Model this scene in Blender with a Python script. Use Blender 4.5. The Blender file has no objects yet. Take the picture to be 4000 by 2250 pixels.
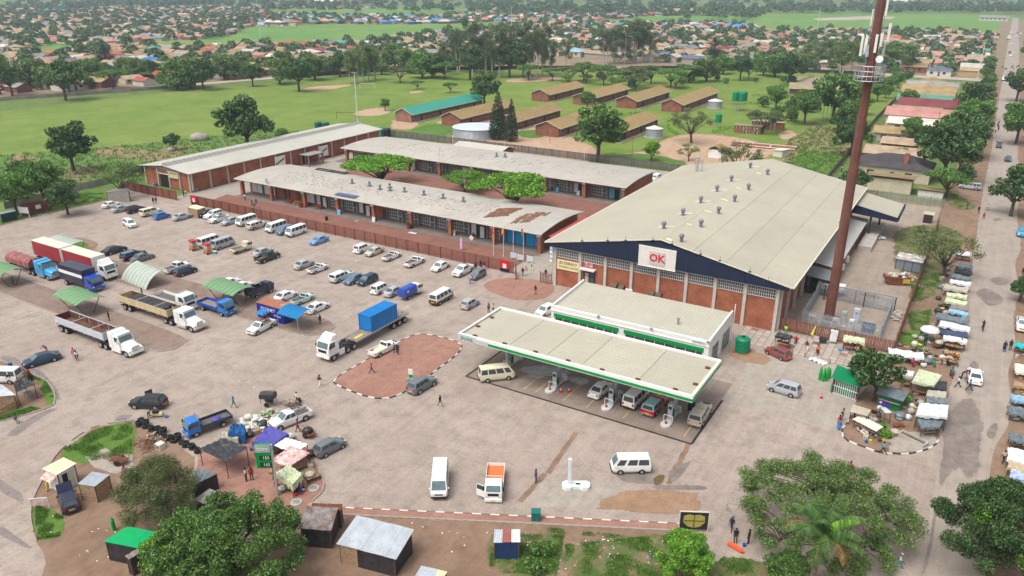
enu,rng=enumerate,range
import bpy,bmesh,math,random
from math import sin,cos,pi,hypot,atan2,sqrt
BXF=[(0,1,2,3),(7,6,5,4),(0,4,5,1),(1,5,6,2),(2,6,7,3),(3,7,4,0)]
class Rnd(random.Random):u=random.Random.uniform
def set_in(n,k,v):n.inputs[k].default_value=v
from mathutils import Vector as Vec,Matrix
R=math.radians
rnd=Rnd(7)
scene=bpy.context.scene
COL=scene.collection
CAM_H,CAM_AZ,CAM_F=50.,R(31.4),3010.
CAM_P=atan2(1199.,CAM_F)
cam_d=bpy.data.cameras.new('camera')
cam=bpy.data.objects.new('camera',cam_d);COL.objects.link(cam)
cam.location=(0,0,CAM_H);cam.rotation_euler=(pi/2-CAM_P,0,CAM_AZ)
cam_d.sensor_width=36;cam_d.lens=36*CAM_F/4000;cam_d.clip_start=1;cam_d.clip_end=30000
scene.camera=cam
SUN_EL,SUN_AZ=R(62),R(200)
world=bpy.data.worlds.new('World');scene.world=world;world.use_nodes=True
wn=world.node_tree;wn.nodes.clear()
sky=wn.nodes.new('ShaderNodeTexSky');sky.sky_type='NISHITA';sky.sun_disc=False
sky.sun_elevation=SUN_EL;sky.sun_rotation=SUN_AZ
sky.air_density=1.;sky.dust_density=6.;sky.ozone_density=1.
hs=wn.nodes.new('ShaderNodeHueSaturation');set_in(hs,'Saturation',.3)
bg=wn.nodes.new('ShaderNodeBackground');set_in(bg,'Strength',.15)
wo=wn.nodes.new('ShaderNodeOutputWorld')
wn.links.new(sky.outputs[0],hs.inputs['Color']);wn.links.new(hs.outputs[0],bg.inputs[0]);wn.links.new(bg.outputs[0],wo.inputs[0])
sun_d=bpy.data.lights.new('sun','SUN');sun_d.energy=1.2;sun_d.angle=R(30);sun_d.color=(1,.96,.9)
sun=bpy.data.objects.new('sun',sun_d);COL.objects.link(sun)
_s=Vec((sin(SUN_AZ)*cos(SUN_EL),cos(SUN_AZ)*cos(SUN_EL),sin(SUN_EL)))
sun.location=_s*300;sun.rotation_euler=_s.to_track_quat('Z','Y').to_euler()
vs=scene.view_settings
vs.view_transform='Standard';vs.look='None';vs.exposure=.4;vs.gamma=1;vs.use_curve_mapping=False
scene.render.engine='CYCLES'
cy=scene.cycles
cy.use_denoising=True;cy.max_bounces=5;cy.diffuse_bounces=3;cy.glossy_bounces=2;cy.transmission_bounces=3
cy.transparent_max_bounces=6;cy.volume_bounces=0;cy.caustics_reflective=False;cy.caustics_refractive=False
_cp,_sp=cos(CAM_P),sin(CAM_P)
_F=(-sin(CAM_AZ),cos(CAM_AZ));_Rt=(cos(CAM_AZ),sin(CAM_AZ))
def at(px,py,z=0.):
 x=(px-2000)/CAM_F;y=(1125-py)/CAM_F
 fh=_cp+y*_sp;up=-_sp+y*_cp;t=(z-CAM_H)/up
 return(t*(x*_Rt[0]+fh*_F[0]),t*(x*_Rt[1]+fh*_F[1]))
def ov(x,y,z=0.):return at(x*1.5528,y*1.5528,z)
def proj(X,Y,Z=0.):
 d=X*_F[0]+Y*_F[1];r=X*_Rt[0]+Y*_Rt[1];u=Z-CAM_H
 zc=d*_cp-u*_sp
 if zc<1:return(-1e6,1e6)
 return(2000+CAM_F*r/zc,1125-CAM_F*(d*_sp+u*_cp)/zc)
def inpoly(p,poly):
 x,y=p;c=False;n=len(poly)
 for i in rng(n):
  x1,y1=poly[i];x2,y2=poly[i-1]
  if(y1>y)!=(y2>y)and x<(x2-x1)*(y-y1)/(y2-y1)+x1:c=not c
 return c
class MB:
 def __init__(s):s.v=[];s.f=[];s.m=[]
 def add(s,vs_,fs_,m=0):
  b=len(s.v);s.v+=[tuple(q)for q in vs_]
  for f in fs_:s.f.append(tuple(b+i for i in f));s.m.append(m)
  return s
 def box(s,x0,x1,y0,y1,z0,z1,m=0):
  return s.add([(x0,y0,z0),(x1,y0,z0),(x1,y1,z0),(x0,y1,z0),(x0,y0,z1),(x1,y0,z1),(x1,y1,z1),(x0,y1,z1)],[(3,2,1,0),(4,5,6,7),(0,1,5,4),(1,2,6,5),(2,3,7,6),(3,0,4,7)],m)
 def bbox(s,x0,x1,y0,y1,z0,z1,b,m=0):
  def ring(i,z):return[(x0+i,y0+b,z),(x0+b,y0+i,z),(x1-b,y0+i,z),(x1-i,y0+b,z),(x1-i,y1-b,z),(x1-b,y1-i,z),(x0+b,y1-i,z),(x0+i,y1-b,z)]
  return s.loft([ring(0,z0),ring(0,z1-b),ring(b*.8,z1)],m)
 def loft(s,rings,m=0,caps=True):
  n=len(rings[0]);vs_=[p for r in rings for p in r];fs_=[]
  for k in rng(len(rings)-1):
   for i in rng(n):
    j=(i+1)%n;fs_.append((k*n+i,k*n+j,(k+1)*n+j,(k+1)*n+i))
  if caps:fs_+=[tuple(rng(n-1,-1,-1)),tuple((len(rings)-1)*n+i for i in rng(n))]
  return s.add(vs_,fs_,m)
 def prism(s,pts,z0,z1,m=0):return s.loft([[(x,y,z0)for x,y in pts],[(x,y,z1)for x,y in pts]],m)
 def ext(s,prof,axis,a,b,m=0):
  g=(lambda t:[(t,p,q)for p,q in prof])if axis=='x' else(lambda t:[(p,t,q)for p,q in prof])
  return s.loft([g(a),g(b)],m)
 def cyl(s,p0,p1,r0,r1=None,n=8,m=0,caps=True):
  r1=r0 if r1 is None else r1
  a=Vec(p0);b=Vec(p1);d=(b-a)
  if d.length<1e-6:return s
  d.normalize();e=d.orthogonal().normalized();g=d.cross(e)
  ring=lambda c,r:[tuple(c+(e*cos(2*pi*i/n)+g*sin(2*pi*i/n))*r)for i in rng(n)]
  return s.loft([ring(a,r0),ring(b,r1)],m,caps)
 def tube(s,pts,r,n=6,m=0):
  for i in rng(len(pts)-1):s.cyl(pts[i],pts[i+1],r,r,n,m)
  return s
 def sphere(s,c,r,n=8,k=5,m=0,sz=1.):
  rings=[]
  for j in rng(1,k):
   t=pi*j/k
   rings.append([(c[0]+r*sin(t)*cos(2*pi*i/n),c[1]+r*sin(t)*sin(2*pi*i/n),c[2]-r*sz*cos(t))for i in rng(n)])
  return s.loft(rings,m)
 def slab(s,c,t=.08,m=0):return s.add(list(c)+[(x,y,z-t)for x,y,z in c],BXF,m)
 def quad(s,a,b,c,d,m=0):return s.add([a,b,c,d],[(0,1,2,3)],m)
 def xf(s,mat,start=0):
  for i in rng(start,len(s.v)):s.v[i]=tuple(mat@Vec(s.v[i]))
  return s
 def mesh(s,name,mats=(),smo=False):
  me=bpy.data.meshes.new(name);me.from_pydata(s.v,[],s.f)
  for q in mats:me.materials.append(q)
  if any(s.m):me.polygons.foreach_set('material_index',s.m)
  if smo:me.polygons.foreach_set('use_smooth',[True]*len(s.f))
  me.update();return me
 def obj(s,name,mats,parent=None,loc=(0,0,0),rz=0.,smo=False,lbl=None):
  if not isinstance(mats,(list,tuple)):mats=[mats]
  return inst(name,s.mesh(name,mats,smo),parent,loc,rz,lbl=lbl)
def bxm(*a):return MB().box(*a)
def bbm(*a):return MB().bbox(*a)
def cym(*a,**k):return MB().cyl(*a,**k)
def tbm(*a):return MB().tube(*a)
def inst(name,me,parent=None,loc=(0,0,0),rz=0.,mats=None,scale=None,rot=None,lbl=None):
 o=bpy.data.objects.new(name,me);COL.objects.link(o)
 if parent is not None:o.parent=parent
 o.location=loc;o.rotation_euler=rot if rot else(0,0,rz)
 if scale:o.scale=(scale,)*3 if isinstance(scale,(int,float))else scale
 if mats:
  for i,q in enu(mats):
   if q is not None and i<len(o.material_slots):o.material_slots[i].link='OBJECT';o.material_slots[i].material=q
 if lbl:o['label']=lbl
 return o
def tag(o,lbl=None,cat=None,grp=None,kind=None):
 if lbl:o['label']=lbl
 if cat:o['category']=cat
 if grp:o['group']=grp
 if kind:o['kind']=kind
 return o
def thg(name,lbl,cat,loc=(0,0,0),rz=0.,grp=None):
 if len(loc)==2:loc=(loc[0],loc[1],0)
 o=bpy.data.objects.new(name,None);o.empty_display_size=.2;COL.objects.link(o)
 o.location=loc;o.rotation_euler=(0,0,rz)
 return tag(o,lbl,cat,grp)
def struct(o):o['kind']='structure';return o
MATS={}
def srgb(r,g,b):return tuple((c/255/12.92 if c/255<=.04045 else((c/255+.055)/1.055)**2.4)for c in(r,g,b))
def mat(name,rgb=None,rgh=.75,var=.12,scale=2.,bump=0.,metal=0.,spec=.35,alt=None,world=False,coat=0.,emit=0.,island=0.,detail=4):
 if name in MATS:return MATS[name]
 m=bpy.data.materials.new(name);m.use_nodes=True;MATS[name]=m
 nt=m.node_tree;N=nt.nodes;L=nt.links;p=N['Principled BSDF']
 set_in(p,'Roughness',rgh);set_in(p,'Metallic',metal)
 set_in(p,'Specular IOR Level',spec)
 if coat:set_in(p,'Coat Weight',coat);set_in(p,'Coat Roughness',.15)
 co=N.new('ShaderNodeNewGeometry').outputs['Position']if world else N.new('ShaderNodeTexCoord').outputs['Object']
 nz=N.new('ShaderNodeTexNoise');set_in(nz,'Scale',scale);set_in(nz,'Detail',detail);set_in(nz,'Roughness',.65)
 L.new(co,nz.inputs['Vector'])
 rp=N.new('ShaderNodeValToRGB');e=rp.color_ramp.elements
 e[0].position=.32;e[1].position=.68
 lo=tuple(c*(1-var)for c in rgb)if alt is None else alt
 e[0].color=(*lo,1);e[1].color=(*(min(1,c*(1+var))for c in rgb),1)
 L.new(nz.outputs['Fac'],rp.inputs['Fac']);out=rp.outputs['Color']
 if island:
  oi=N.new('ShaderNodeObjectInfo');h=N.new('ShaderNodeHueSaturation')
  mr=N.new('ShaderNodeMapRange');set_in(mr,'To Min',1-island);set_in(mr,'To Max',1+island)
  L.new(oi.outputs['Random'],mr.inputs['Value']);L.new(mr.outputs[0],h.inputs['Value']);L.new(out,h.inputs['Color']);out=h.outputs[0]
 L.new(out,p.inputs['Base Color'])
 if emit:L.new(out,p.inputs['Emission Color']);set_in(p,'Emission Strength',emit)
 if bump:
  bp=N.new('ShaderNodeBump');set_in(bp,'Strength',bump);set_in(bp,'Distance',.05)
  L.new(nz.outputs['Fac'],bp.inputs['Height']);L.new(bp.outputs[0],p.inputs['Normal'])
 return m
def smat(name,r,g,b,**k):return mat(name,srgb(r,g,b),**k)
def sm(*c,**k):return mat('paint %s %s'%(c,k),srgb(*c),**k)
def mt(rgb,**k):return mat('surface %s %s'%(rgb,k),rgb,**k)
def ribbed(name,rgb,axis='x',pitch=.2,rgh=.55,var=.08,scale=.6,stain=None,sta=.5,metal=0.,strength=.35):
 if name in MATS:return MATS[name]
 m=mat(name,rgb,rgh,var,scale,metal=metal,island=.05);nt=m.node_tree;N=nt.nodes;L=nt.links;p=N['Principled BSDF']
 tc=N.new('ShaderNodeTexCoord');wv=N.new('ShaderNodeTexWave');wv.bands_direction=axis.upper();set_in(wv,'Scale',.3142/pitch/1.)
 L.new(tc.outputs['Object'],wv.inputs['Vector'])
 bp=N.new('ShaderNodeBump');set_in(bp,'Strength',strength);set_in(bp,'Distance',.1)
 L.new(wv.outputs['Fac'],bp.inputs['Height']);L.new(bp.outputs[0],p.inputs['Normal'])
 if stain:
  src=p.inputs['Base Color'].links[0].from_socket
  n2=N.new('ShaderNodeTexNoise');set_in(n2,'Scale',.9);set_in(n2,'Detail',8);set_in(n2,'Roughness',.72)
  mp=N.new('ShaderNodeMapping');set_in(mp,'Scale',(.35,1,1)if axis=='y' else(1,.35,1))
  L.new(tc.outputs['Object'],mp.inputs['Vector']);L.new(mp.outputs[0],n2.inputs['Vector'])
  r2=N.new('ShaderNodeValToRGB');r2.color_ramp.elements[0].position=.5-.12*sta;r2.color_ramp.elements[1].position=.66
  r2.color_ramp.elements[1].color=(sta,)*3+(1,)
  L.new(n2.outputs['Fac'],r2.inputs['Fac'])
  mx=N.new('ShaderNodeMix');mx.data_type='RGBA';L.new(r2.outputs[0],mx.inputs[0]);L.new(src,mx.inputs[6]);set_in(mx,7,(*stain,1))
  L.new(mx.outputs[2],p.inputs['Base Color'])
 return m
def brickmat(name,rgb,mortar=(.3,.21,.16),var=.25):
 if name in MATS:return MATS[name]
 m=bpy.data.materials.new(name);m.use_nodes=True;MATS[name]=m
 nt=m.node_tree;N=nt.nodes;L=nt.links;p=N['Principled BSDF'];set_in(p,'Roughness',.85)
 set_in(p,'Specular IOR Level',.2)
 g=N.new('ShaderNodeNewGeometry');sx=N.new('ShaderNodeSeparateXYZ');L.new(g.outputs['Position'],sx.inputs[0])
 ad=N.new('ShaderNodeMath');L.new(sx.outputs[0],ad.inputs[0]);L.new(sx.outputs[1],ad.inputs[1])
 cb=N.new('ShaderNodeCombineXYZ');L.new(ad.outputs[0],cb.inputs[0]);L.new(sx.outputs[2],cb.inputs[1])
 bt=N.new('ShaderNodeTexBrick');set_in(bt,'Scale',1);set_in(bt,'Brick Width',.23);set_in(bt,'Row Height',.085)
 set_in(bt,'Mortar Size',.008);set_in(bt,'Color1',(*(c*(1-var)for c in rgb),1));set_in(bt,'Color2',(*(c*(1+var)for c in rgb),1))
 set_in(bt,'Mortar',(*mortar,1));L.new(cb.outputs[0],bt.inputs['Vector'])
 nz=N.new('ShaderNodeTexNoise');set_in(nz,'Scale',.5);set_in(nz,'Detail',6);L.new(cb.outputs[0],nz.inputs['Vector'])
 mr=N.new('ShaderNodeMapRange');set_in(mr,'From Min',.3);set_in(mr,'From Max',.7);set_in(mr,'To Min',.72);set_in(mr,'To Max',1.2)
 L.new(nz.outputs['Fac'],mr.inputs['Value'])
 h=N.new('ShaderNodeHueSaturation');L.new(mr.outputs[0],h.inputs['Value']);L.new(bt.outputs['Color'],h.inputs['Color']);L.new(h.outputs[0],p.inputs['Base Color'])
 return m
white=sm(226,226,222,rgh=.5,var=.05)
ofw=sm(205,200,186,rgh=.6,var=.08)
cream=sm(214,205,170,rgh=.6,var=.08)
black=sm(28,28,30,rgh=.6)
steel=mt((.45,.47,.49),rgh=.45,metal=.5,var=.15)
dst=mt((.05,.05,.055),rgh=.5,metal=.3)
grey=sm(140,142,144,rgh=.6)
conc=mt((.4,.37,.33),rgh=.9,var=.18,scale=1.2,bump=.15)
concrete_d=mt((.26,.25,.23),rgh=.9,var=.25,scale=1.,bump=.2)
wood=mt((.33,.22,.13),rgh=.8,var=.3,scale=3)
wood_d=mt((.1,.065,.04),rgh=.85,var=.3,scale=3)
brick=brickmat('red brick',(.34,.088,.036))
brick_d=brickmat('school brick',(.25,.075,.042))
glass_d=mt((.03,.04,.045),rgh=.12,spec=.6,var=.4,scale=.8)
rust=mt((.16,.055,.028),rgh=.8,var=.35,scale=2.5)
redpaint=mt((.25,.075,.05),rgh=.7,var=.3,scale=1.2)
tyre=mt((.018,.018,.018),rgh=.85,var=.3)
gzu=sm(0,140,66,rgh=.45,var=.04)
tgr=sm(0,124,84,rgh=.45,var=.08)
blue_p=sm(22,82,160,rgh=.5)
yellow_p=sm(196,168,52,rgh=.6,var=.2)
red_p=sm(190,32,30,rgh=.5)
plb=mt((.035,.037,.042),rgh=.38,var=.5,scale=1.5,bump=.5)
plw=mt((.6,.61,.62),rgh=.45,var=.22,scale=1.5,bump=.5)
plp=mt((.5,.55,.36),rgh=.5,var=.2,scale=1.5,bump=.5)
plg=mt((.14,.17,.19),rgh=.42,var=.35,scale=1.5,bump=.5)
pl_blue=mt((.075,.07,.33),rgh=.5,var=.25,scale=1.5,bump=.4)
pl_lblue=mt((.22,.4,.52),rgh=.5,var=.3,scale=1.5,bump=.4)
sack=mt((.4,.37,.3),rgh=.9,var=.25,scale=4,bump=.4)
def text_mesh(txt,size,depth,shear,bold):
 cu=bpy.data.curves.new('lettering','FONT');cu.body=txt;cu.size=size;cu.extrude=depth;cu.align_x='CENTER';cu.align_y='CENTER';cu.shear=shear;cu.offset=bold;cu.resolution_u=2
 o=bpy.data.objects.new('lettering',cu);COL.objects.link(o)
 me=bpy.data.meshes.new_from_object(o.evaluated_get(bpy.context.evaluated_depsgraph_get()))
 bpy.data.objects.remove(o);return me
def text(name,txt,size,m,parent,loc,rot,depth=.02,shear=0.,sx=1.,bold=0):
 me=text_mesh(txt,size,depth,shear,bold);me.materials.clear();me.materials.append(m)
 return inst(name,me,parent,loc,rot=rot,scale=(sx,1,1))
 # == THE SETTING
def gmat(name,base,dark,light,s1=.08,s2=.9,s3=7.,block=0.,rgh=.9,spots=.25,bump=.25,spc=(.05,.045,.04),wet=0.,dist=1.):
 if name in MATS:return MATS[name]
 m=bpy.data.materials.new(name);m.use_nodes=True;MATS[name]=m
 nt=m.node_tree;N=nt.nodes;L=nt.links;p=N['Principled BSDF'];set_in(p,'Specular IOR Level',.25)
 g=N.new('ShaderNodeNewGeometry').outputs['Position']
 def noise(sc,det,ro,dis=0.):
  n=N.new('ShaderNodeTexNoise');set_in(n,'Scale',sc);set_in(n,'Detail',det);set_in(n,'Roughness',ro);set_in(n,'Distortion',dis)
  L.new(g,n.inputs['Vector']);return n.outputs['Fac']
 def ramp(src,a,b,c0,c1):
  r=N.new('ShaderNodeValToRGB');e=r.color_ramp.elements;e[0].position=a;e[1].position=b;e[0].color=(*c0,1);e[1].color=(*c1,1);L.new(src,r.inputs['Fac']);return r.outputs['Color']
 def mix(f,a,b,mode='MIX'):
  x=N.new('ShaderNodeMix');x.data_type='RGBA';x.blend_type=mode
  if isinstance(f,float):set_in(x,0,f)
  else:L.new(f,x.inputs[0])
  for s,q in((6,a),(7,b)):
   if isinstance(q,tuple):x.inputs[s].default_value=(*q,1)
   else:L.new(q,x.inputs[s])
  return x.outputs[2]
 n1=noise(s1,6,.68,.6*dist);n2=noise(s2,5,.7);n3=noise(s3,3,.7)
 c=mix(ramp(n1,.34,.66,(0,0,0),(1,1,1)),base,light)
 c=mix(ramp(n2,.46,.72,(0,0,0),(.75,.75,.75)),c,dark)
 c=mix(1.,c,ramp(n3,.25,.75,(.8,.8,.8),(1.18,1.18,1.18)),'MULTIPLY')
 sv=N.new('ShaderNodeVectorMath');sv.operation='MULTIPLY';set_in(sv,1,(.9,.05,1));L.new(g,sv.inputs[0]);n5=N.new('ShaderNodeTexNoise');set_in(n5,'Scale',1);set_in(n5,'Detail',6);set_in(n5,'Distortion',1.5);L.new(sv.outputs[0],n5.inputs['Vector'])
 c=mix(1.,c,ramp(n5.outputs['Fac'],.35,.65,(.92,.92,.92),(1.04,1.04,1.04)),'MULTIPLY')
 if spots:
  n4=noise(.33,8,.78,.3);c=mix(ramp(n4,.62,.75,(0,0,0),(spots,)*3),c,spc)
 if block:
  bt=N.new('ShaderNodeTexBrick');set_in(bt,'Scale',1/block);set_in(bt,'Color1',(.86,.86,.86,1));set_in(bt,'Color2',(1.1,1.1,1.1,1));set_in(bt,'Mortar',(.6,.58,.55,1));set_in(bt,'Mortar Size',.03)
  L.new(g,bt.inputs['Vector']);c=mix(.55,c,mix(1.,c,bt.outputs['Color'],'MULTIPLY'))
 L.new(c,p.inputs['Base Color'])
 if wet:L.new(ramp(n2,.4,.7,(rgh,)*3,(rgh-wet,)*3),p.inputs['Roughness'])
 else:set_in(p,'Roughness',rgh)
 if bump:
  b=N.new('ShaderNodeBump');set_in(b,'Strength',bump);set_in(b,'Distance',.06);L.new(n3,b.inputs['Height']);L.new(b.outputs[0],p.inputs['Normal'])
 return m
g_terrain=gmat('veld grass',(.1,.165,.035),(.05,.1,.025),(.16,.2,.06),s1=.02,s2=.15,s3=1.5,spots=.35,spc=(.27,.2,.12))
g_park=gmat('dusty block paving',(.34,.276,.234),(.23,.187,.16),(.41,.345,.295),s1=.07,s2=.45,s3=4,block=.42,spots=.6,spc=(.13,.11,.095))
g_red=gmat('red block paving',(.31,.155,.115),(.23,.125,.1),(.37,.21,.16),s1=.2,s2=.8,s3=6,block=.4,spots=.4,spc=(.12,.09,.08))
g_isle=gmat('dirty red paving',(.235,.165,.135),(.165,.12,.1),(.29,.22,.18),s1=.25,s2=.7,s3=5,block=.4,spots=.5,spc=(.1,.085,.075))
g_patch=gmat('patchy grass',(.06,.125,.022),(.045,.095,.018),(.235,.155,.1),s1=.42,s2=.5,s3=4,spots=.5,spc=(.2,.13,.085),bump=.8)
g_court=gmat('courtyard red paving',(.235,.1,.075),(.16,.09,.075),(.27,.135,.1),s1=.15,s2=.7,s3=6,block=.4,spots=.3,spc=(.12,.09,.08))
g_conc=gmat('worn concrete floor',(.32,.285,.24),(.24,.21,.18),(.38,.335,.28),s1=.15,s2=.9,s3=6,spots=.4,spc=(.15,.13,.11))
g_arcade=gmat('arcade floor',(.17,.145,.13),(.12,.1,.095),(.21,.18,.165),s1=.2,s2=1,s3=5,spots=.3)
g_fuel=gmat('oily forecourt paving',(.25,.2,.165),(.14,.115,.098),(.3,.245,.205),s1=.12,s2=.35,s3=5,block=.42,spots=.75,spc=(.05,.042,.038),wet=.35)
g_soil=gmat('bare soil',(.215,.138,.092),(.135,.084,.056),(.275,.188,.13),s1=.12,s2=.5,s3=4,spots=.4,spc=(.085,.055,.038),bump=.5)
g_tan=gmat('tan soil',(.42,.28,.18),(.33,.2,.12),(.46,.33,.23),s1=.08,s2=.4,s3=3,spots=.35,spc=(.14,.16,.05),bump=.4)
g_orange=gmat('orange soil',(.285,.17,.1),(.22,.13,.08),(.33,.22,.145),s1=.3,s2=.8,s3=5,spots=.3,spc=(.14,.075,.04))
g_gravel=gmat('yard gravel',(.3,.245,.195),(.21,.175,.145),(.345,.285,.225),s1=.1,s2=.5,s3=5,spots=.4,spc=(.12,.105,.095))
g_field=gmat('mown field grass',(.125,.2,.03),(.092,.155,.024),(.185,.245,.05),s1=.035,s2=.1,s3=1.2,spots=.35,spc=(.26,.235,.1),bump=.3)
g_lush=gmat('lush grass',(.075,.165,.022),(.045,.105,.016),(.115,.2,.035),s1=.15,s2=.6,s3=4,spots=.4,spc=(.19,.13,.07),bump=.8)
g_crop=gmat('maize plots',(.085,.175,.035),(.055,.125,.028),(.15,.215,.06),s1=.04,s2=.25,s3=2.2,spots=.25,spc=(.24,.17,.1),bump=.9)
g_plot=gmat('tilled plot',(.25,.19,.105),(.16,.155,.055),(.28,.2,.12),s1=.12,s2=.5,s3=2.5,spots=.5,spc=(.08,.14,.03),bump=.6)
g_vlei=gmat('vlei grass',(.1,.235,.045),(.065,.17,.035),(.17,.27,.06),s1=.01,s2=.05,s3=.7,spots=.3,spc=(.24,.27,.08))
g_road=gmat('worn asphalt',(.315,.265,.222),(.225,.19,.162),(.355,.305,.255),s1=.06,s2=.4,s3=6,spots=.35,spc=(.12,.1,.09),wet=.2)
g_wet=gmat('wet road patch',(.185,.155,.135),(.115,.098,.086),(.26,.22,.19),s1=.35,s2=.8,s3=6,rgh=.7,spots=.3,wet=.35)
g_muddy=gmat('wet gutter',(.21,.175,.165),(.15,.125,.12),(.25,.21,.19),s1=.3,s2=.9,s3=6,rgh=.5,spots=.2,wet=.35)
g_town=gmat('township soil',(.235,.17,.115),(.09,.13,.04),(.28,.205,.14),s1=.03,s2=.08,s3=.8,spots=.5,spc=(.07,.12,.03))
g_farroad=gmat('far gravel road',(.4,.33,.265),(.33,.265,.21),(.44,.37,.3),s1=.04,s2=.3,s3=2,spots=.2)
def spoly(pts,jag=0.,step=1.5,seed=1,closed=True):
 r=Rnd(seed);out=[];n=len(pts)
 for i in rng(n if closed else n-1):
  a=pts[i];b=pts[(i+1)%n];L=hypot(b[0]-a[0],b[1]-a[1]);k=max(1,min(60,int(L/step)))if jag else 1
  nx,ny=(-(b[1]-a[1])/max(L,1e-6),(b[0]-a[0])/max(L,1e-6))
  for j in rng(k):
   t=j/k;w=(r.random()-.5)*2*jag if j else 0
   out.append((a[0]+(b[0]-a[0])*t+nx*w,a[1]+(b[1]-a[1])*t+ny*w))
 return out
def spl(pts,k=6,closed=True):
 out=[];n=len(pts)
 for i in rng(n if closed else n-1):
  p0,p1,p2,p3=(pts[(i+d)%n]if closed else pts[min(max(i+d,0),n-1)]for d in(-1,0,1,2))
  for j in rng(k):
   t=j/k;f=lambda a,b,c,d:.5*(2*b+(c-a)*t+(2*a-5*b+4*c-d)*t*t+(3*b-a-3*c+d)*t**3)
   out.append((f(p0[0],p1[0],p2[0],p3[0]),f(p0[1],p1[1],p2[1],p3[1])))
 if not closed:out.append(pts[-1])
 return out
NSH=[0]
def sht(name,pts,z,m,jag=0.,step=1.5,curve=0,seed=3,kind='structure'):
 if curve:pts=spl(pts,curve)
 if jag:pts=spoly(pts,jag,step,seed)
 NSH[0]+=1;z+=NSH[0]%23*.00012;bm=bmesh.new();sf=SOFT.get(name,0)
 if sf:
  cx,cy_=sum(p[0]for p in pts)/len(pts),sum(p[1]for p in pts)/len(pts);k=1.2;la=bm.verts.layers.float.new('fade');m=softmat(m)
  oz=[bm.verts.new((cx+(x-cx)*k,cy_+(y-cy_)*k,z-.002))for x,y in pts];pts=[(cx+(x-cx)*sf,cy_+(y-cy_)*sf)for x,y in pts]
 vs_=[bm.verts.new((x,y,z))for x,y in pts]
 f=bm.faces.new(vs_);f.normal_update()
 if sf:
  for q in vs_:q[la]=1
  up=f.normal.z>0
  for i in rng(len(vs_)):
   j=(i+1)%len(vs_);q=[vs_[i],oz[i],oz[j],vs_[j]];bm.faces.new(q if up else q[::-1])
 if f.normal.z<0:bmesh.ops.reverse_faces(bm,faces=list(bm.faces)if not sf else[f])
 bmesh.ops.triangulate(bm,faces=[q for q in bm.faces if len(q.verts)>4])
 me=bpy.data.meshes.new(name);bm.to_mesh(me);bm.free();me.materials.append(m)
 o=inst(name,me)
 if kind:o['kind']=kind
 return o
def softmat(m):
 nm=m.name+' thinning'
 if nm in MATS:return MATS[nm]
 c=m.copy();c.name=nm;MATS[nm]=c;N=c.node_tree.nodes;L=c.node_tree.links
 a=N.new('ShaderNodeAttribute');a.attribute_name='fade';g=N.new('ShaderNodeNewGeometry');n=N.new('ShaderNodeTexNoise');set_in(n,'Scale',1.4);set_in(n,'Detail',10);set_in(n,'Roughness',.82);L.new(g.outputs['Position'],n.inputs['Vector'])
 s=N.new('ShaderNodeMath');L.new(a.outputs['Fac'],s.inputs[0]);L.new(n.outputs['Fac'],s.inputs[1]);r=N.new('ShaderNodeMapRange');set_in(r,'From Min',.9);set_in(r,'From Max',.92);L.new(s.outputs[0],r.inputs['Value']);L.new(r.outputs[0],N['Principled BSDF'].inputs['Alpha']);return c
SOFT={'wet_patch':.42,'puddle':.5,'bare_ground':.62,'grass_patch':.62,'tilled_plot':.7,'maize_plot':.85,'concrete_pad':.92,'concrete_apron':.93,'patio':.95,'vlei':.93,'grass_strip':.85,'soil_bed':0}
def pxs(*q):return[at(*a)for a in q]
def ovs(*q):return[ov(*a)for a in q]
def rect(u0,u1,v0,v1):return[(u0,v0),(u1,v0),(u1,v1),(u0,v1)]
MBg=MB();MBg.quad((-4200,-1200,-.12),(4200,-1200,-.12),(4200,6200,-.12),(-4200,6200,-.12))
struct(MBg.obj('ground',g_terrain))
sht('car_park',[at(-500,1010),at(0,882),at(190,832),at(420,780),at(500,764),(-187,114.4),(3.6,114.4),(3.6,12),(-60,12),(-150,20),(-210,40)],0,g_park,jag=.05)
sht('road',spl([(2.6,12),(2.7,60),(2.8,110),(2.9,170),(2.7,230),(3.1,300),(2.8,420),(3.,520),(2.8,700),(3,1000),(3.2,1400)],6,False)[::-1]+spl([(7.6,12),(8.3,60),(8.,68),(8.8,74),(7.7,82),(8.,93),(9.3,100),(9.6,108),(9.2,116),(10.,126),(9.7,138),(10.4,152),(9.9,168),(10.8,180),(10.2,205),(10.6,240),(10.2,300),(10.8,420),(10.4,520),(10.8,700),(10.6,1000),(10.6,1400)],5,False),.004,g_road,jag=.12,step=1.2)
sht('verge',[(3.6,115.5),(3.6,505),(-5,505),(-5,115.5)],-.004,g_soil,jag=.25)
sht('verge',[(6,12),(6,505),(34,505),(34,12)],-.003,g_soil,jag=.2)
sht('side_road',rect(-140,-3,494,509),.03,g_farroad,jag=.6,step=5)
sht('side_road',rect(10,200,494,509),.03,g_farroad,jag=.6,step=5)
sht('verge',rect(10,40,509,1300),-.02,g_town);sht('verge',rect(-9,3,509,1300),-.02,g_town)
sht('school_ground',[(-192,207),(-33,207),(-36,330),(-37,492),(-120,494),(-255,414),(-285,376),(-318,345),(-300,300),(-236,190),(-190,195)],-.06,g_field,jag=.5)
sht('sports_field',spl([(-420,40),(-262,112),(-238,150),(-222,190),(-206,218),(-200,260),(-215,300),(-262,352),(-298,345),(-318,318),(-332,270),(-345,215),(-352,160),(-430,130)],4),-.05,g_field,jag=.6)
sht('tilled_plots',spl([(-300,60),(-262,114),(-236,154),(-222,190),(-200,204),(-190,205),(-190,120),(-200,112),(-214,96),(-250,70)],4),-.045,g_crop,jag=.5)
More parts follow.
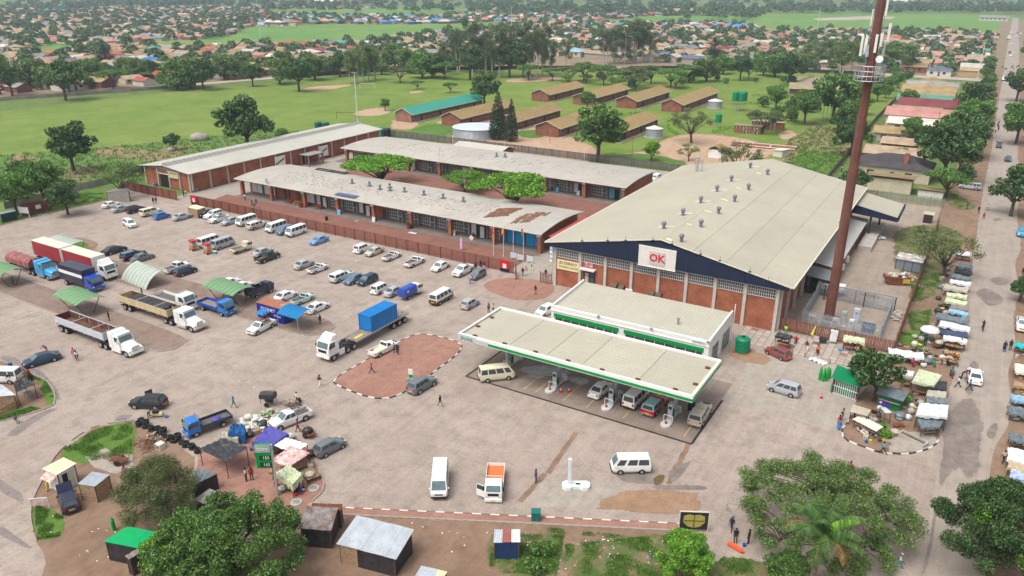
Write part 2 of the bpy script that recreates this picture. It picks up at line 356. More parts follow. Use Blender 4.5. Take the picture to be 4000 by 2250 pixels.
for k,q in enu([((30,625),(80,600),(150,615),(150,640),(70,640)),((360,595),(420,575),(520,578),(580,590),(560,610),(420,615)),((545,620),(620,590),(700,595),(700,625),(620,640)),((235,675),(300,655),(380,650),(372,690),(300,700),(250,695)),((600,590),(640,580),(760,570),(700,600))]):
 sht('tilled_plot',pxs(*q),-.03,g_plot,jag=.5,curve=3,seed=k)
for k,q in enu([((1730,560),(1960,450),(2300,560),(2330,640),(2000,600)),((2250,640),(2500,590),(2960,560),(3040,600),(2700,680)),((1530,478),(1560,455),(1640,478),(1600,505),(1530,500)),((1380,440),(1470,420),(1530,432),(1480,452),(1400,452)),((1700,478),(1760,462),(1900,440),(1930,470),(1820,505),(1740,510)),((1180,346),(1260,335),(1385,330),(1300,348),(1220,358)),((1980,312),(2080,300),(2180,302),(2180,314),(2000,322)),((2560,560),(2700,520),(2960,550),(2900,600),(2600,610)),((1600,358),(1640,354),(1650,360),(1605,364)),((3040,520),(3090,508),(3110,530),(3060,545))]):
 sht('bare_ground',pxs(*q),-.025,g_tan,jag=.6,curve=3,seed=k)
for k,q in enu([((2290,640),(2420,600),(2600,610),(2700,660),(2500,680)),((2000,520),(2100,505),(2180,520),(2080,540)),((1570,520),(1700,480),(1780,500),(1700,545),(1600,540))]):
 sht('grass_patch',pxs(*q),-.015,g_lush,jag=.9,curve=3,seed=k)
sht('maize_plot',[(-47,212),(-34,212),(-36,300),(-54,305),(-56,262),(-50,240)],-.02,g_plot,jag=.5)
sht('maize_plot',[(-47,212),(-34,212),(-35,255),(-48,258)],-.01,g_lush,jag=.8)
sht('playing_court',[(-86,402),(-68,408),(-66,470),(-96,470)],-.03,mt((.3,.21,.19),var=.2,scale=.1,world=True))
sht('playing_court',[(-84,410),(-74,410),(-74,440),(-84,440)],-.02,sm(70,120,150,var=.15))
fr=[(-470,40),(-388,185),(-365,234),(-340,315),(-316,366),(-284,398),(-250,424),(-200,455),(-150,485),(-120,498)]
sht('gravel_road',spl([(u-3.5,v+2)for u,v in fr],4,False)+spl([(u+3.5,v-2)for u,v in fr],4,False)[::-1],.02,g_farroad,jag=.4,step=4)
sht('township_ground',[(-560,0)]+[(u-3,v+2)for u,v in fr]+[(-37,512),(3,512),(3,1400),(-700,1400),(-2100,1000),(-2100,100)],-.07,g_town,jag=1)
VLEI=[[(880,150),(1010,98),(1300,95),(1650,95),(2000,85),(2050,100),(1760,130),(1640,135),(1480,168),(1300,175),(1080,178),(900,178)],[(2160,100),(2560,62),(3000,55),(3500,52),(3860,60),(4000,90),(4000,128),(3900,138),(3700,122),(3300,122),(3000,125),(2900,100),(2500,95)],[(430,178),(700,158),(960,148),(1060,168),(900,185),(640,190)],[(60,200),(260,170),(330,200),(180,220)],[(0,12),(340,10),(500,2),(900,14),(1040,20),(700,26),(300,24),(0,26)],[(1000,40),(1600,32),(2000,45),(1650,70),(1100,60)],[(2700,30),(3000,20),(3200,32),(2900,42)]]
for k,q in enu(VLEI):sht('vlei',pxs(*q),-.03,g_vlei,jag=4,step=12,curve=2,seed=k)
sht('football_pitch',pxs((3170,72),(3420,62),(3500,66),(3480,74),(3200,80)),-.01,g_farroad,jag=1)
sht('precinct_paving',rect(-169,-61,113.9,206),.006,g_conc,jag=.05)
sht('red_paving',[(-158,114.2),(-70.5,114.2),(-70.5,124.2),(-160,124.2)],.012,g_court)
sht('courtyard_paving',[(-142,147),(-70,147),(-63,150),(-63,166.5),(-158,166.5),(-150,156)],.012,g_court,jag=.08)
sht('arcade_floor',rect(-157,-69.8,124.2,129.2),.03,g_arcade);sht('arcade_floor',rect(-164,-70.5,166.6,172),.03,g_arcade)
sht('yard',rect(-60,-5.2,114.6,206),.004,g_gravel,jag=.05)
sht('patio',[(-69,105),(-63.5,103.2),(-60,104.5),(-58.6,107.5),(-60,111.3),(-64,112.3),(-68.5,110.5),(-70,107.5)],.006,g_red,curve=4)
sht('forecourt',rect(-53.7,-22.2,76.2,93),.006,g_fuel)
for q in(rect(-53.9,-22.,76.,76.3),rect(-53.95,-53.65,76.3,93),rect(-22.2,-21.9,76.3,88)):sht('drain_channel',q,.012,sm(46,38,32))
sht('concrete_apron',[(-21.6,88.6),(-6.8,88.6),(-6,96),(-7.2,106),(-21.6,106)],.006,g_conc,jag=.15)
sht('bare_ground',pxs((2860,1360),(2960,1375),(3010,1400),(2985,1425),(2900,1410),(2850,1390)),.012,g_orange,jag=.2,curve=3)
wet_white=gmat('spilt wash water',(.3,.29,.29),(.16,.14,.13),(.42,.41,.41),s1=.4,s2=1.2,rgh=.4,spots=.3)
for k,q in enu([((2020,1440),(2100,1425),(2200,1440),(2240,1462),(2150,1470),(2060,1462)),((2210,1470),(2290,1476),(2300,1495),(2270,1505),(2230,1490)),((2060,1462),(2130,1470),(2110,1480),(2070,1474))]):
 sht('puddle',pxs(*q),.012,wet_white,jag=.15,curve=3,seed=k)
sht('concrete_pad',pxs((2070,1970),(2130,1882),(2330,1880),(2440,1905),(2440,1975),(2340,1985)),.008,g_conc,jag=.15)
sht('bare_ground',pxs((2330,1990),(2340,1950),(2440,1915),(2600,1912),(2730,1925),(2745,1990),(2700,2010),(2500,2005)),.012,g_orange,jag=.3)
for k,q in enu([((2400,1850),(2540,1845),(2600,1860),(2590,1895),(2440,1885)),((2560,1895),(2740,1895),(2760,1915),(2560,1912)),((2610,1842),(2690,1800),(2700,1810),(2630,1890))]):
 sht('wet_patch',pxs(*q),.014,g_wet,jag=.25,curve=3,seed=k)
sht('puddle',pxs((2552,1870),(2575,1855),(2600,1858),(2585,1885),(2560,1900)),.018,mt((.12,.085,.03),rgh=.08,var=.2),curve=3)
for k,(a,b)in enu([((2250,1690),(2140,1850)),((2690,1735),(2610,1890)),((2130,1850),(2030,1960))]):
 (x0,y0),(x1,y1)=at(*a),at(*b);n=hypot(x1-x0,y1-y0);nx,ny=(y0-y1)/n*.3,(x1-x0)/n*.3
 sht('drain_channel',[(x0-nx,y0-ny),(x0+nx,y0+ny),(x1+nx,y1+ny),(x1-nx,y1-ny)],.01,g_soil,jag=.08,step=.6,seed=k)
for k,q in enu([((0,1380),(60,1395),(150,1440),(215,1500),(245,1560),(230,1570),(180,1520),(100,1460),(0,1400)),((20,1700),(100,1640),(180,1600),(235,1590),(200,1610),(120,1660),(60,1710)),((450,1640),(480,1620),(520,1620),(500,1640),(470,1650)),((-20,1860),(30,1890),(90,1930),(95,1960),(60,1955),(0,1920)),((0,2050),(60,2090),(130,2140),(100,2140),(30,2105),(-20,2080))]):
 sht('wet_patch',pxs(*q),.008,g_muddy,jag=.2,curve=3,seed=k)
for k,q in enu([((3680,1640),(3740,1560),(3800,1540),(3850,1640),(3840,1720),(3830,1850),(3780,1880),(3750,1840),(3700,1870),(3670,1920),(3660,1850),(3680,1740)),((3805,1140),(3850,1122),(3905,1150),(3925,1180),(3870,1200),(3830,1170)),((3860,1090),(3900,1080),(3960,1100),(3900,1118)),((3770,1470),(3800,1400),(3830,1440),(3800,1540),(3770,1540)),((3630,2100),(3650,1990),(3668,1930),(3655,2040),(3640,2140),(3615,2240),(3600,2240)),((3850,1700),(3870,1660),(3900,1655),(3880,1720)),((3855,760),(3870,752),(3890,758),(3870,768)),((3878,858),(3900,850),(3915,858),(3890,866))]):
 sht('wet_patch',pxs(*q),.009,g_wet,jag=.3,curve=3,seed=k,step=1)
front=[(-49.5,44.7),(-17.,61.4)]
sht('soil_bed',[(-48.6,45.2),(-17.2,61.2),(-14.8,58.5),(-9,50),(-3,40),(-2,10),(-80,2),(-100,8)]+ovs((20,1530),(105,1449),(110,1390),(92,1365),(78,1310),(82,1262),(108,1205),(150,1135),(235,1075),(335,1058),(430,1110),(490,1150),(470,1250),(480,1330),(600,1400),(690,1290),(735,1262)),.006,g_soil,jag=.25)
sht('red_paving',ovs((500,1145),(560,1120),(620,1090),(700,1090),(760,1110),(800,1180),(815,1215),(808,1240),(780,1265),(740,1275),(700,1290),(600,1300),(500,1240)),.01,g_red,jag=.1,curve=2)
sht('grass_patch',ovs((335,1062),(240,1080),(170,1125),(150,1150),(200,1165),(280,1170),(330,1150),(340,1110)),.012,g_lush,jag=.35,curve=2)
sht('grass_patch',ovs((90,1270),(150,1290),(165,1320),(150,1350),(100,1360),(82,1310)),.012,g_lush,jag=.35,curve=2)
sht('concrete_pad',ovs((220,1150),(265,1130),(330,1145),(330,1175),(290,1190),(240,1175)),.016,g_conc,jag=.4)
for k,q in enu([((1235,1345),(1320,1340),(1400,1345),(1420,1370),(1400,1449),(1320,1460),(1230,1420)),((1420,1370),(1600,1350),(1680,1345),(1700,1449),(1640,1500),(1440,1480)),((1820,1400),(1950,1420),(2000,1460),(1850,1520),(1760,1460)),((380,1255),(420,1270),(430,1300),(400,1300))]):
 sht('grass_patch',ovs(*q),.012,g_patch,jag=.8,curve=2,seed=k)
sht('soil_bed',pxs((-60,1380),(0,1410),(80,1438),(188,1495),(215,1565),(170,1600),(0,1648),(-60,1660)),.01,g_soil,jag=.1)
sht('grass_patch',pxs((60,1440),(180,1490),(216,1560),(190,1590),(175,1540),(170,1500),(100,1460)),.016,g_lush,jag=.15,curve=2)
sht('grass_patch',pxs((-30,1640),(40,1600),(120,1590),(160,1596),(80,1620),(0,1650)),.016,g_lush,jag=.15,curve=2)
sht('paved_island',[(-150,59.2)]+spl([(-140,59.2),(-110,59.),(-98,58.8),(-95.2,60.2),(-95.4,62.6),(-98,64.2),(-112,64.6),(-140,64.9)],4,False)+[(-150,65)],.05,g_isle)
sht('paved_island',[(-139,72.5)]+spl([(-128,72.6),(-100,73.4),(-84,73.9),(-80.6,75.2),(-80,77.5),(-82,79.8),(-90,80.2),(-128,79.6)],4,False)+[(-139,79.4)],.05,g_isle)
sht('paved_island',spl([(-159,75),(-150,74),(-147,78),(-150,83.5),(-157,84.2),(-163,80)],5),.05,g_soil)
sht('grass_patch',spl([(-158,77),(-151,75),(-149,80),(-152,82.5),(-157,82.5),(-161,79)],4),.056,g_lush,jag=.3)
isl=spl([(-68.4,66.4),(-65.6,65.),(-60.2,65.2),(-58.2,68.2),(-58.3,76),(-58.9,81.8),(-61,84.2),(-66.6,83.9),(-68.3,81.5),(-68.5,74)],5)
sht('paved_island',isl,.09,g_red)
MISL=pxs((3340,1585),(3320,1640),(3290,1680),(3300,1715),(3370,1745),(3450,1768),(3560,1768),(3640,1745),(3668,1715),(3700,1560),(3720,1480),(3735,1400),(3745,1300))+[(-4.9,113.8),(-5,104)]+pxs((3395,1500),(3345,1560))
sht('soil_bed',MISL,.05,g_soil,jag=.08)
sht('concrete_pad',pxs((3480,1765),(3475,1720),(3560,1690),(3640,1700),(3655,1730),(3600,1760)),.056,g_conc,jag=.15)
for k,q in enu([((3505,1300),(3600,1290),(3640,1330),(3600,1360),(3520,1345)),((3420,1660),(3450,1645),(3475,1665),(3440,1690))]):sht('grass_patch',pxs(*q),.06,g_lush,jag=.4,curve=3,seed=k)
for k,q in enu([((3490,920),(3560,880),(3680,880),(3780,930),(3700,1010),(3620,1080),(3560,1110),(3510,1080)),((3560,1100),(3660,1040),(3690,1090),(3640,1160),(3560,1180)),((3545,1230),(3620,1200),(3650,1250),(3620,1300),(3560,1290)),((3700,790),(3790,790),(3810,815),(3740,820)),((3690,740),(3740,735),(3750,760),(3700,790))]):
 sht('grass_patch',pxs(*q),.012,g_patch,jag=.6,curve=2,seed=k)
sht('grass_strip',pxs((195,832),(420,780),(412,760),(380,735),(300,755),(200,800)),.01,g_lush,jag=.2)
sht('grass_strip',pxs((0,880),(190,830),(180,800),(0,850),(-60,860)),.012,g_lush,jag=.3)
flag=mt((.355,.31,.265),rgh=.9,var=.16,scale=1.5,bump=.1,island=.14)
sf=sht('slab_footway',rect(-26,-5.2,106.2,113.6),.008,g_soil)
me=bbm(-.47,.47,-.47,.47,0,.035,.02).mesh('slab',[flag])
_r=Rnd(4)
for i in rng(20):
 for j in rng(7):
  if _r.random()<.05:continue
  inst('slab',me,sf,(-25.4+i*1.02+_r.u(-.01,.01),106.8+j*1.02,.01+_r.u(-.006,.01)),rz=_r.u(-.012,.012))
k_white=sm(216,212,205,var=.12);k_black=sm(62,57,54,var=.3);k_conc=mt((.33,.29,.25),var=.2,rgh=.9)
def kerb(parent_name,pts,mats,L=.95,w=.16,h=.13,closed=False,skip=0.,z=0.,seed=1):
 par=bpy.data.objects.new(parent_name,None);COL.objects.link(par);par['kind']='structure'
 me_=bbm(-L/2+.012,L/2-.012,-w/2,w/2,0,h,.02).mesh('kerb_stone',[mats[0]]);r=Rnd(seed)
 P=pts+[pts[0]]if closed else pts;d=0;k=0;nxt=L/2
 for a,b in zip(P[:-1],P[1:]):
  s=hypot(b[0]-a[0],b[1]-a[1])
  while d+s>=nxt:
   t=(nxt-d)/s
   if r.random()>=skip:inst('kerb_stone',me_,par,(a[0]+(b[0]-a[0])*t,a[1]+(b[1]-a[1])*t,z+r.u(-.01,.01)),rz=atan2(b[1]-a[1],b[0]-a[0])+r.u(-.02,.02),mats=[mats[k%len(mats)]])
   k+=1;nxt+=L
  d+=s
 return par
kerb('kerb',isl,[k_white,k_black],closed=True)
kerb('kerb',spl([(-140,59.2),(-110,59.),(-98,58.8),(-95.2,60.2),(-95.4,62.6),(-98,64.2),(-112,64.6),(-140,64.9)],4,False),[k_conc])
kerb('kerb',spl([(-128,72.6),(-100,73.4),(-84,73.9),(-80.6,75.2),(-80,77.5),(-82,79.8),(-90,80.2),(-128,79.6)],4,False),[k_conc])
kerb('kerb',spl([(-163,80),(-159,75),(-150,74),(-147,78)],5,False),[k_conc])
kerb('kerb',spl(pxs((3340,1585),(3318,1640),(3290,1682),(3305,1717),(3370,1745),(3450,1770),(3560,1772),(3640,1747),(3668,1715)),4,False),[k_white,k_black])
kerb('kerb',spl(pxs((0,1410),(80,1438),(188,1495),(215,1565),(170,1600),(0,1648)),4,False),[k_conc])
kerb('kerb',spl(ovs((335,1058),(235,1075),(150,1135),(108,1205),(82,1262),(78,1310),(92,1365)),4,False),[k_conc],skip=.1)
kerb('kerb',pxs((0,882),(190,832),(420,780)),[k_conc]);kerb('kerb',spl(ovs((800,1185),(815,1215),(808,1240),(780,1265)),4,False),[k_conc])
kerb('kerb',pxs((1500,1335),(1330,1460),(1160,1590)),[k_conc],h=.03,skip=.15)
fa=atan2(front[1][1]-front[0][1],front[1][0]-front[0][0]);fl=hypot(front[1][0]-front[0][0],front[1][1]-front[0][1])
fo=lambda s,t:(front[0][0]+cos(fa)*s-sin(fa)*t,front[0][1]+sin(fa)*s+cos(fa)*t)
sht('footpath',[fo(0,0.),fo(fl,0.),fo(fl,1.),fo(0,1.)],.03,g_red)
kerb('kerb',[fo(0,1.05),fo(fl,1.05)],[k_white,mt((.2,.11,.08),var=.2)],h=.05,w=.16,L=.93)
kerb('kerb',[fo(0,-.08),fo(fl,-.08)],[k_conc],h=.12,w=.2)
# == BUILDINGS OF THE CENTRE
def sub(parent,name,b,m,**k):return b.obj(name,m,parent,**k)
roof_cream=ribbed('supermarket roof sheet',(.41,.385,.3),axis='y',pitch=.9,var=.07,scale=.12,stain=(.4,.385,.29),sta=.5,strength=.5)
navy=ribbed('navy cladding',(.01,.019,.05),axis='x',pitch=.3,var=.15,scale=.5,strength=.6)
col_c=mt((.5,.46,.4),rgh=.85,var=.12,scale=1.5)
trw=sm(214,208,202,var=.08)
win_f=sm(176,176,172,var=.1)
sky_f=mt((.62,.6,.46),rgh=.4,var=.15,scale=1)
fan_m=mt((.2,.22,.25),rgh=.5,metal=.4,var=.2)
pane_me={}
def window(parent,x0,x1,z0,z1,y,nx,nz,face=-1,axis='x',frame=win_f,bar=.05,panes=True,pane_m=glass_d):
 P=(lambda a,b,z:(a,b,z))if axis=='x' else(lambda a,b,z:(b,a,z))
 b=MB()
 def bx(a0,a1,d0,d1,q0,q1):
  if axis=='x':b.box(a0,a1,min(d0,d1),max(d0,d1),q0,q1)
  else:b.box(min(d0,d1),max(d0,d1),a0,a1,q0,q1)
 f=face
 bx(x0-.06,x1+.06,y,y+f*.09,z1,z1+.08);bx(x0-.06,x1+.06,y,y+f*.12,z0-.08,z0);bx(x0-.06,x0,y,y+f*.09,z0,z1);bx(x1,x1+.06,y,y+f*.09,z0,z1)
 w=(x1-x0)/nx;h=(z1-z0)/nz
 for i in rng(1,nx):bx(x0+w*i-bar/2,x0+w*i+bar/2,y,y+f*.07,z0,z1)
 for j in rng(1,nz):bx(x0,x1,y,y+f*.06,z0+h*j-bar/2,z0+h*j+bar/2)
 o=b.obj('window',frame,parent)
 if panes:
  key=(round(w,2),round(h,2),axis)
  if key not in pane_me:
   q=MB()
   if axis=='x':q.box(-w/2,w/2,-.01,.01,-h/2,h/2)
   else:q.box(-.01,.01,-w/2,w/2,-h/2,h/2)
   pane_me[key]=q.mesh('pane',[pane_m])
  for i in rng(nx):
   for j in rng(nz):
    inst('pane',pane_me[key],o,P(x0+w*(i+.5),y+f*.03,z0+h*(j+.5)),mats=[pane_m])
 return o
S=thg('supermarket','large brick supermarket hall with cream sheet roof, navy gable and white OK sign','supermarket',(-40.7,146,0))
S.location=(0,0,0)
UL,UR,VF,VB,UM=-59.9,-21.6,112.6,181.,-40.5
def roof_z(u):return 11.75-(abs(u-UM))*(3.75/20.6)
w=MB();w.box(UL,UR,VF,VF+.35,0,7.25);sub(S,'wall',w,brick)
w=MB();w.box(UL,UL+.35,VF+.36,VB,0,7.2);sub(S,'wall',w,brick)
w=MB();w.box(UR-.35,UR,VF+.36,VB,0,7.2);sub(S,'wall',w,brick)
w=MB();w.box(UL+.36,UR-.36,VB-.35,VB,0,7.2);sub(S,'wall',w,brick)
cu=[-59.75,-54.9,-50.15,-45.4,-40.7,-36.,-31.3,-26.6,-21.75]
for u in cu:sub(S,'column',bxm(u-.24,u+.24,VF-.32,VF-.002,0,7.3),col_c)
for i in rng(8):
 a,b=cu[i]+.24,cu[i+1]-.24
 sub(S,'lintel',bxm(a+.002,b-.002,VF-.12,VF-.003,6.92,7.22),trw)
 window(S,a+.18,b-.18,5.38,6.82,VF,12,3,bar=.065,frame=trw,pane_m=mt((.055,.072,.085),rgh=.15,var=.6,scale=1.2,spec=.5))
g=MB();g.add([(UL-1.2,VF-.95,7.28),(UR+1.4,VF-.95,7.28),(UR+1.4,VF-.95,7.75),(UM,VF-.95,11.55),(UL-1.2,VF-.95,7.85),(UL-1.2,VF-.8,7.28),(UR+1.4,VF-.8,7.28),(UR+1.4,VF-.8,7.75),(UM,VF-.8,11.55),(UL-1.2,VF-.8,7.85)],[(0,1,2,3,4),(9,8,7,6,5),(0,5,6,1),(1,6,7,2),(2,7,8,3),(3,8,9,4),(4,9,5,0)])
sub(S,'gable_cladding',g,navy)
sub(S,'soffit',bxm(UL-1.2,UR+1.4,VF-.79,VF-.33,7.3,7.36),sm(60,62,70))
g=MB();g.add([(UL,VB,7.2),(UR,VB,7.2),(UM,VB,11.5),(UL,VB-.3,7.2),(UR,VB-.3,7.2),(UM,VB-.3,11.5)],[(1,0,2),(3,4,5),(0,1,4,3),(1,2,5,4),(2,0,3,5)]);sub(S,'gable_cladding',g,navy)
for s in(-1,1):
 for k in rng(4):
  for(v0,v1)in((VF-1.,147.),(146.85,VB+.6)):
   a,b=UM+s*20.75*k/4,UM+s*20.75*(k+1)/4+s*.15
   dz=.05*(3-k)+(.02 if v0>120 else 0)
   q=MB();za,zb=roof_z(a)+dz,roof_z(b)+dz
   x0,x1,z0,z1=(a,b,za,zb)if s>0 else(b,a,zb,za)
   q.add([(x0,v0,z0),(x1,v0,z1),(x1,v1,z1),(x0,v1,z0),(x0,v0,z0-.05),(x1,v0,z1-.05),(x1,v1,z1-.05),(x0,v1,z0-.05)],BXF)
   sub(S,'roof_sheet',q,roof_cream)
sub(S,'ridge_cap',MB().ext([(UM-.5,11.82),(UM,11.98),(UM+.5,11.82),(UM,11.93)],'y',VF-1.02,VB+.62),roof_cream)
edge_m=sm(205,200,185)
for s in(-1,1):
 q=MB();a,b=UM,UM+s*20.9;za,zb=roof_z(a)+.28,roof_z(b)+.06
 q.add([(a,VF-1.1,za-.2),(b,VF-1.1,zb-.2),(b,VF-1.1,zb),(a,VF-1.1,za),(a,VF-.97,za-.2),(b,VF-.97,zb-.2),(b,VF-.97,zb),(a,VF-.97,za)],[(0,1,2,3),(7,6,5,4),(3,2,6,7),(0,4,5,1),(1,5,6,2),(0,3,7,4)])
 sub(S,'barge_board',q,edge_m)
 sub(S,'gutter',bxm(*sorted((b-s*.02,b+s*.2)),VF-.9,VB+.5,roof_z(b)-.16,roof_z(b)+0.),edge_m)
def on_roof(px,py):
 z=9.
 for _ in rng(40):
  u,v=at(px,py,z);z=roof_z(u)+.12
 return u,v,z
vent=MB();vent.cyl((0,0,-.2),(0,0,.75),.27,.27,10);vent.sphere((0,0,1.),.42,10,6);ventm=vent.mesh('turbine_vent',[fan_m])
for k,(a,b)in enu([(1718,728),(1525,862),(1703,992),(1897,602),(1898,842),(2060,488),(2077,708),(2238,588),(2205,386),(2378,470),(2395,252),(2568,318)]):
 u,v,z=on_roof(2000+a/2.576,560+b/2.576)
 inst('turbine_vent',ventm,S,(u,v,z),rz=k)
 s=1 if u>UM else-1;u0=UM+s*.5;u1=u-s*1.;dv=1. if s<0 else-1.
 if abs(u1-u0)<1:u1=u0+s*3
 q=MB();n=4;w_=.42
 for i in rng(n+1):
  t=i/n;x=u0+(u1-u0)*t;q.v+=[(x,v+dv-w_,roof_z(x)+.24),(x,v+dv+w_,roof_z(x)+.24),(x,v+dv-w_,roof_z(x)+.19),(x,v+dv+w_,roof_z(x)+.19)]
 for i in rng(n):
  c=i*4;q.f+=[(c,c+1,c+5,c+4),(c+2,c+6,c+7,c+3),(c,c+4,c+6,c+2),(c+1,c+3,c+7,c+5)];q.m+=[0]*4
 sub(S,'skylight',q,sky_f)
for(a,b,r,h)in((1858,282,.33,3.3),(1906,282,.14,2.8)):
 u,v,z=on_roof(2000+a/2.576,560+b/2.576)
 fl_=MB();fl_.cyl((u,v,z-.3),(u,v,z+h),r,r,10);fl_.cyl((u,v,z+h+.1),(u,v,z+h+.35),r*1.5,r*.5,10);sub(S,'flue',fl_,steel)
for(a,b)in((705,985),(962,982),(1142,980),(1418,978),(1610,1015),(1897,1118),(2092,1185),(2393,1295),(2580,1390)):
 u,v,z=on_roof(2000+a/2.576,560+b/2.576)
 p_=MB();p_.cyl((u,v,z),(u,v,z+.75),.03,.03,5);p_.box(u-.2,u+.2,v-.12,v+.12,z,z+.12);sub(S,'lightning_rod',p_,dst)
sb=sub(S,'sign_board',bxm(-44.,-37.7,VF-1.16,VF-.97,7.1,10.5),trw)
sub(sb,'logo_plate',bbm(-42.1,-39.45,VF-1.26,VF-1.165,7.65,9.85,.02),sm(190,184,176))
sub(sb,'border',bxm(-44.05,-37.65,VF-1.2,VF-1.165,10.4,10.52).box(-44.05,-37.65,VF-1.2,VF-1.165,7.05,7.17),sm(235,233,228))
logo=sm(198,28,62,rgh=.5,var=.05)
text('lettering','OK',1.75,logo,sb,(-40.78,VF-1.265,8.72),(R(90),0,0),depth=.03,sx=1.,bold=.05)
bs=sub(S,'sign_board',bxm(-59.4,-55.2,VF-.16,VF-.003,3.15,4.9),sm(222,208,160))
brown_t=sm(92,74,48)
text('lettering','BUDIRIRO',.78,brown_t,bs,(-57.3,VF-.165,4.38),(R(90),0,0),shear=.3,sx=.95)
text('lettering','SHOPPING CENTRE',.46,brown_t,bs,(-57.2,VF-.165,3.68),(R(90),0,0),shear=.3,sx=.92)
vsn=sub(S,'sign_board',bxm(-60.55,-60.05,VF-.75,VF-.65,4.4,7.2),white)
for k in rng(3):text('lettering','OK',.42,black,vsn,(-60.3,VF-.755,6.6-k*.8),(R(90),0,0))
d=sub(S,'door',bxm(-54.1,-52.2,VF-.1,VF-.003,0.,4.05),sm(70,78,82,rgh=.2,var=.3))
sub(d,'frame',bxm(-54.2,-54.1,VF-.2,VF-.003,0,4.1).box(-52.2,-52.1,VF-.2,VF-.003,0,4.1).box(-53.2,-53.1,VF-.2,VF-.101,0,4.).box(-54.1,-52.2,VF-.2,VF-.101,2.9,3.),sm(60,62,64))
sub(d,'poster',bxm(-53.9,-53.25,VF-.17,VF-.105,.9,3.4),mt((.45,.25,.2),alt=(.55,.55,.5),scale=1.2,var=.2))
sub(S,'porch_slab',bxm(-54.7,-51.9,VF-1.,VF-.003,4.1,4.32),trw)
pic=sub(S,'picture_sign',bxm(-54.,-52.55,VF-.15,VF-.003,4.5,5.3),mt((.62,.5,.46),alt=(.4,.06,.06),scale=1.4))
duct=mt((.13,.095,.06),rgh=.8,var=.4,scale=2,metal=.2)
for u0 in(-48.3,-47.,-41.6,-40.4):
 q=MB();pr=[(VF-.01,1.2),(VF-.9,1.2),(VF-.9,1.9)]+[(VF-.9+.85*(1-cos(t)),1.9+.75*sin(t))for t in(.4,.8,1.2,1.5)]+[(VF-.01,2.65)]
 q.ext(pr,'x',u0-.5,u0+.5);sub(S,'air_duct',q,duct)
sub(S,'air_conditioner',bbm(-46.2,-44.9,VF-.55,VF-.33,1.6,2.2,.03),white)
for k in rng(12):
 v=113.3+k*5.6
 if v<181:sub(S,'column',bxm(UR+.002,UR+.42,v-.22,v+.22,0,7.25),col_c)
roof_grey=ribbed('lean-to roof sheet',(.42,.43,.4),axis='y',pitch=.4,var=.1,scale=.3,stain=(.3,.3,.28))
sub(S,'lean_to_wall',bxm(UR+.43,-17.7,137.6,137.9,0,3.3).box(-18.,-17.7,137.91,172,0,3.2).box(UR+.43,-17.7,171.7,172.,0,3.3),brick)
q=MB();q.slab([(UR,137.2,3.95),(-17.2,137.2,3.35),(-17.2,172.4,3.35),(UR,172.4,3.95)],.08);sub(S,'lean_to_roof',q,roof_grey)
for k in rng(6):sub(S,'store_door',bxm(-17.69,-17.62,140+k*5.2,142+k*5.2,0,2.4),sm(90,84,78))
q=MB();q.add([(UR,131.6,3.3),(-17.,131.6,2.9),(-17.,137.1,2.9),(UR,137.1,3.3),(UR,131.6,3.2),(-17,131.6,2.8),(-17,137.1,2.8),(UR,137.1,3.2)],BXF);sub(S,'loading_roof',q,sm(120,128,130,var=.2))
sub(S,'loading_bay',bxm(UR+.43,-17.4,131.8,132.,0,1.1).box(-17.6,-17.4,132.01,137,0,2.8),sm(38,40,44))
for k,(v,z)in enu(((141.5,2.1),(145.,1.7),(149.5,1.9))):sub(S,'air_conditioner',bbm(-17.6,-17.1,v-.5,v+.5,z-1.,z+.1,.03),white)
q=MB();q.slab([(UR-.5,169.5,7.35),(-11.6,168.2,5.6),(-11.6,180.2,5.6),(UR-.5,181.4,7.35)],.1);sub(S,'dock_roof',q,roof_cream)
q=MB();q.add([(UR-.4,169.35,7.3),(-11.5,168.05,5.62),(-11.5,168.05,4.75),(UR-.4,169.35,5.2),(UR-.4,169.48,7.3),(-11.5,168.18,5.62),(-11.5,168.18,4.75),(UR-.4,169.48,5.2)],[(3,2,1,0),(4,5,6,7),(0,1,5,4),(1,2,6,5),(2,3,7,6),(3,0,4,7)]);sub(S,'dock_fascia',q,navy)
sub(S,'dock_fascia',bxm(-11.58,-11.3,168.2,180.3,4.85,5.72),navy)
for(u,v)in((-16.6,170.2),(-15.6,178.)):sub(S,'dock_post',bxm(u-.18,u+.18,v-.18,v+.18,0,6.),dst)
sub(S,'dock_platform',bxm(-17.1,-14.6,160.5,180,0,1.),conc)
roof_old=ribbed('aged shop roof',(.42,.405,.365),axis='x',pitch=.6,var=.07,scale=.25,stain=(.4,.29,.2),sta=.5,strength=.6)
fas_cols=dict(w=sm(200,196,190,var=.12),g=sm(0,140,112,var=.1),b=sm(40,60,150,var=.1),n=sm(34,38,92),y=sm(200,186,120),m=sm(130,40,56),c=sm(150,146,140),k=sm(190,120,130),l=sm(70,130,190))
shut_b=sm(0,152,214,var=.06,rgh=.5);shut_w=sm(206,208,210,var=.1);teal=sm(90,180,190)
sh_glass=mt((.1,.13,.13),rgh=.15,var=.6,scale=1.5,spec=.5)
gable_m=mt((.36,.32,.27),var=.15)
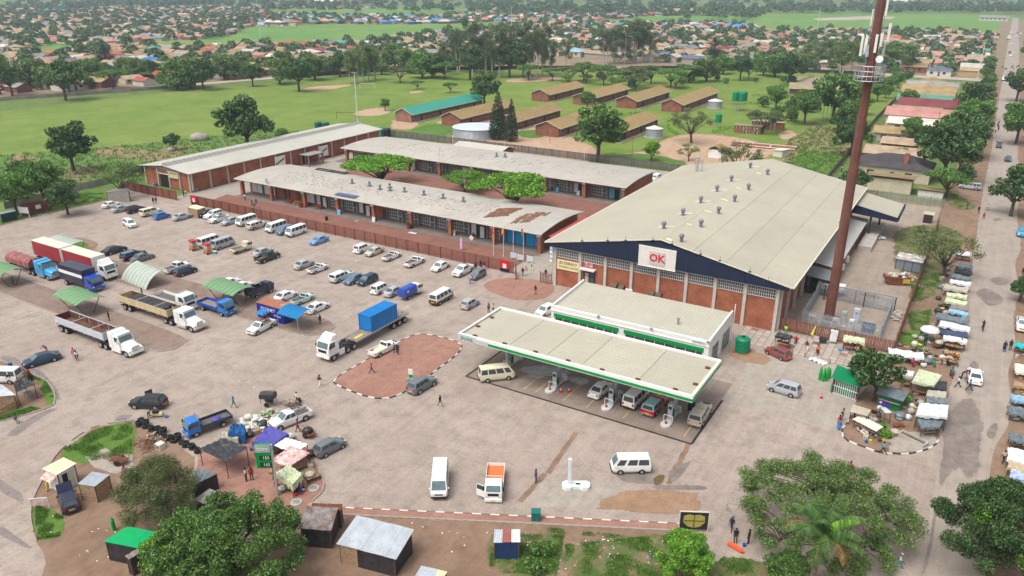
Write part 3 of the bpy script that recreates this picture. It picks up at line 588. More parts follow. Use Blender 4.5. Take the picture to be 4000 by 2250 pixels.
def shop_row(lbl,u0,u1,v0,v1,ze,zp,pier_u,bays,rust_at=(),face=1):
 T=thg('shop_row',lbl,'shops',(0,0,0))
 vm=(v0+v1)/2;arc=lambda v:ze+(zp-ze)*max(0,1-((v-vm)/((v1-v0)/2))**2)
 vw=v0+3.7
 sub(T,'wall',bxm(u0+1.4,u1-1.2,vw,vw+.25,0,ze-.25),brick);sub(T,'wall',bxm(u0+1.4,u1-1.2,v1-1.3,v1-1.05,0,ze-.2),brick)
 for u,uu in((u0+1.15,u0+1.4),(u1-1.2,u1-.95)):
  q=MB();pts=[(vw,0),(v1-1.05,0)]+[(v1-1.05-(v1-1.05-vw)*t/8,arc(v1-1.05-(v1-1.05-vw)*t/8)-.35)for t in rng(9)]
  q.ext(pts,'x',u,uu);sub(T,'gable_wall',q,brick)
  q=MB();n=10;pts=[(v0+.3+(v1-v0-.6)*t/n,arc(v0+.3+(v1-v0-.6)*t/n)-.12)for t in rng(n+1)];low=[(a,max(ze-.32,z-.75))for a,z in pts][::-1]
  q.ext(pts+low,'x',*((u-.18,u-.01)if u<(u0+u1)/2 else(uu+.01,uu+.18)));sub(T,'verge_board',q,gable_m)
 nseg=10
 for i in rng(nseg):
  a,b=u0+(u1-u0)*i/nseg,u0+(u1-u0)*(i+1)/nseg+.08;q=MB();n=12;dz=.025*(i%2)
  for t in rng(n+1):
   v=v0+(v1-v0)*t/n;z=arc(v)+dz;q.v+=[(a,v,z),(b,v,z),(a,v,z-.07),(b,v,z-.07)]
  for t in rng(n):
   c=t*4;q.f+=[(c,c+1,c+5,c+4),(c+2,c+6,c+7,c+3),(c,c+4,c+6,c+2),(c+1,c+3,c+7,c+5)];q.m+=[0]*4
  q.f+=[(0,2,3,1),(n*4,n*4+1,n*4+3,n*4+2)];q.m+=[0]*2
  sub(T,'roof_sheet',q,roof_old,smo=False)
 sub(T,'gutter',bxm(u0,u1,v0-.12,v0-.01,ze-.16,ze+.01),edge_m);sub(T,'gutter',bxm(u0,u1,v1+.01,v1+.12,ze-.16,ze+.01),edge_m)
 sub(T,'ceiling',bxm(u0+1.5,u1-1.3,v0+.2,vw-.01,ze-.32,ze-.26),sm(150,144,134,var=.15))
 sub(T,'eave_beam',bxm(u0+.3,u1-.3,v0+.32,v0+.5,ze-.42,ze-.1),gable_m)
 for u in pier_u:
  sub(T,'pier',bxm(u-.36,u+.36,v0+.5,v0+1.35,0,ze-.43),brick)
  sub(T,'lamp_box',bbm(u-.45,u+.45,v0+.22,v0+.5,ze-.72,ze-.44,.03),trw)
 n=len(bays);bw=(u1-1.4-(u0+1.6))/n
 for i,s in enu(bays):
  a=u0+1.6+bw*i;b=a+bw
  sub(T,'post',bxm(b-.18,b+.18,vw-.4,vw-.005,0,ze-.34),mt((.2,.155,.13),var=.2))
  sub(T,'fascia',bxm(a+.2,b-.2,vw-.12,vw-.005,2.75,ze-.4),fas_cols[s[0]])
  if len(s)>2:text('lettering',s[2],.55,black if s[0]in 'wgylk' else white,T,((a+b)/2,vw-.125,3.25),(R(90),0,0),depth=.01,sx=.9)
  kind=s[1]
  if kind=='G':
   window(T,a+.35,b-1.75,.45,2.6,vw,4,3,frame=shut_w,bar=.07,panes=True,pane_m=sh_glass)
   dd=sub(T,'door',bxm(b-1.5,b-.5,vw-.06,vw-.004,0,2.35),sh_glass);sub(dd,'frame',bxm(b-1.6,b-1.5,vw-.1,vw-.003,0,2.4).box(b-.5,b-.4,vw-.1,vw-.003,0,2.4).box(b-1.5,b-.5,vw-.1,vw-.061,1.1,1.2),shut_w)
  elif kind=='W':
   sub(T,'window_board',bxm(a+.35,(a+b)/2-.1,vw-.1,vw-.004,.4,2.6),shut_w);sub(T,'window_board',bxm((a+b)/2+.1,b-.4,vw-.1,vw-.004,.4,2.6),shut_w)
  elif kind=='S':
   for p_,r_ in((a+.25,(a+b)/2-.12),((a+b)/2+.12,b-.25)):sub(T,'shutter',bxm(p_,r_,vw-.12,vw-.004,.1,2.7),shut_b)
  elif kind=='D':
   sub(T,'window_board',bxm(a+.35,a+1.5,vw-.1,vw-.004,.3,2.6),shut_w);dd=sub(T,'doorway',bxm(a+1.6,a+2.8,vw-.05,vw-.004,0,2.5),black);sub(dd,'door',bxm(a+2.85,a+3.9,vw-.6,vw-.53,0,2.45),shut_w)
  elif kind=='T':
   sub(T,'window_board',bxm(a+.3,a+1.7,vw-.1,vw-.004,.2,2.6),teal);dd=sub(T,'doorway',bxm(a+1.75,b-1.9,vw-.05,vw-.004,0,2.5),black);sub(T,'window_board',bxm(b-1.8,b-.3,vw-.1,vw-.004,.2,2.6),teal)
  elif kind=='B':
   sub(T,'gate',bxm(b-1.7,b-.5,vw-.08,vw-.004,0,2.3),sm(96,66,50))
 return T,arc
bays1=[('w','W'),('n','W'),('w','B'),('c','B'),('g','W'),('g','D','SPORTS BAR'),('n','G'),('g','G'),('w','D','WATERSHOW PIPES'),('w','B'),('w','G','BABY'),('c','G'),('w','G'),('b','G'),('w','G'),('c','D'),('l','G'),('y','S','R.MUGURI'),('c','S')]
T1,arc1=shop_row('long front row of shops with a curved pale roof, brick piers and rust patches',-157.6,-69.6,125.,143.4,4.25,5.,[-156.,-145.6,-134.4,-123.8,-113.,-102.5,-92.,-81.1,-70.4],bays1)
bays2=[('w','G'),('c','G'),('b','G'),('m','G'),('c','D','SELECT'),('g','G'),('b','G'),('m','G'),('c','W'),('w','G'),('w','G'),('g','G'),('c','B'),('w','G'),('b','G'),('c','D'),('k','G'),('m','T')]
T2,arc2=shop_row('rear row of shops with curved pale roof behind the courtyard acacias',-161.5,-70.2,167.3,187.6,4.25,4.95,[-160.,-148,-137,-126,-115,-104,-92.7,-81.6,-71.2],bays2)
def on_arc(arc,px,py):
 z=5
 for _ in rng(30):
  u,v=at(px,py,z);z=arc(v)
 return u,v,z
v2=MB();v2.box(-.45,.45,-.45,.45,-.1,.22);v2.cyl((0,0,.2),(0,0,.75),.22,.22,8);v2.sphere((0,0,.95),.33,8,5);v2m=v2.mesh('roof_vent',[fan_m])
for(a,b)in((968,405),(1143,432),(1248,465),(1346,450),(1349,478),(1495,490),(1690,522),(1883,555),(2087,588)):
 inst('roof_vent',v2m,T1,on_arc(arc1,1000+a/2.576,560+b/2.576))
for(a,b)in((2420,135),(2505,140)):inst('roof_vent',v2m,T2,on_arc(arc2,1000+a/2.576,560+b/2.576))
u,v,z=on_arc(arc1,1355,765)
sp_=MB()
for i in rng(4):sp_.box(u-3.1+i*1.55,u-3.1+i*1.55+1.45,v-.9,v+.9,0,.06)
o_=sub(T1,'solar_panel',sp_,mt((.05,.08,.22),rgh=.15,var=.2,spec=.6));o_.location=(0,0,z+.16)
u,v,z=on_arc(arc1,1290,672);sub(T1,'roof_hatch',bxm(u-5,u+5,v-.35,v-.2,z,z+.28).box(u-5,u+5,v+1.3,v+1.45,z-.1,z+.2).box(u-5,u-4.8,v-.19,v+1.29,z,z+.25).box(u+4.8,u+5,v-.19,v+1.29,z,z+.25).box(u-.1,u+.1,v-.19,v+1.29,z,z+.25),dst)
rr=Rnd(5);rustm=mt((.2,.085,.045),rgh=.9,var=.4,scale=3)
for(x0,y0,nn,ln,sl)in((1905,842,7,8,0),(2010,865,2,8,0),(2045,862,3,9,0),(2135,838,1,4,0)):
 for k in rng(nn):
  u,v,z=on_arc(arc1,x0+k*14,y0-k*1+0)
  for j in rng(ln):
   vv=v+j*.85-1.
   q=MB();q.box(u-.32+rr.u(-.15,.15),u+.3+rr.u(-.15,.2),vv-.3,vv+.28,arc1(vv)+.05,arc1(vv)+.09);sub(T1,'rust_patch',q,rustm)
fixm=bxm(-.16,.22,-.1,.1,0,.035).mesh('roof_clip',[mt((.33,.25,.19),rgh=.9,var=.35)])
def clips(T,arc,ua,ub,va,vb,nu,nv,p):
 for i in rng(nu):
  for j in rng(nv):
   if rr.random()<p:
    u=ua+(ub-ua)*i/nu+rr.u(-.2,.2);v=va+(vb-va)*j/nv+rr.u(-.15,.15)
    inst('roof_clip',fixm,T,(u,v,arc(v)+.03),rz=rr.u(-.2,.2),scale=rr.u(.9,1.7))
clips(T1,arc1,-148,-82,129,136.5,46,7,.55);clips(T2,arc2,-150,-76,172,181,46,7,.42)
for(a,b,h)in((590,490,4.2),(1852,150,0)):
 if h:
  u,v,z=on_arc(arc1,1000+a/2.576,560+b/2.576);sub(T1,'aerial',cym((u,v,z),(u,v,z+5.2),.03,.03,5).box(u-.5,u+.5,v-.02,v+.02,z+5,z+5.05),steel)
u,v,z=on_arc(arc2,1718,625);sub(T2,'aerial',cym((u,v,z),(u,v,z+3.2),.03,.03,5).box(u-.6,u+.9,v-.02,v+.02,z+3.1,z+3.16),steel)
u,v,z=on_arc(arc1,1042,716);q=MB();q.sphere((0,0,0),.55,10,6,sz=.3);q.xf(Matrix.Rotation(R(60),4,'X'));q.xf(Matrix.Translation((u,v,z+.8)));q.cyl((u,v,z),(u,v,z+.7),.04,.04,5);sub(T1,'satellite_dish',q,grey)
Q=thg('store_building','small low store with pale gabled roof behind the rear shop row','store',(0,0,0))
sub(Q,'wall',bxm(-137,-121,190.5,199,0,3.),brick)
q=MB();q.ext([(189.8,3.1),(194.7,4.1),(199.6,3.1),(199.6,3.),(194.7,4.),(189.8,3.)],'x',-138,-120);sub(Q,'roof',q,ribbed('store roof',(.46,.44,.38),axis='x',pitch=.35))
Q=thg('lean_to','red sheet lean-to roof against the end of the front shop row','lean-to',(0,0,0))
q=MB();q.slab([(-69.2,127,3.4),(-62.2,127,2.9),(-62.2,143,2.9),(-69.2,143,3.4)],.07);sub(Q,'roof',q,ribbed('red lean-to sheet',(.42,.09,.07),axis='y',pitch=.3))
for v in(127.5,134,142.5):sub(Q,'post',bxm(-62.5,-62.35,v-.07,v+.07,0,2.85),dst)
sub(Q,'shutter',bxm(-68.6,-62.6,127.3,127.4,.05,2.6),shut_b)
Wh=thg('market_hall','long low brick market hall with cream gabled roof and ragged ridge capping','hall',(0,0,0))
a0,a1,b0,b1=-187.6,-169.4,121.,194.;am=(a0+a1)/2
sub(Wh,'wall',bxm(a0,a1,b0,b0+.3,0,4.6),brick);sub(Wh,'wall',bxm(a0,a1,b1-.3,b1,0,4.6),brick)
sub(Wh,'wall',bxm(a1-.3,a1,b0+.31,b1-.31,0,4.6),brick);sub(Wh,'wall',bxm(a0,a0+.3,b0+.31,b1-.31,0,4.6),brick)
for v_ in(b0-.02,b1-.2):
 q=MB();q.ext([(a0,4.61),(a1,4.61),(am,5.75)],'y',v_,v_+.22);sub(Wh,'gable_panel',q,gable_m)
rw=ribbed('hall roof sheet',(.45,.44,.385),axis='y',pitch=.4,var=.06,scale=.2,stain=(.44,.42,.36),sta=.4)
hz=lambda u:5.95-abs(u-am)*(1.05/9.9)
for s in(-1,1):
 for k in rng(6):
  v0_,v1_=b0-.9+k*12.45,b0-.9+(k+1)*12.45+.1;x0,x1=(am-9.9,am)if s<0 else(am,am+9.9);dz=.02*(k%2)
  q=MB();q.add([(x0,v0_,hz(x0)+dz),(x1,v0_,hz(x1)+dz),(x1,v1_,hz(x1)+dz),(x0,v1_,hz(x0)+dz),(x0,v0_,hz(x0)-.06),(x1,v0_,hz(x1)-.06),(x1,v1_,hz(x1)-.06),(x0,v1_,hz(x0)-.06)],BXF);sub(Wh,'roof_sheet',q,rw)
capm=mt((.3,.29,.27),rgh=.9,var=.45,scale=1.2,bump=.5)
for k in rng(48):
 v=b0-.5+k*1.55;q=MB();q.ext([(am-1.1,hz(am-1.1)+.06),(am-.25,6.55),(am+.25,6.55),(am+1.1,hz(am+1.1)+.06)],'y',0,1.5)
 o_=sub(Wh,'ridge_tile',q,capm);o_.location=(0,v,rr.u(-.03,.03))
for k in rng(14):
 v=b0+.3+k*5.58;sub(Wh,'column',bxm(a1+.002,a1+.36,v-.16,v+.16,0,4.75),col_c)
for u in(a0+.2,-182.2,-177.6,-173.4,a1-.2):sub(Wh,'column',bxm(u-.17,u+.17,b0-.3,b0-.022,0,4.7),col_c)
sub(Wh,'gutter',bxm(a1+.55,a1+.75,b0-.8,b1+.7,4.72,4.9),edge_m)
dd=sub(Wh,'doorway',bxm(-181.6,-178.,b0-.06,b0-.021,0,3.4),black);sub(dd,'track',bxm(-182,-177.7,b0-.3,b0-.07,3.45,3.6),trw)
sg=sub(Wh,'sign_board',bxm(-177.2,-173.7,b0-.4,b0-.31,2.9,4.6),sm(208,190,150))
text('lettering','BUDIRIRO',.55,brown_t,sg,(-175.45,b0-.41,4.1),(R(90),0,0),shear=.2,sx=1.1)
pr_=sub(Wh,'porch_roof',bxm(a1+.8,-164.6,157.3,163.6,3.15,3.3),concrete_d)
for(u,v)in((-168.,157.6),(-165.,157.6),(-168.,163.2),(-165.,163.2)):sub(Wh,'porch_post',bxm(u-.2,u+.2,v-.2,v+.2,0,3.14),brick)
for(v0_,v1_)in((148.6,152.4),(165.8,169.6)):
 s_=sub(Wh,'sign_board',bxm(a1+.37,a1+.47,v0_,v1_,.8,4.),white);sub(s_,'stripe',MB().add([(a1+.475,v0_+.3,1.6),(a1+.475,v1_-.3,2.8),(a1+.475,v1_-.3,3.3),(a1+.475,v0_+.3,2.1)],[(0,1,2,3)]),sm(110,60,50))
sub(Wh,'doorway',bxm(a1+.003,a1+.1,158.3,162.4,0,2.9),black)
C_=thg('fuel_canopy','wide flat fuel station canopy with cream roof and green and white fascia','canopy',(0,0,0))
c0,c1,d0,d1=-55.4,-22.6,76.8,87.5
deck=ribbed('canopy deck',(.42,.395,.31),axis='y',pitch=.55,var=.06,scale=.3,stain=(.4,.38,.3),sta=.4,strength=.5)
xs=[c0+.4,-47.8,-42.2,-37.2,-29.6,c1-.4]
for a,b in zip(xs[:-1],xs[1:]):sub(C_,'roof_sheet',bxm(a+.03,b-.03,d0+.4,d1-.4,5.5,5.62),deck)
sub(C_,'soffit',bxm(c0+.2,c1-.2,d0+.2,d1-.2,5.02,5.1),sm(190,190,188))
fw=sm(228,228,224,rgh=.4,var=.04);fs=sm(186,190,194,rgh=.35,var=.05)
for nm,(x0,x1,y0,y1)in dict(f=(c0,c1,d0,d0+.28),b=(c0,c1,d1-.28,d1),l=(c0,c0+.28,d0+.29,d1-.29),r=(c1-.28,c1,d0+.29,d1-.29)).items():
 sub(C_,'fascia',bxm(x0,x1,y0,y1,4.98,5.86),fw)
sub(C_,'stripe',bxm(-50.6,c1+.02,d0-.03,d0-.003,5.08,5.44),gzu);sub(C_,'stripe',bxm(c1+.003,c1+.03,d0-.03,d1,5.08,5.44),gzu)
sub(C_,'fascia_end',bxm(c0-.03,-52.6,d0-.05,d0-.003,5.,5.84),fs);sub(C_,'fascia_end',bxm(-52.6,-50.6,d0-.04,d0-.003,5.08,5.6),fs)
text('lettering','zuva',.95,gzu,C_,(-54.,d0-.06,5.38),(R(90),0,0),sx=1.2)
sub(C_,'edge_strip',bxm(c0+.28,c1-.28,d0+.29,d0+.42,5.63,5.7),sm(190,196,110));sub(C_,'edge_strip',bxm(c1-.45,c1-.29,d0+.43,d1-.3,5.63,5.7),sm(190,196,110))
for k,(u,v)in enu([(c0+2.2+k*4.7,d0+.75)for k in rng(7)]+[(c1-.8,d0+3.2),(c1-.9,d0+8),(c0+.9,d0+7.),(c0+.9,d0+3.5)]):sub(C_,'fixing_box',bbm(u-.28,u+.28,v-.18,v+.18,5.62,5.82,.03),sm(104,52,34))
for(u0,v0_)in((-50.4,81.4),(-42.1,81.2),(-33.9,81.1),(-26.1,81.6)):
 sub(C_,'column',bxm(u0-.2,u0+.2,v0_-.2,v0_+.2,.2,5.02),sm(170,174,176));sub(C_,'floodlight',bbm(u0-.5,u0+.1,v0_-.5,v0_-.25,4.2,4.6,.03),white)
isl_m=sm(196,198,196,var=.12)
for k,(u0,v0_)in enu([(-50.4,82.4),(-42.1,80.4),(-33.9,80.2),(-26.1,80.4)]):
 pos=('at the far left under the canopy','beside the two traffic cones','beside the white minibus','nearest the canopy front corner')[k]
 I=thg('pump_island','white concrete pump island '+pos,'pump island',(u0,v0_,0))
 q=MB();pts=[(.62*cos(t)-0,-2.+.62*sin(t))for t in[pi+pi*i/6 for i in rng(7)]]+[(.62,-1.5),(.36,-1.1),(.36,1.3),(.62,1.8),(.62,2.2),(-.62,2.2),(-.62,1.8),(-.36,1.3),(-.36,-1.1),(-.62,-1.5)]
 q.prism(pts,0,.22);sub(I,'plinth',q,isl_m)
 sub(I,'guard_rail',tbm([(-.55,-1.2,.2),(-.55,-1.2,1.),(.55,-1.2,1.),(.55,-1.2,.2)],.045).tube([(-.55,1.6,.2),(-.55,1.6,1.),(.55,1.6,1.),(.55,1.6,.2)],.045),white)
 sub(I,'bucket',cym((0,-1.9,.22),(0,-1.9,.5),.13,.17,8),red_p)
 sub(I,'guard_rail',bbm(-.5,.5,2.,2.3,.22,.55,.05),isl_m)
 Pm=thg('fuel_pump','grey fuel dispenser with black hoses on the island '+pos,'fuel pump',(u0,v0_-.25,.22))
 sub(Pm,'cabinet',bbm(-.3,.3,-.45,.45,0,2.05,.04),sm(176,182,186));sub(Pm,'display',bxm(-.2,.2,-.47,-.452,1.35,1.75),glass_d)
 sub(Pm,'panel',bxm(.302,.32,-.35,.35,.15,1.1),gzu)
 for s in(-1,1):sub(Pm,'hose',tbm([(s*.32,-.2,1.6),(s*.5,-.3,1.),(s*.45,-.35,.5),(s*.36,-.1,.7),(s*.34,-.1,1.2)],.03),black);sub(Pm,'nozzle',bxm(s*.31-.03,s*.31+.03,-.16,-.04,1.1,1.4),black)
sf_=sm(196,180,70,var=.3)
for u in(-45.3,-43.6,-39.5,-36.2,-31.2,-23.4):sht('bay_marking',rect(u,u+.09,77.2,82.6),.014,sf_)
Sh=thg('station_shop','white flat-roofed fuel station shop with green band and cream ribbed roof','shop',(0,0,0))
e0,e1,g0,g1=-51.,-26.4,95.,106.
sub(Sh,'wall',bxm(e0,e1,g0,g0+.25,0,4.25),fw);sub(Sh,'wall',bxm(e0,e1,g1-.25,g1,0,3.7),fw)
for u in(e0,e1-.25):
 q=MB();q.ext([(g0+.26,0),(g1-.26,0),(g1-.26,5.),(g0+2,4.55),(g0+.26,4.4)],'x',u,u+.25);sub(Sh,'gable_wall',q,fw)
q=MB();q.slab([(e0+.26,g0+.9,4.),(e1-.26,g0+.9,4.),(e1-.26,g1-.1,4.55),(e0+.26,g1-.1,4.55)],.1)
sub(Sh,'roof',q,ribbed('shop roof sheet',(.44,.42,.34),axis='x',pitch=.5,var=.05,scale=.3,strength=.7));sub(Sh,'box_gutter',bxm(e0+.26,e1-.26,g0+.26,g0+.88,3.9,4.05),fw)
for(a,b)in((e0+.5,-39.8),(-39.,e1-.7)):
 sub(Sh,'green_band',bxm(a,b,g0-.06,g0-.003,2.5,3.15),gzu);sub(Sh,'shopfront',bxm(a+.2,b-.2,g0-.04,g0-.003,.2,2.49),mt((.05,.06,.06),rgh=.15,var=.5,scale=1))
 for i in rng(8):sub(Sh,'mullion',bxm(a+.2+i*(b-a-.4)/7.6,a+.28+i*(b-a-.4)/7.6,g0-.08,g0-.041,.2,2.49),sm(200,200,200))
sub(Sh,'ledge',bxm(e0,e1,g0-.12,g0-.003,3.5,3.62),fw)
s_=sub(Sh,'sign_board',bxm(-28.9,-26.9,g0-.1,g0-.02,3.7,4.15),white);text('lettering','BUDIRIRO',.36,tgr,s_,(-27.9,g0-.105,3.92),(R(90),0,0),sx=1.05)
for(v0_,v1_)in((96.6,99.2),(101.2,104.6)):window(Sh,v0_,v1_,.05,2.9,e1,4,3,face=1,axis='y',frame=sm(170,170,172),bar=.08)
sub(Sh,'downpipe',cym((e1+.12,g1+.1,0),(e1+.12,g1+.1,5.9),.07,.07,6),fw)
u_,v_=at(2648,1268,4.1);sub(Sh,'vent_pipe',cym((u_,v_,4.),(u_,v_,5.),.18,.18,8).cyl((u_,v_,5.),(u_,v_,5.15),.24,.24,8),grey)
for(px,py)in((2343,1233),(2549,1281),(2772,1330)):u_,v_=at(px,py,4.25);sub(Sh,'floodlight',bbm(u_-.2,u_+.2,g0-.25,g0-.01,4.2,4.45,.03),grey)
P_=thg('totem_plinth','bare white post on a white eight-sided plinth near the frontage path','plinth',at(2245,1902))
sub(P_,'plinth',MB().prism([(-1.35,-.35),(-1.05,-.7),(-.5,-.7),(-.4,-.45),(.55,-.45),(.7,-.7),(1.3,-.7),(1.6,-.35),(1.6,.3),(1.3,.6),(-1.,.6),(-1.35,.3)],0,.38),sm(224,226,224,var=.06));P_.rotation_euler[2]=R(31)
sub(P_,'post',bbm(-.75,-.4,-.18,.18,.38,3.5,.02),sm(214,222,228,var=.05));sub(P_,'hole',bxm(.1,.6,-.12,.15,.37,.39),black)
bx_,by_=at(1085,1935)
Z_=thg('price_sign','tall green fuel price sign on a steel pole reading 150 and 165','sign',(bx_,by_,0),R(33));Z_.scale=(.87,)*3
sub(Z_,'pole',bbm(-.13,.13,-.13,.13,0,7.2,.03),mt((.5,.52,.54),metal=.5,rgh=.4));pn=sub(Z_,'panel',bbm(-1.95,-.1,-.16,.16,4.,7.25,.03),gzu)
sub(pn,'top_band',bxm(-1.93,-.12,-.19,-.162,6.2,7.2),sm(168,172,176));text('lettering','zuva',.72,white,pn,(-1.02,-.2,6.7),(R(90),0,0),sx=1.)
sub(pn,'number_strip',bxm(-1.5,-.14,-.19,-.162,5.15,5.75),sm(16,60,36));sub(pn,'number_strip',bxm(-1.5,-.14,-.19,-.162,4.2,4.8),sm(16,60,36))
text('lettering','150',.55,white,pn,(-.72,-.2,5.45),(R(90),0,0));text('lettering','165',.55,white,pn,(-.72,-.2,4.5),(R(90),0,0))
# == FENCES, SCHOOL, MAST AND OTHER FIXED THINGS
def pfence(lbl,a,b,h,pw,gap,m,post_m,name='palisade_fence',cat='fence',rails=(.35,.8),pev=2.7,most=300,pointed=True,thick=.03,seed=1,lean=0.,missing=0.,grp=None,postw=.12):
 T=thg(name,lbl,cat,(a[0],a[1],0),grp=grp)
 L=hypot(b[0]-a[0],b[1]-a[1]);ang=atan2(b[1]-a[1],b[0]-a[0]);T.rotation_euler[2]=ang
 r=Rnd(seed);n=int(L/(pw+gap));q=MB()
 if pointed:q.add([(-pw/2,-thick/2,.06),(pw/2,-thick/2,.06),(pw/2,-thick/2,h-.08),(0,-thick/2,h),(-pw/2,-thick/2,h-.08),(-pw/2,thick/2,.06),(pw/2,thick/2,.06),(pw/2,thick/2,h-.08),(0,thick/2,h),(-pw/2,thick/2,h-.08)],[(0,1,2,3,4),(9,8,7,6,5),(0,5,6,1),(1,6,7,2),(2,7,8,3),(3,8,9,4),(4,9,5,0)])
 else:q.box(-pw/2,pw/2,-thick/2,thick/2,.05,h)
 me=q.mesh('pale',[m])
 near=sorted(rng(n),key=lambda i:hypot(a[0]+cos(ang)*i*(pw+gap),a[1]+sin(ang)*i*(pw+gap)))[:most];near=set(near)
 rest=MB()
 for i in rng(n):
  if r.random()<missing:continue
  x=(i+.5)*(pw+gap)
  if i in near:inst('pale',me,T,(x,0,r.u(-.03,.03)),rot=(0,r.u(-lean,lean),0))
  else:rest.box(x-pw/2,x+pw/2,-thick/2,thick/2,.05,h)
 if rest.v:rest.obj('pales',m,T)['kind']='stuff'
 for z in rails:T_=bxm(0,L,thick/2+.002,thick/2+.06,h*z-.035,h*z+.035).obj('rail',post_m,T)
 k=max(1,int(L/pev));pm=bxm(-postw/2,postw/2,.07,.07+postw,0,h+.05).mesh('post',[post_m])
 for i in rng(k+1):inst('post',pm,T,(L*i/k,0,0))
 return T
red_f=mt((.22,.085,.058),rgh=.75,var=.3,scale=.6,island=.18)
grey_f=mt((.36,.4,.44),rgh=.5,metal=.3,var=.15,island=.1)
conc_f=mt((.27,.25,.225),rgh=.9,var=.25,scale=.7,island=.16)
conc_d=mt((.14,.125,.115),rgh=.9,var=.3,scale=.7,island=.2)
pfence('long red steel palisade in front of the shop row',(-68.9,113.4),(-135,113.4),2.35,.14,.1,red_f,redpaint,most=275,seed=2)
pfence('red close-boarded palisade before the left end of the shop row',(-135.2,113.4),(-159.8,113.6),2.35,.15,.03,red_f,redpaint,seed=3)
pfence('red close-boarded fence left of the gate opening by the hall',(-165.6,113.9),(-187.6,113.7),2.35,.15,.03,red_f,redpaint,seed=4)
pfence('short red palisade gate between the poster fence and supermarket corner',(-62.6,112.2),(-60.4,112.2),2.,.14,.14,red_f,redpaint)
pfence('red palisade behind the pavement vendors beside the supermarket',(-21.4,113.9),(-5.,113.8),2.1,.15,.06,red_f,redpaint,seed=5,lean=.03)
pfence('rusty red palisade down the side of the service yard',(-5.,113.9),(-4.6,186),2.1,.15,.04,red_f,redpaint,most=290,seed=6,lean=.02)
pfence('weathered concrete palisade at the end of the service yard',(-22.5,204.2),(-4.8,204.4),2.3,.16,.14,conc_f,conc_d,seed=7)
pfence('grey precast palisade between the rear shops and the school',(-66,207),(-185,207),2.2,.2,.06,conc_d,conc_d,most=290,seed=8,lean=.03,missing=.015)
for k,(a,b,lab)in enu([((-18.6,117.9),(-7.3,117.6),'near side of the mast compound'),((-7.3,117.6),(-7.3,129.9),'right side of the mast compound'),((-18.8,131.6),(-7.3,129.9),'far side of the mast compound'),((-18.6,117.9),(-18.8,131.6),'left side of the mast compound')]):
 pfence('galvanised palisade along the '+lab,a,b,2.4,.09,.1,grey_f,grey_f,seed=9+k,grp='mast compound fence')
pfence('open rusty gate leaf at the pedestrian entrance by the banner',(-68.4,113.2),(-66.9,110.8),2.2,.12,.12,red_f,redpaint,name='steel_gate',cat='gate')
for nm,p,rz,lab in(('a',(-70.6,113.2),0,'red and black advertising banner on the fence near the supermarket entrance'),('b',(-158.3,113.3),0,'red advertising banner on the fence beside the hall gate')):
 B_=thg('banner',lab,'banner',(p[0],p[1]-.12,0),rz)
 sub(B_,'sheet',bxm(-.95,.95,-.03,0.,.15,2.35),sm(200,20,44,rgh=.5));sub(B_,'panel',bxm(-.95,.95,-.05,-.031,.15,.8),sm(28,26,50));sub(B_,'motif',MB().prism([(-.4,-.045),(.35,-.045),(.35,-.032),(-.4,-.032)],.85,1.7),sm(226,214,210))
def panel_wall(lbl,pts,h,m,seg=2.,name='panel_wall',grp=None):
 T=thg(name,lbl,'wall',(pts[0][0],pts[0][1],0),grp=grp);r=Rnd(3);T.location=(0,0,0)
 me=bxm(-seg/2+.03,seg/2-.03,-.03,.03,0,h).mesh('panel',[m]);pm=bxm(-.07,.07,-.08,.08,0,h+.1).mesh('post',[m]);d=0;nxt=seg/2
 for a,b in zip(pts[:-1],pts[1:]):
  s=hypot(b[0]-a[0],b[1]-a[1]);an=atan2(b[1]-a[1],b[0]-a[0])
  while d+s>=nxt:
   t=(nxt-d)/s;x,y=a[0]+(b[0]-a[0])*t,a[1]+(b[1]-a[1])*t
   inst('panel',me,T,(x,y,r.u(-.12,0)),rz=an);inst('post',pm,T,(x-cos(an)*seg/2,y-sin(an)*seg/2,0),rz=an);nxt+=seg
  d+=s
 return T
panel_wall('grey precast panel wall behind the grass strip at the left',pxs((20,815),(285,752),(300,745),(452,712)),1.7,conc_f)
panel_wall('tall dark panel wall beside the front of the market hall',pxs((455,700),(520,690),(575,672)),2.3,conc_d,seg=1.)
panel_wall('dark wall along the gravel road behind the sports field',[(-336,310),(-312,362),(-281,393),(-250,418),(-200,449)],2.,sm(44,42,40,var=.3),seg=5)
panel_wall('dark wall along the side road beyond the school',[(-192,453),(-140,485),(-118,491.5),(-66,492)],2.,sm(44,42,40,var=.3),seg=5)
panel_wall('low wall of the township lane at the far left of the field',[(-392,150),(-378,186),(-358,232),(-350,262)],1.6,conc_f,seg=4)
panel_wall('dark slatted wall between the maize plot and the roadside houses',[(-33.5,208),(-34.5,260),(-36.5,330),(-37,440)],1.8,conc_d,seg=2.5)
moss=ribbed('mossy roof sheet',(.3,.215,.075),axis='y',pitch=.35,var=.18,scale=.5,stain=(.27,.16,.09),sta=.7)
green_r=ribbed('green roof sheet',(.035,.27,.2),axis='y',pitch=.35,var=.06,scale=.5)
moss2=ribbed('grey mossy roof sheet',(.3,.25,.16),axis='y',pitch=.35,var=.2,scale=.5,stain=(.24,.2,.09),sta=.7)
barge=sm(196,190,180,var=.1)
win_d=sm(40,38,40,rgh=.3)
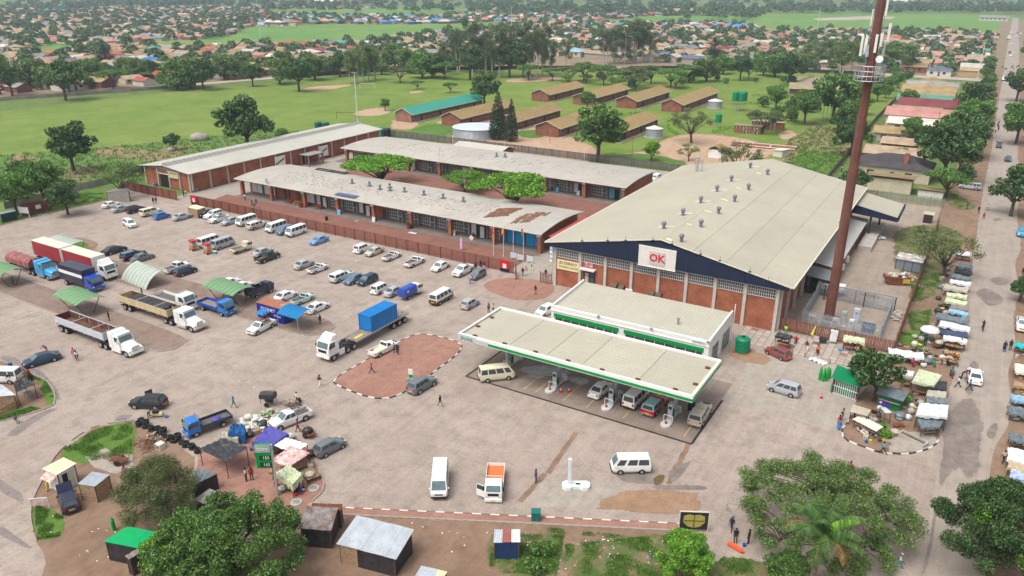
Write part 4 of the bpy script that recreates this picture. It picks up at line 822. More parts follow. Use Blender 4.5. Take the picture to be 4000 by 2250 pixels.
def croom(lbl,u0,u1,v0,v1,rm,wm=brick_d,zeave=3.6,zr=5.35,name='classroom_block',cat='classroom',grp='school classroom blocks',ov_=1.1,wins=True,nwin=None):
 T=thg(name,lbl,cat,(u0,v0,0),grp=grp);W=u1-u0;Lv=v1-v0;um=W/2
 w=MB();w.box(0,W,0,.25,0,zeave).box(0,W,Lv-.25,Lv,0,zeave).box(0,.25,.251,Lv-.251,0,zeave).box(W-.25,W,.251,Lv-.251,0,zeave);sub(T,'wall',w,wm)
 for v in(0,Lv-.25):
  q=MB();q.ext([(0,zeave+.001),(W,zeave+.001),(um,zr-.15)],'y',v,v+.25);sub(T,'gable_wall',q,wm)
 sl=(zr-zeave)/um
 for s in(-1,1):
  xa,xb=um,um+s*(um+ov_*(.45 if s<0 else 1));zb=zr-sl*abs(xb-um)
  q=MB();q.add([(xa,-.5,zr),(xb,-.5,zb),(xb,Lv+.5,zb),(xa,Lv+.5,zr),(xa,-.5,zr-.07),(xb,-.5,zb-.07),(xb,Lv+.5,zb-.07),(xa,Lv+.5,zr-.07)],[(0,1,2,3)if s>0 else(3,2,1,0),(7,6,5,4)if s>0 else(4,5,6,7),(0,4,5,1),(1,5,6,2),(2,6,7,3),(3,7,4,0)]);sub(T,'roof',q,rm)
  q=MB();q.add([(xa,-.56,zr+.02),(xb,-.56,zb+.02),(xb,-.56,zb-.2),(xa,-.56,zr-.2),(xa,-.505,zr+.02),(xb,-.505,zb+.02),(xb,-.505,zb-.2),(xa,-.505,zr-.2)],BXF);sub(T,'barge_board',q,barge)
 xb=um+um+ov_;sub(T,'gutter',bxm(xb-.02,xb+.12,-.5,Lv+.5,zr-sl*(xb-um)-.16,zr-sl*(xb-um)-0.),barge)
 sub(T,'walkway',bxm(W+.01,W+1.8,0,Lv,0,.12),conc)
 if wins:
  n=nwin or int(Lv/2.);wm_=bxm(W+.003,W+.06,-.5,.5,1.5,2.45).mesh('window',[win_d]);fm=bxm(W+.061,W+.09,-.55,.55,2.45,2.53).box(W+.061,W+.09,-.04,.04,1.5,2.45).box(W+.061,W+.09,-.55,.55,1.42,1.5).mesh('window_frame',[win_f])
  for i in rng(n):
   v=1.2+(Lv-2.4)*i/(n-1)
   if i%7==3:sub(T,'door',bxm(W+.003,W+.06,v-.5,v+.5,.12,2.2),sm(40,32,30))
   else:o=inst('window',wm_,T,(0,v,0));inst('window_frame',fm,o)
 return T
croom('brick classroom block with bright green sheet roof',-194,-186.4,232,281,green_r,brickmat('pale school brick',(.31,.15,.1)),nwin=28)
for k,(q,lab)in enu([((-173.6,-165.2,234,272),'brick classroom with mossy roof right of the green-roofed block'),((-152.6,-144.3,239,273),'brick classroom with mossy roof behind the two cypresses'),((-133.6,-124.5,234.6,273),'brick classroom with mossy roof left of the big spreading tree'),((-112.6,-103.8,236,273.4),'brick classroom with mossy roof beside the small round steel tank'),((-177,-168.4,307,342),'leftmost of the far row of mossy classroom blocks'),((-156.2,-146.5,307,345),'second of the far row of mossy classroom blocks'),((-136,-127,308,347),'third of the far row of mossy classroom blocks'),((-116,-107.4,308.6,356.5),'longest and rightmost of the far row of mossy classroom blocks')]):
 croom(lab,*q,moss)
T_=croom('long low brick block with tan roof beyond the school trees',-84,-76,386,420,moss2,nwin=10);
T_.rotation_euler[2]=R(-75);T_.location=(-84,394,0)
for k,(u,v,L,lab)in enu(((-76,276,9,'brick toilet block with white door frames near the school tanks'),(-73,288,11,'brick toilet block behind the white-framed one'))):
 T_=thg('toilet_block',lab,'toilet',(u,v,0),R(5));sub(T_,'wall',bxm(0,L,0,3.6,0,2.5),brick_d);sub(T_,'roof',bxm(-.3,L+.3,-.3,3.9,2.52,2.64),moss2)
 for i in rng(7):sub(T_,'vent_hole',bxm(.5+i*1.2,.85+i*1.2,-.03,-.003,1.9,2.25),ofw)
 if k==0:
  for x in(3.2,7.):sub(T_,'door_frame',bxm(x,x+1.1,-.06,-.003,0,1.75),win_d);sub(T_,'door',tbm([(x,-.08,0),(x,-.08,1.8),(x+1.1,-.08,1.8),(x+1.1,-.08,0),(x,-.08,1.8)],.05),white)
T_=thg('foundation','roofless red brick footing on bare ground behind the maize plot','foundation',(-70,252,0),R(4));sub(T_,'slab',bxm(0,20,0,5.5,0,.35),brick_d);sub(T_,'edge',bxm(0,20,0,.3,.351,.6).box(0,20,5.2,5.5,.351,.6).box(6,6.3,.31,5.19,.351,.55).box(12,12.3,.31,5.19,.351,.55),ofw)
T_=thg('hut','white plastered hut with mossy roof near the supermarket rear','hut',at(2800,612),0);sub(T_,'wall',bxm(-2,2,-2.5,2.5,0,2.6),white);q=MB();q.ext([(-2.6,2.55),(0,3.7),(2.6,2.55),(0,3.62)],'y',-3,3);sub(T_,'roof',q,moss)
T_=thg('hut','small pale-roofed shed at the edge of the maize plot','hut',at(3050,610),R(-20));sub(T_,'wall',bxm(-1.6,1.6,-2,2,0,2.),ofw);sub(T_,'roof',MB().slab([(-1.9,-2.3,2.),(1.9,-2.3,2.3),(1.9,2.3,2.3),(-1.9,2.3,2.)],.1),cream)
tank_s=mt((.36,.4,.44),rgh=.45,metal=.4,var=.15,scale=1)
def steel_tank(lbl,p,r,h,cone,top=steel):
 T=thg('water_tank',lbl,'water tank',(p[0],p[1],0));q=MB();n=28
 for k in rng(int(h/.4)):
  q.loft([[(r*(1+(.012 if j else 0))*cos(2*pi*i/n),r*(1+(.012 if j else 0))*sin(2*pi*i/n),k*.4+z)for i in rng(n)]for j,z in((0,0),(1,.2),(0,.4))],caps=False)
 sub(T,'shell',q,tank_s);sub(T,'lid',cym((0,0,h-.02),(0,0,h+cone),r*1.04,.1,n),top);sub(T,'base',cym((0,0,0),(0,0,.25),r+.5,r+.5,n),conc)
steel_tank('large low round steel tank with pale lid beside the rear fence',(-150,222),8.,3.4,.25,sm(196,206,214,rgh=.4))
steel_tank('small round steel tank with conical lid beside the nearest mossy classroom',(-96.8,252.5),2.9,3.1,1.,sm(200,196,190))
steel_tank('small round steel tank with conical lid by the far mossy classroom',(-99.5,328),3.,3.,1.,sm(200,196,190))
def ptank(lbl,p,r=.95,h=2.2,z=0.,m=tgr,stand=0.,grp=None):
 T=thg('plastic_tank',lbl,'water tank',(p[0],p[1],z),grp=grp);n=16;q=MB();z0=stand
 rings=[]
 for k in rng(9):rings.append([(r*(1.02 if k%2 else.985)*cos(2*pi*i/n),r*(1.02 if k%2 else.985)*sin(2*pi*i/n),z0+h*.88*k/8)for i in rng(n)])
 rings+=[[(r*.75*cos(2*pi*i/n),r*.75*sin(2*pi*i/n),z0+h*.97)for i in rng(n)],[(r*.25*cos(2*pi*i/n),r*.25*sin(2*pi*i/n),z0+h)for i in rng(n)]]
 q.loft(rings);sub(T,'body',q,m,smo=False);sub(T,'lid',cym((0,0,z0+h),(0,0,z0+h+.08),.26,.26,10),black)
 if stand:
  for(x,y)in((-.6,-.6),(.6,-.6),(.6,.6),(-.6,.6)):sub(T,'leg',cym((x*r,y*r,0),(x*r,y*r,z0-.12),.06,.06,5),steel)
  sub(T,'platform',bxm(-r*.9,r*.9,-r*.9,r*.9,z0-.12,z0),dst)
 return T
T_=ptank('green plastic water tank on a brick base beside the station shop',at(2898,1372),1.05,2.3);sub(T_,'base',bxm(-1.15,1.15,-1.15,1.15,-.001,.05),brick);sub(T_,'pipe',tbm([(-1.1,-.3,.1),(-1.12,-.3,1.6)],.04),grey)
for i,(du,dv,t)in enu(((0,0,'front left'),(2.6,0,'front right'),(.4,2.6,'rear left'),(3.,2.6,'rear right'))):ptank('green plastic tank on a tall stand, %s of the school four'%t,(-90.4+du,325+dv),1.25,3.6,stand=4.2,grp='school tank stand')
for i,(du,t)in enu(((0,'left'),(2.6,'right'))):ptank('%s of two green tanks on tall legs above the school trees'%t,(-53.2+du,317),1.15,3.2,stand=6.,grp='twin tank stand')
ptank('green tank on stand behind the far mossy classrooms',(-152.5,362),1.6,4.,stand=2.4)
ptank('green tank beside the toilet block hedge',(-84,283),1.15,3.,stand=2)
ptank('green tank on a post stand beside the brick toilets',(-64.6,284),1.15,3.2,stand=3.6)
ptank('green plastic tank at the end of the grey palisade',(-178.,204.8),1.35,3.2);ptank('black plastic tank beside the green one at the palisade',(-175.2,204.6),1.35,3.2,m=sm(34,38,52,rgh=.4))
for i,(du,t)in enu(((0,'left'),(2.9,'right'))):ptank('%s of two dark green tanks behind the market hall'%t,(-207+du,204+du*.3),1.3,2.6,m=sm(0,88,76,rgh=.4))
for k,(p,lab)in enu((((-268,300),'white football goal at the far end of the field'),((-214,226),'rusty football goal near the lone field tree'))):
 T_=thg('football_goal',lab,'goal',(p[0],p[1],0),R(33 if k==0 else 30));sub(T_,'frame',tbm([(-3.66,0,0),(-3.66,0,2.44),(3.66,0,2.44),(3.66,0,0)],.09),white if k==0 else rust)
def light_mast(lbl,p,h=18.2):
 T=thg('light_mast',lbl,'light mast',(p[0],p[1],0));sub(T,'pole',cym((0,0,0),(0,0,h),.26,.13,10),sm(206,210,212));sub(T,'head',bxm(-1.2,1.2,-.15,.15,h,h+.25),steel)
 for x in(-1,-.35,.35,1):sub(T,'floodlight',bbm(x-.25,x+.25,-.35,.1,h+.1,h+.45,.05),grey)
 sub(T,'bracket',bxm(-.35,.35,-.35,.35,2.,2.5),grey)
light_mast('tall white light mast at the corner of the sports field',(-203.5,221.2));light_mast('tall white light mast beside the far road crossing',(-8.8,503.3),19)
light_mast('pale light mast among the houses at the far left',at(62,345),23);light_mast('slim light mast in the township left of the gum trees',at(1022,182),22);light_mast('slim light mast beyond the right-hand township',at(3190,140),26);light_mast('light mast behind the tall gum trees',at(1998,128),26)
def wpole(lbl,p,h=7.5,grp=None):
 T=thg('utility_pole',lbl,'utility pole',(p[0],p[1],0),grp=grp);sub(T,'pole',cym((0,0,0),(0,0,h),.12,.08,6),sm(126,112,96));sub(T,'crossarm',bxm(-.7,.7,-.05,.05,h-.5,h-.38),wood_d)
 for x in(-.6,0,.6):sub(T,'insulator',cym((x,0,h-.38),(x,0,h-.2),.05,.04,5),grey)
PL=[at(3455,458),at(3490,410),at(3552,320),at(3580,292),(-36,455)]
for k,p in enu(PL):wpole('grey utility pole %s along the school boundary'%('nearest','second nearest','third','fourth','farthest')[k],p,9,'poles along the school boundary')
wpole('short leaning pole behind the shop rows near the cypress',at(2148,560),6);wpole('thin pole standing before the rear palisade',at(2466,648),8.5);wpole('street pole among the verge trees',at(3766,525),7)
for k,p in enu(((-14,300),(-12,390))):wpole('utility pole behind the roadside houses, %s'%('nearer','farther')[k],p,9)
def wires(lbl,pts,h,sag=1.,off=.5):
 T=thg('overhead_wires',lbl,'wires',(pts[0][0],pts[0][1],0));T.location=(0,0,0)
 for s in(-off,off):
  l_=[]
  for a,b in zip(pts[:-1],pts[1:]):
   for i in rng(8):t=i/8;l_.append((a[0]+(b[0]-a[0])*t+s,a[1]+(b[1]-a[1])*t,h-sag*4*t*(1-t)))
  l_.append((pts[-1][0]+s,pts[-1][1],h));sub(T,'wire',tbm(l_,.025,4),dst)
wires('thin overhead wires along the school boundary poles',PL,8.7)
Mx,My=-15.4,121.9
M_=thg('phone_mast','very tall rust-red tubular phone mast with white antennas and ring platform','phone mast',(Mx,My,0))
mastred=mt((.17,.062,.045),rgh=.65,var=.22,scale=.5)
hz_=[0,8,16,24,32,40,48,56]
for k in rng(7):sub(M_,'section',cym((0,0,hz_[k]),(0,0,hz_[k+1]),.78-.037*k,.775-.037*(k+1),18,caps=False),mastred,smo=True);
for k in rng(1,7):sub(M_,'flange',cym((0,0,hz_[k]-.09),(0,0,hz_[k]+.09),.84-.036*k,.84-.036*k,18),mastred)
lad=MB()
for s in(-.22,.22):lad.cyl((s,-.8,.3),(s,-.62,54),.03,.03,4)
for i in rng(110):z=.6+i*.48;y=-.8+.18*z/54;lad.cyl((-.22,y,z),(.22,y,z),.022,.022,4)
sub(M_,'ladder',lad,sm(120,96,88))
zr0=37.
ring=MB();n=20
for z in(zr0,zr0+.65,zr0+1.3,zr0+2.):ring.tube([(2.*cos(2*pi*i/n),2.*sin(2*pi*i/n),z)for i in rng(n+1)],.06,5)
for i in rng(n):c,s=cos(2*pi*i/n),sin(2*pi*i/n);ring.cyl((2*c,2*s,zr0),(2*c,2*s,zr0+2.),.05,.05,5)
sub(M_,'guard_ring',ring,steel);pf=MB()
for i in rng(8):c,s=cos(2*pi*i/8),sin(2*pi*i/8);pf.cyl((.5*c,.5*s,zr0+.02),(2*c,2*s,zr0+.02),.06,.06,5)
pf.cyl((0,0,zr0-.08),(0,0,zr0-.02),1.9,1.9,20);sub(M_,'platform',pf,dst)
ant=sm(222,222,216,var=.05)
for(x,y,z0,z1)in((-1.55,-.2,40.2,42.9),(-.95,-.7,40.9,43.),(.35,-1.1,40.8,43.2),(1.6,.3,42.2,44.6),(.9,-.7,41.6,43.4),(-1.2,.6,40.4,42.6),(1.2,.9,40.2,42.4)):
 sub(M_,'antenna',bbm(x-.17,x+.17,y-.1,y+.1,z0,z1,.04),ant);sub(M_,'bracket',cym((x,y,z0+.3),(x*.3,y*.3,z0+.3),.04,.04,5).cyl((x,y,z1-.3),(x*.3,y*.3,z1-.3),.04,.04,5),steel)
for(x,y,z)in((-.7,-.7,41.),(.95,-.3,41.5),(1.1,.1,41.3),(-.6,-.9,40.2)):sub(M_,'radio_unit',bbm(x-.22,x+.22,y-.15,y+.15,z,z+.75,.03),sm(160,166,172))
for(x,y,z0,z1)in((-.75,-.3,44.2,46.4),(.85,-.2,45.6,48.6)):sub(M_,'antenna',bbm(x-.14,x+.14,y-.1,y+.1,z0,z1,.04),ant)
dsh=MB();dsh.cyl((0,0,0),(0,0,.25),.5,.5,14);dsh.xf(Matrix.Rotation(R(80),4,'X'));dsh.xf(Matrix.Translation((1.05,-.4,39.9)));sub(M_,'dish',dsh,ant)
cab=MB();
for(x,y)in((-.6,.25),(-.55,-.35),(.6,-.2),(.55,.3)):cab.cyl((x*1.35,y*1.35,36),(x*1.2,y*1.2,54),.04,.04,4)
sub(M_,'cable',cab,grey)
CB=[('white equipment cabinet at the compound left',-17.4,118.8,1.,.7,1.5,ofw),('white equipment cabinet near the mast foot',-14.,118.7,.8,.7,1.7,ofw),('low white cabinet between two tall ones',-12.8,118.5,.7,.6,.8,white),('white louvred cabinet in the compound middle',-11.7,119.,.7,.6,1.9,white),('grey-green cabinet behind the mast',-13.2,121.8,.75,.7,1.9,sm(150,160,150)),('tall pale blue cabinet in the compound',-11.5,122.3,.9,.6,2.6,sm(172,184,198)),('dark blue generator housing in the compound',-9.3,119.6,1.9,1.,1.5,sm(30,62,110)),('low grey rectifier box at compound centre',-15.4,118.9,1.3,.8,.8,grey),('yellow plastic crate beside the blue generator',-8.,119.2,.5,.5,.9,sm(214,196,60))]
for lab,u,v,a,b,h,m in CB:
 T_=thg('equipment_cabinet',lab,'cabinet',(u,v,0));sub(T_,'body',bbm(-a/2,a/2,-b/2,b/2,.12,h,.03),m);sub(T_,'plinth',bxm(-a/2-.05,a/2+.05,-b/2-.05,b/2+.05,0,.118),conc)
 sub(T_,'door',bxm(-a/2+.06,a/2-.06,-b/2-.02,-b/2-.003,.22,h-.12),m);sub(T_,'vent',bxm(-a/4,a/4,-b/2-.03,-b/2-.021,h*.65,h*.8),grey)
T_=thg('fuel_tank','white horizontal cylindrical tank behind the mast compound','tank',(-17.2,133.3,0));sub(T_,'drum',cym((-2.2,0,1.3),(2.2,0,1.3),.9,.9,18),sm(216,220,224,rgh=.35));sub(T_,'cradle',bxm(-1.6,-1.2,-.7,.7,0,.7).box(1.2,1.6,-.7,.7,0,.7),dst)
T_=thg('cable_gantry','grey cable tray gantry on posts across the mast compound','gantry',(-18,130,0));sub(T_,'tray',bxm(0,11.4,-.2,.2,2.7,2.85),grey)
for x in(.3,6.5,11.1):sub(T_,'post',bxm(x-.08,x+.08,-.08,.08,0,2.69),dst)
T_=thg('rubble_stack','stack of broken paving slabs beside the yard fence','rubble',(-6.3,128.5,0));rb=Rnd(2)
for i in rng(46):
 a,b=rb.u(.35,.7),rb.u(.3,.6);lv=i//9
 sub(T_,'slab',bxm(-a/2,a/2,-b/2,b/2,0,.14),conc).location=(rb.u(-.75,.75)*(1-lv*.1),rb.u(-2,2)*(1-lv*.12),lv*.16);T_.children[-1].rotation_euler=(rb.u(-.06,.06),rb.u(-.06,.06),rb.u(0,3))
T_=thg('waste_skip','rusty brown and yellow waste skip heaped with rubbish in the yard','skip',at(3497,1108),R(20))
q=MB();pr=[(-2.,.9),(-1.3,.05),(1.2,.05),(2.1,1.1),(2.1,1.5),(-2.,1.45)];q.ext([(x,z)for x,z in pr],'y',-.95,.95);sub(T_,'body',q,rust);sub(T_,'rim',bxm(-2.05,2.15,-1.,-.951,1.3,1.5).box(-2.05,2.15,.951,1.,1.3,1.5),rust);sub(T_,'panel',bxm(.9,2.,-1.02,-1.001,.5,1.3),yellow_p)
litter_m=[white,sack,sm(170,140,104),sm(110,140,180),sm(190,150,150),plp]
def rub(lbl,p,rx,ry,h,n,name='rubbish_heap',z=0,seed=1,ms=litter_m,size=.3):
 T=thg(name,lbl,'rubbish',(p[0],p[1],z));r=Rnd(seed)
 for i,m in enu(ms):
  q=MB()
  for _ in rng(n//len(ms)):
   a=r.u(0,6.28);d=sqrt(r.random());x,y=cos(a)*d*rx,sin(a)*d*ry;zz=h*(1-d*d)*r.u(.6,1.);s=r.u(.4,1)*size;k=len(q.v)
   q.bbox(-s,s,-s*.7,s*.7,-s*.4,s*.4,s*.25);q.xf(Matrix.Translation((x,y,zz+.12))@Matrix.Rotation(r.u(0,6),4,'Z')@Matrix.Rotation(r.u(-.5,.5),4,'X'),k)
  q.obj('litter',m,T)['kind']='stuff'
 return T
rub('mixed paper rubbish heaped on top of the waste skip',at(3497,1108),1.6,.7,.5,60,z=1.35,seed=2,size=.26)
rub('heap of cardboard and sacks beside the waste skip',at(3535,1085),2.,1.1,.9,90,seed=3)
T_=thg('refuse_shelter','grey-fronted refuse shelter with white roof in the yard','shelter',at(3543,1060),R(-3));sub(T_,'roof',MB().slab([(-2.3,-.2,2.2),(2.3,-.2,2.2),(2.3,3.2,2.5),(-2.3,3.2,2.5)],.1),mt((.6,.61,.6),alt=(.2,.14,.1),scale=1.2,var=.1))
for i in rng(3):sub(T_,'panel',bxm(-2.1+i*1.4,-.75+i*1.4,0,.06,.15,2.05),sm(120,128,134))
for x in(-2.1,-.7,.7,2.1):sub(T_,'post',bxm(x-.05,x+.05,-.06,-.001,0,2.1),dst)
T_=thg('guard_hut','small dark hut with pale ribbed roof in the yard by the fence','hut',at(3622,868),R(0));sub(T_,'roof',MB().slab([(-1.1,-1,2),(1.1,-1,2),(1.1,1,2.2),(-1.1,1,2.2)]),ribbed('hut roof sheet',(.55,.5,.36),axis='x',pitch=.25,strength=1));sub(T_,'wall',bxm(-.9,.9,-.9,.9,0,1.95),sm(58,40,38))
rub('crumpled plastic sheets lying on the yard gravel',at(3440,935),1.2,.8,.4,14,seed=9,ms=[plw,plg],size=.5)
T_=thg('boulder','pale grey boulder half hidden in the crops behind the hall','boulder',at(780,545));q=MB();q.sphere((0,0,.6),3.2,12,7,sz=.55);r_=Rnd(8)
q.v=[(x*r_.u(.85,1.15),y*r_.u(.85,1.15),z*r_.u(.85,1.1))for x,y,z in q.v];sub(T_,'rock',q,mat('granite',(.33,.28,.24),rgh=.9,var=.25,bump=.5),smo=True)
T_=thg('boulder','small tan boulder beside the hall roof','boulder',at(672,588));q=MB();q.sphere((0,0,.4),1.5,10,6,sz=.6);sub(T_,'rock',q,MATS['granite'],smo=True)
# == VEHICLES (x forward, y left, origin on the ground at the middle)
class Tm:
 def __init__(s):s.p=[]
 def add(s,name,mb,role,parent=None,loc=(0,0,0),smo=False):
  me=mb if isinstance(mb,bpy.types.Mesh)else mb.mesh(name,[white],smo)
  s.p.append((name,me,role,parent,loc));return len(s.p)-1
def paint(r,g,b):return smat('car paint %d %d %d'%(r,g,b),r,g,b,rgh=.32,var=.05,scale=.8,coat=.35,spec=.5)
PAINT=dict(white=paint(228,228,226),cream=paint(218,212,186),silver=paint(165,168,172),grey=paint(104,108,114),black=paint(24,26,32),navy=paint(26,34,62),dkblue=paint(30,54,80),blue=paint(28,112,190),ltblue=paint(104,150,206),green=paint(24,50,48),red=paint(196,36,32),maroon=paint(128,44,40),rose=paint(138,70,66),champ=paint(186,178,164),mint=paint(186,212,208),bluegrey=paint(92,110,136),gold=paint(176,170,156),teal=paint(140,186,186),brown=paint(96,72,66),skyblue=paint(60,156,206),rblue=paint(20,70,170),orange=paint(200,110,50))
ROLE=dict(glass=mt((.045,.065,.075),rgh=.08,spec=.7,var=.2),screen=mt((.1,.16,.165),rgh=.08,spec=.7,var=.25,scale=1.5),tyre=tyre,rim=mt((.42,.42,.42),rgh=.4,metal=.5,var=.2),black=black,head=mt((.6,.62,.62),rgh=.1,spec=.7),tail=sm(170,16,24,rgh=.25),plate=sm(226,190,40,rgh=.5),chrome=mt((.6,.6,.6),rgh=.2,metal=.8),bed=mt((.12,.11,.1),rgh=.8,var=.3),frame=mt((.03,.03,.032),rgh=.7),light=white)  # screen: bright teal reflection put into the windscreen colour
def ringx(x,zb,zt,hw,k=.9):return[(x,-hw*.9,zb),(x,-hw,zb+(zt-zb)*.32),(x,-hw*.985,zb+(zt-zb)*.78),(x,-hw*k,zt),(x,hw*k,zt),(x,hw*.985,zb+(zt-zb)*.78),(x,hw,zb+(zt-zb)*.32),(x,hw*.9,zb)]
def fquad(c,u0,u1,v0,v1,off=.014):
 a,b,cc,d=(Vec(q)for q in c);n=(b-a).cross(d-a).normalized()*off
 P=lambda u,v:tuple((a*(1-u)+b*u)*(1-v)+(d*(1-u)+cc*u)*v+n)
 return[P(u0,v0),P(u1,v0),P(u1,v1),P(u0,v1)]
def whl(t,xs,r,hw,w=.2,dual=False):
 for x in xs:
  for s in(-1,1):
   q=MB();q.cyl((0,-w/2,0),(0,w/2,0),r,r,16);i=t.add('wheel',q,'tyre',loc=(x,s*(hw-w/2+.015),r),smo=False)
   q=MB();q.cyl((0,s*(w/2+.001),0),(0,s*(w/2+.015),0),r*.62,r*.5,12);t.add('rim',q,'rim',parent=i)
def arches(t,xs,r,hw):
 for x in xs:
  for s in(-1,1):q=MB();q.cyl((x,s*(hw-.24),r),(x,s*(hw+.002),r),r+.065,r+.065,14);t.add('wheel_arch',q,'black')
def cabin(t,xb0,xb1,xr0,xr1,zb,zr,hb,hr,splits,role='body',name='cabin',crown=.05,rear=True,front=True,sidev=(.14,.9),glass_roof=False):
 base=[(xb0,-hb,zb),(xb1,-hb,zb),(xb1,hb,zb),(xb0,hb,zb)];top=[(xr0,-hr,zr),(xr1,-hr,zr),(xr1,hr,zr),(xr0,hr,zr)]
 crn=[(xr0+.12,-hr+.14,zr+crown),(xr1-.12,-hr+.14,zr+crown),(xr1-.12,hr-.14,zr+crown),(xr0+.12,hr-.14,zr+crown)]
 ci=t.add(name,MB().loft([base,top,crn]),role)
 if front:t.add('windscreen',MB().add(fquad([base[1],base[2],top[2],top[1]],.06,.94,.08,.92),[(0,1,2,3)]),'screen',parent=ci)
 if rear:t.add('rear_window',MB().add(fquad([base[3],base[0],top[0],top[3]],.08,.92,.16,.9),[(0,1,2,3)]),'glass',parent=ci)
 for c in([base[0],base[1],top[1],top[0]],[base[2],base[3],top[3],top[2]]):
  for(u0,u1)in splits:
   if c[0][1]>0:u0,u1=1-u1,1-u0
   t.add('side_window',MB().add(fquad(c,u0,u1,*sidev),[(0,1,2,3)]),'glass',parent=ci)
 return ci
def lamps(t,xf,xr,hw,zf,zr_,tall=.16,tallr=.2,plate=.5,wf=.36):
 for s in(-1,1):
  y0,y1=sorted((s*(hw*.52),s*(hw*.52+hw*wf)));t.add('headlight',bbm(xf-.16,xf-.02,y0,y1,zf-tall/2,zf+tall/2,.02),'head')
  y0,y1=sorted((s*hw*.66,s*hw*.93));t.add('tail_light',bxm(xr+0.,xr+.12,y0,y1,zr_-tallr/2,zr_+tallr/2),'tail')
 t.add('number_plate',bxm(xr-.015,xr+.03,-.26,.26,plate,plate+.12),'plate');t.add('number_plate',bxm(xf-.04,xf+.012,-.24,.24,plate-.08,plate+.03),'plate')
def mirrors(t,x,hw,z,d=.14):
 for s in(-1,1):y0,y1=sorted((s*hw,s*(hw+d)));t.add('mirror',bbm(x-.06,x+.06,y0,y1,z,z+.14,.02),'body2')
TEMPL={}
def car(kind):
 if kind in TEMPL:return TEMPL[kind]
 t=Tm();TEMPL[kind]=t
 P=dict(sedan=(4.5,.86,1.43,.92,.31),hatch=(3.9,.84,1.5,.95,.29),suv=(4.6,.89,1.68,1.05,.35),estate=(4.4,.86,1.52,.95,.31),mpv=(4.2,.85,1.66,1.,.3),mini=(3.8,.82,1.54,.95,.29),bigsedan=(4.8,.9,1.45,.95,.32),pickup=(4.9,.87,1.6,1.,.35),utility=(4.5,.82,1.48,.93,.3),dcab=(5.2,.91,1.75,1.08,.37),pcanopy=(4.9,.87,1.66,1.,.35),dcanopy=(5.1,.89,1.76,1.06,.36))[kind]
 L,hw,H,zb,r=P;a,b=-L/2,L/2;g=.24 if kind in('suv','pickup','dcab','pcanopy','dcanopy')else.2
 if kind in('pickup','utility','dcab','pcanopy','dcanopy'):
  dc=kind in('dcab','dcanopy');cab0=-.55 if dc else.05;hood=b-1.25
  fl=zb-.35
  t.add('body',MB().loft([ringx(a,g+.18,fl,hw*.95),ringx(cab0-.02,g,fl,hw),]).loft([ringx(cab0-.02,g,zb,hw,.93),ringx(hood,g,zb,hw,.93),ringx(b-.35,g+.02,zb-.08,hw*.97),ringx(b-.06,g+.1,zb-.24,hw*.9),ringx(b,g+.16,zb-.34,hw*.8)]),'body')
  bd=MB();bd.box(a,cab0-.03,-hw*.97,-hw*.97+.07,fl+.001,zb).box(a,cab0-.03,hw*.97-.07,hw*.97,fl+.001,zb).box(a,a+.07,-hw*.97+.071,hw*.97-.071,fl+.001,zb)
  bi=t.add('load_bed',bd,'body');t.add('bed_floor',bxm(a+.08,cab0-.04,-hw*.9,hw*.9,fl+.002,fl+.03).box(cab0-.1,cab0-.035,-hw*.9,hw*.9,fl+.031,zb-.02),'bed',parent=bi)
  sp=[(.05,.47),(.53,.93)]if dc else[(.1,.9)]
  cabin(t,cab0,hood-.02,cab0+.16,hood-.72,zb,H-.05,hw*.92,hw*.76,sp)
  if kind in('pcanopy','dcanopy'):cabin(t,a+.03,cab0-.03,a+.2,cab0-.06,zb+.002,H-.02,hw*.95,hw*.84,[(.08,.5),(.56,.94)],role='body2',name='canopy',front=False)
  arches(t,(a+1.,b-.85),r,hw);whl(t,(a+1.,b-.85),r,hw)
  lamps(t,b,a-.02,hw,zb-.2,zb-.15,plate=.5);mirrors(t,hood-.25,hw,zb);t.add('rear_bumper',bxm(a-.1,a-.001,-hw*.9,hw*.9,.4,.55),'chrome')
  t.add('grille',bxm(b-.02,b+.015,-.42,.42,zb-.3,zb-.14),'black')
 else:
  S_={'sedan':dict(h=1.05,t=.75,xr0=-.95,xr1=.42,xb0=-1.72,xb1=1.2),'bigsedan':dict(h=1.1,t=.8,xr0=-1.,xr1=.45,xb0=-1.85,xb1=1.28),'hatch':dict(h=.85,t=.1,xr0=-1.45,xr1=.35,xb0=-1.86,xb1=1.05),'mini':dict(h=.8,t=.1,xr0=-1.4,xr1=.35,xb0=-1.82,xb1=1.05),'suv':dict(h=1.1,t=.1,xr0=-1.85,xr1=.3,xb0=-2.22,xb1=1.05),'estate':dict(h=1.,t=.1,xr0=-1.75,xr1=.35,xb0=-2.12,xb1=1.15),'mpv':dict(h=.75,t=.1,xr0=-1.8,xr1=.55,xb0=-2.03,xb1=1.35)}[kind]
  zt=zb if kind in('sedan','bigsedan')else zb-.02
  t.add('body',MB().loft([ringx(a,g+.2,zt-.22,hw*.8),ringx(a+.08,g+.08,zt-.08,hw*.93),ringx(a+.35,g,zt,hw*.98),ringx(-.9,g-.04,zb,hw),ringx(.9,g-.04,zb,hw),ringx(b-S_['h']+.1,g-.02,zb-.03,hw*.99),ringx(b-.32,g+.02,zb-.17,hw*.94),ringx(b-.07,g+.08,zb-.3,hw*.84),ringx(b,g+.16,zb-.42,hw*.72)]),'body')
  sp=[(.17,.46),(.5,.8)]if kind in('sedan','bigsedan')else([(.06,.3),(.34,.6),(.64,.88)]if kind in('suv','estate','mpv')else[(.1,.44),(.49,.86)])
  cabin(t,S_['xb0'],S_['xb1'],S_['xr0'],S_['xr1'],zb-.015,H-.05,hw*.93,hw*.72,sp)
  wb=L*.29;arches(t,(-wb,wb+.05),r,hw);whl(t,(-wb,wb+.05),r,hw)
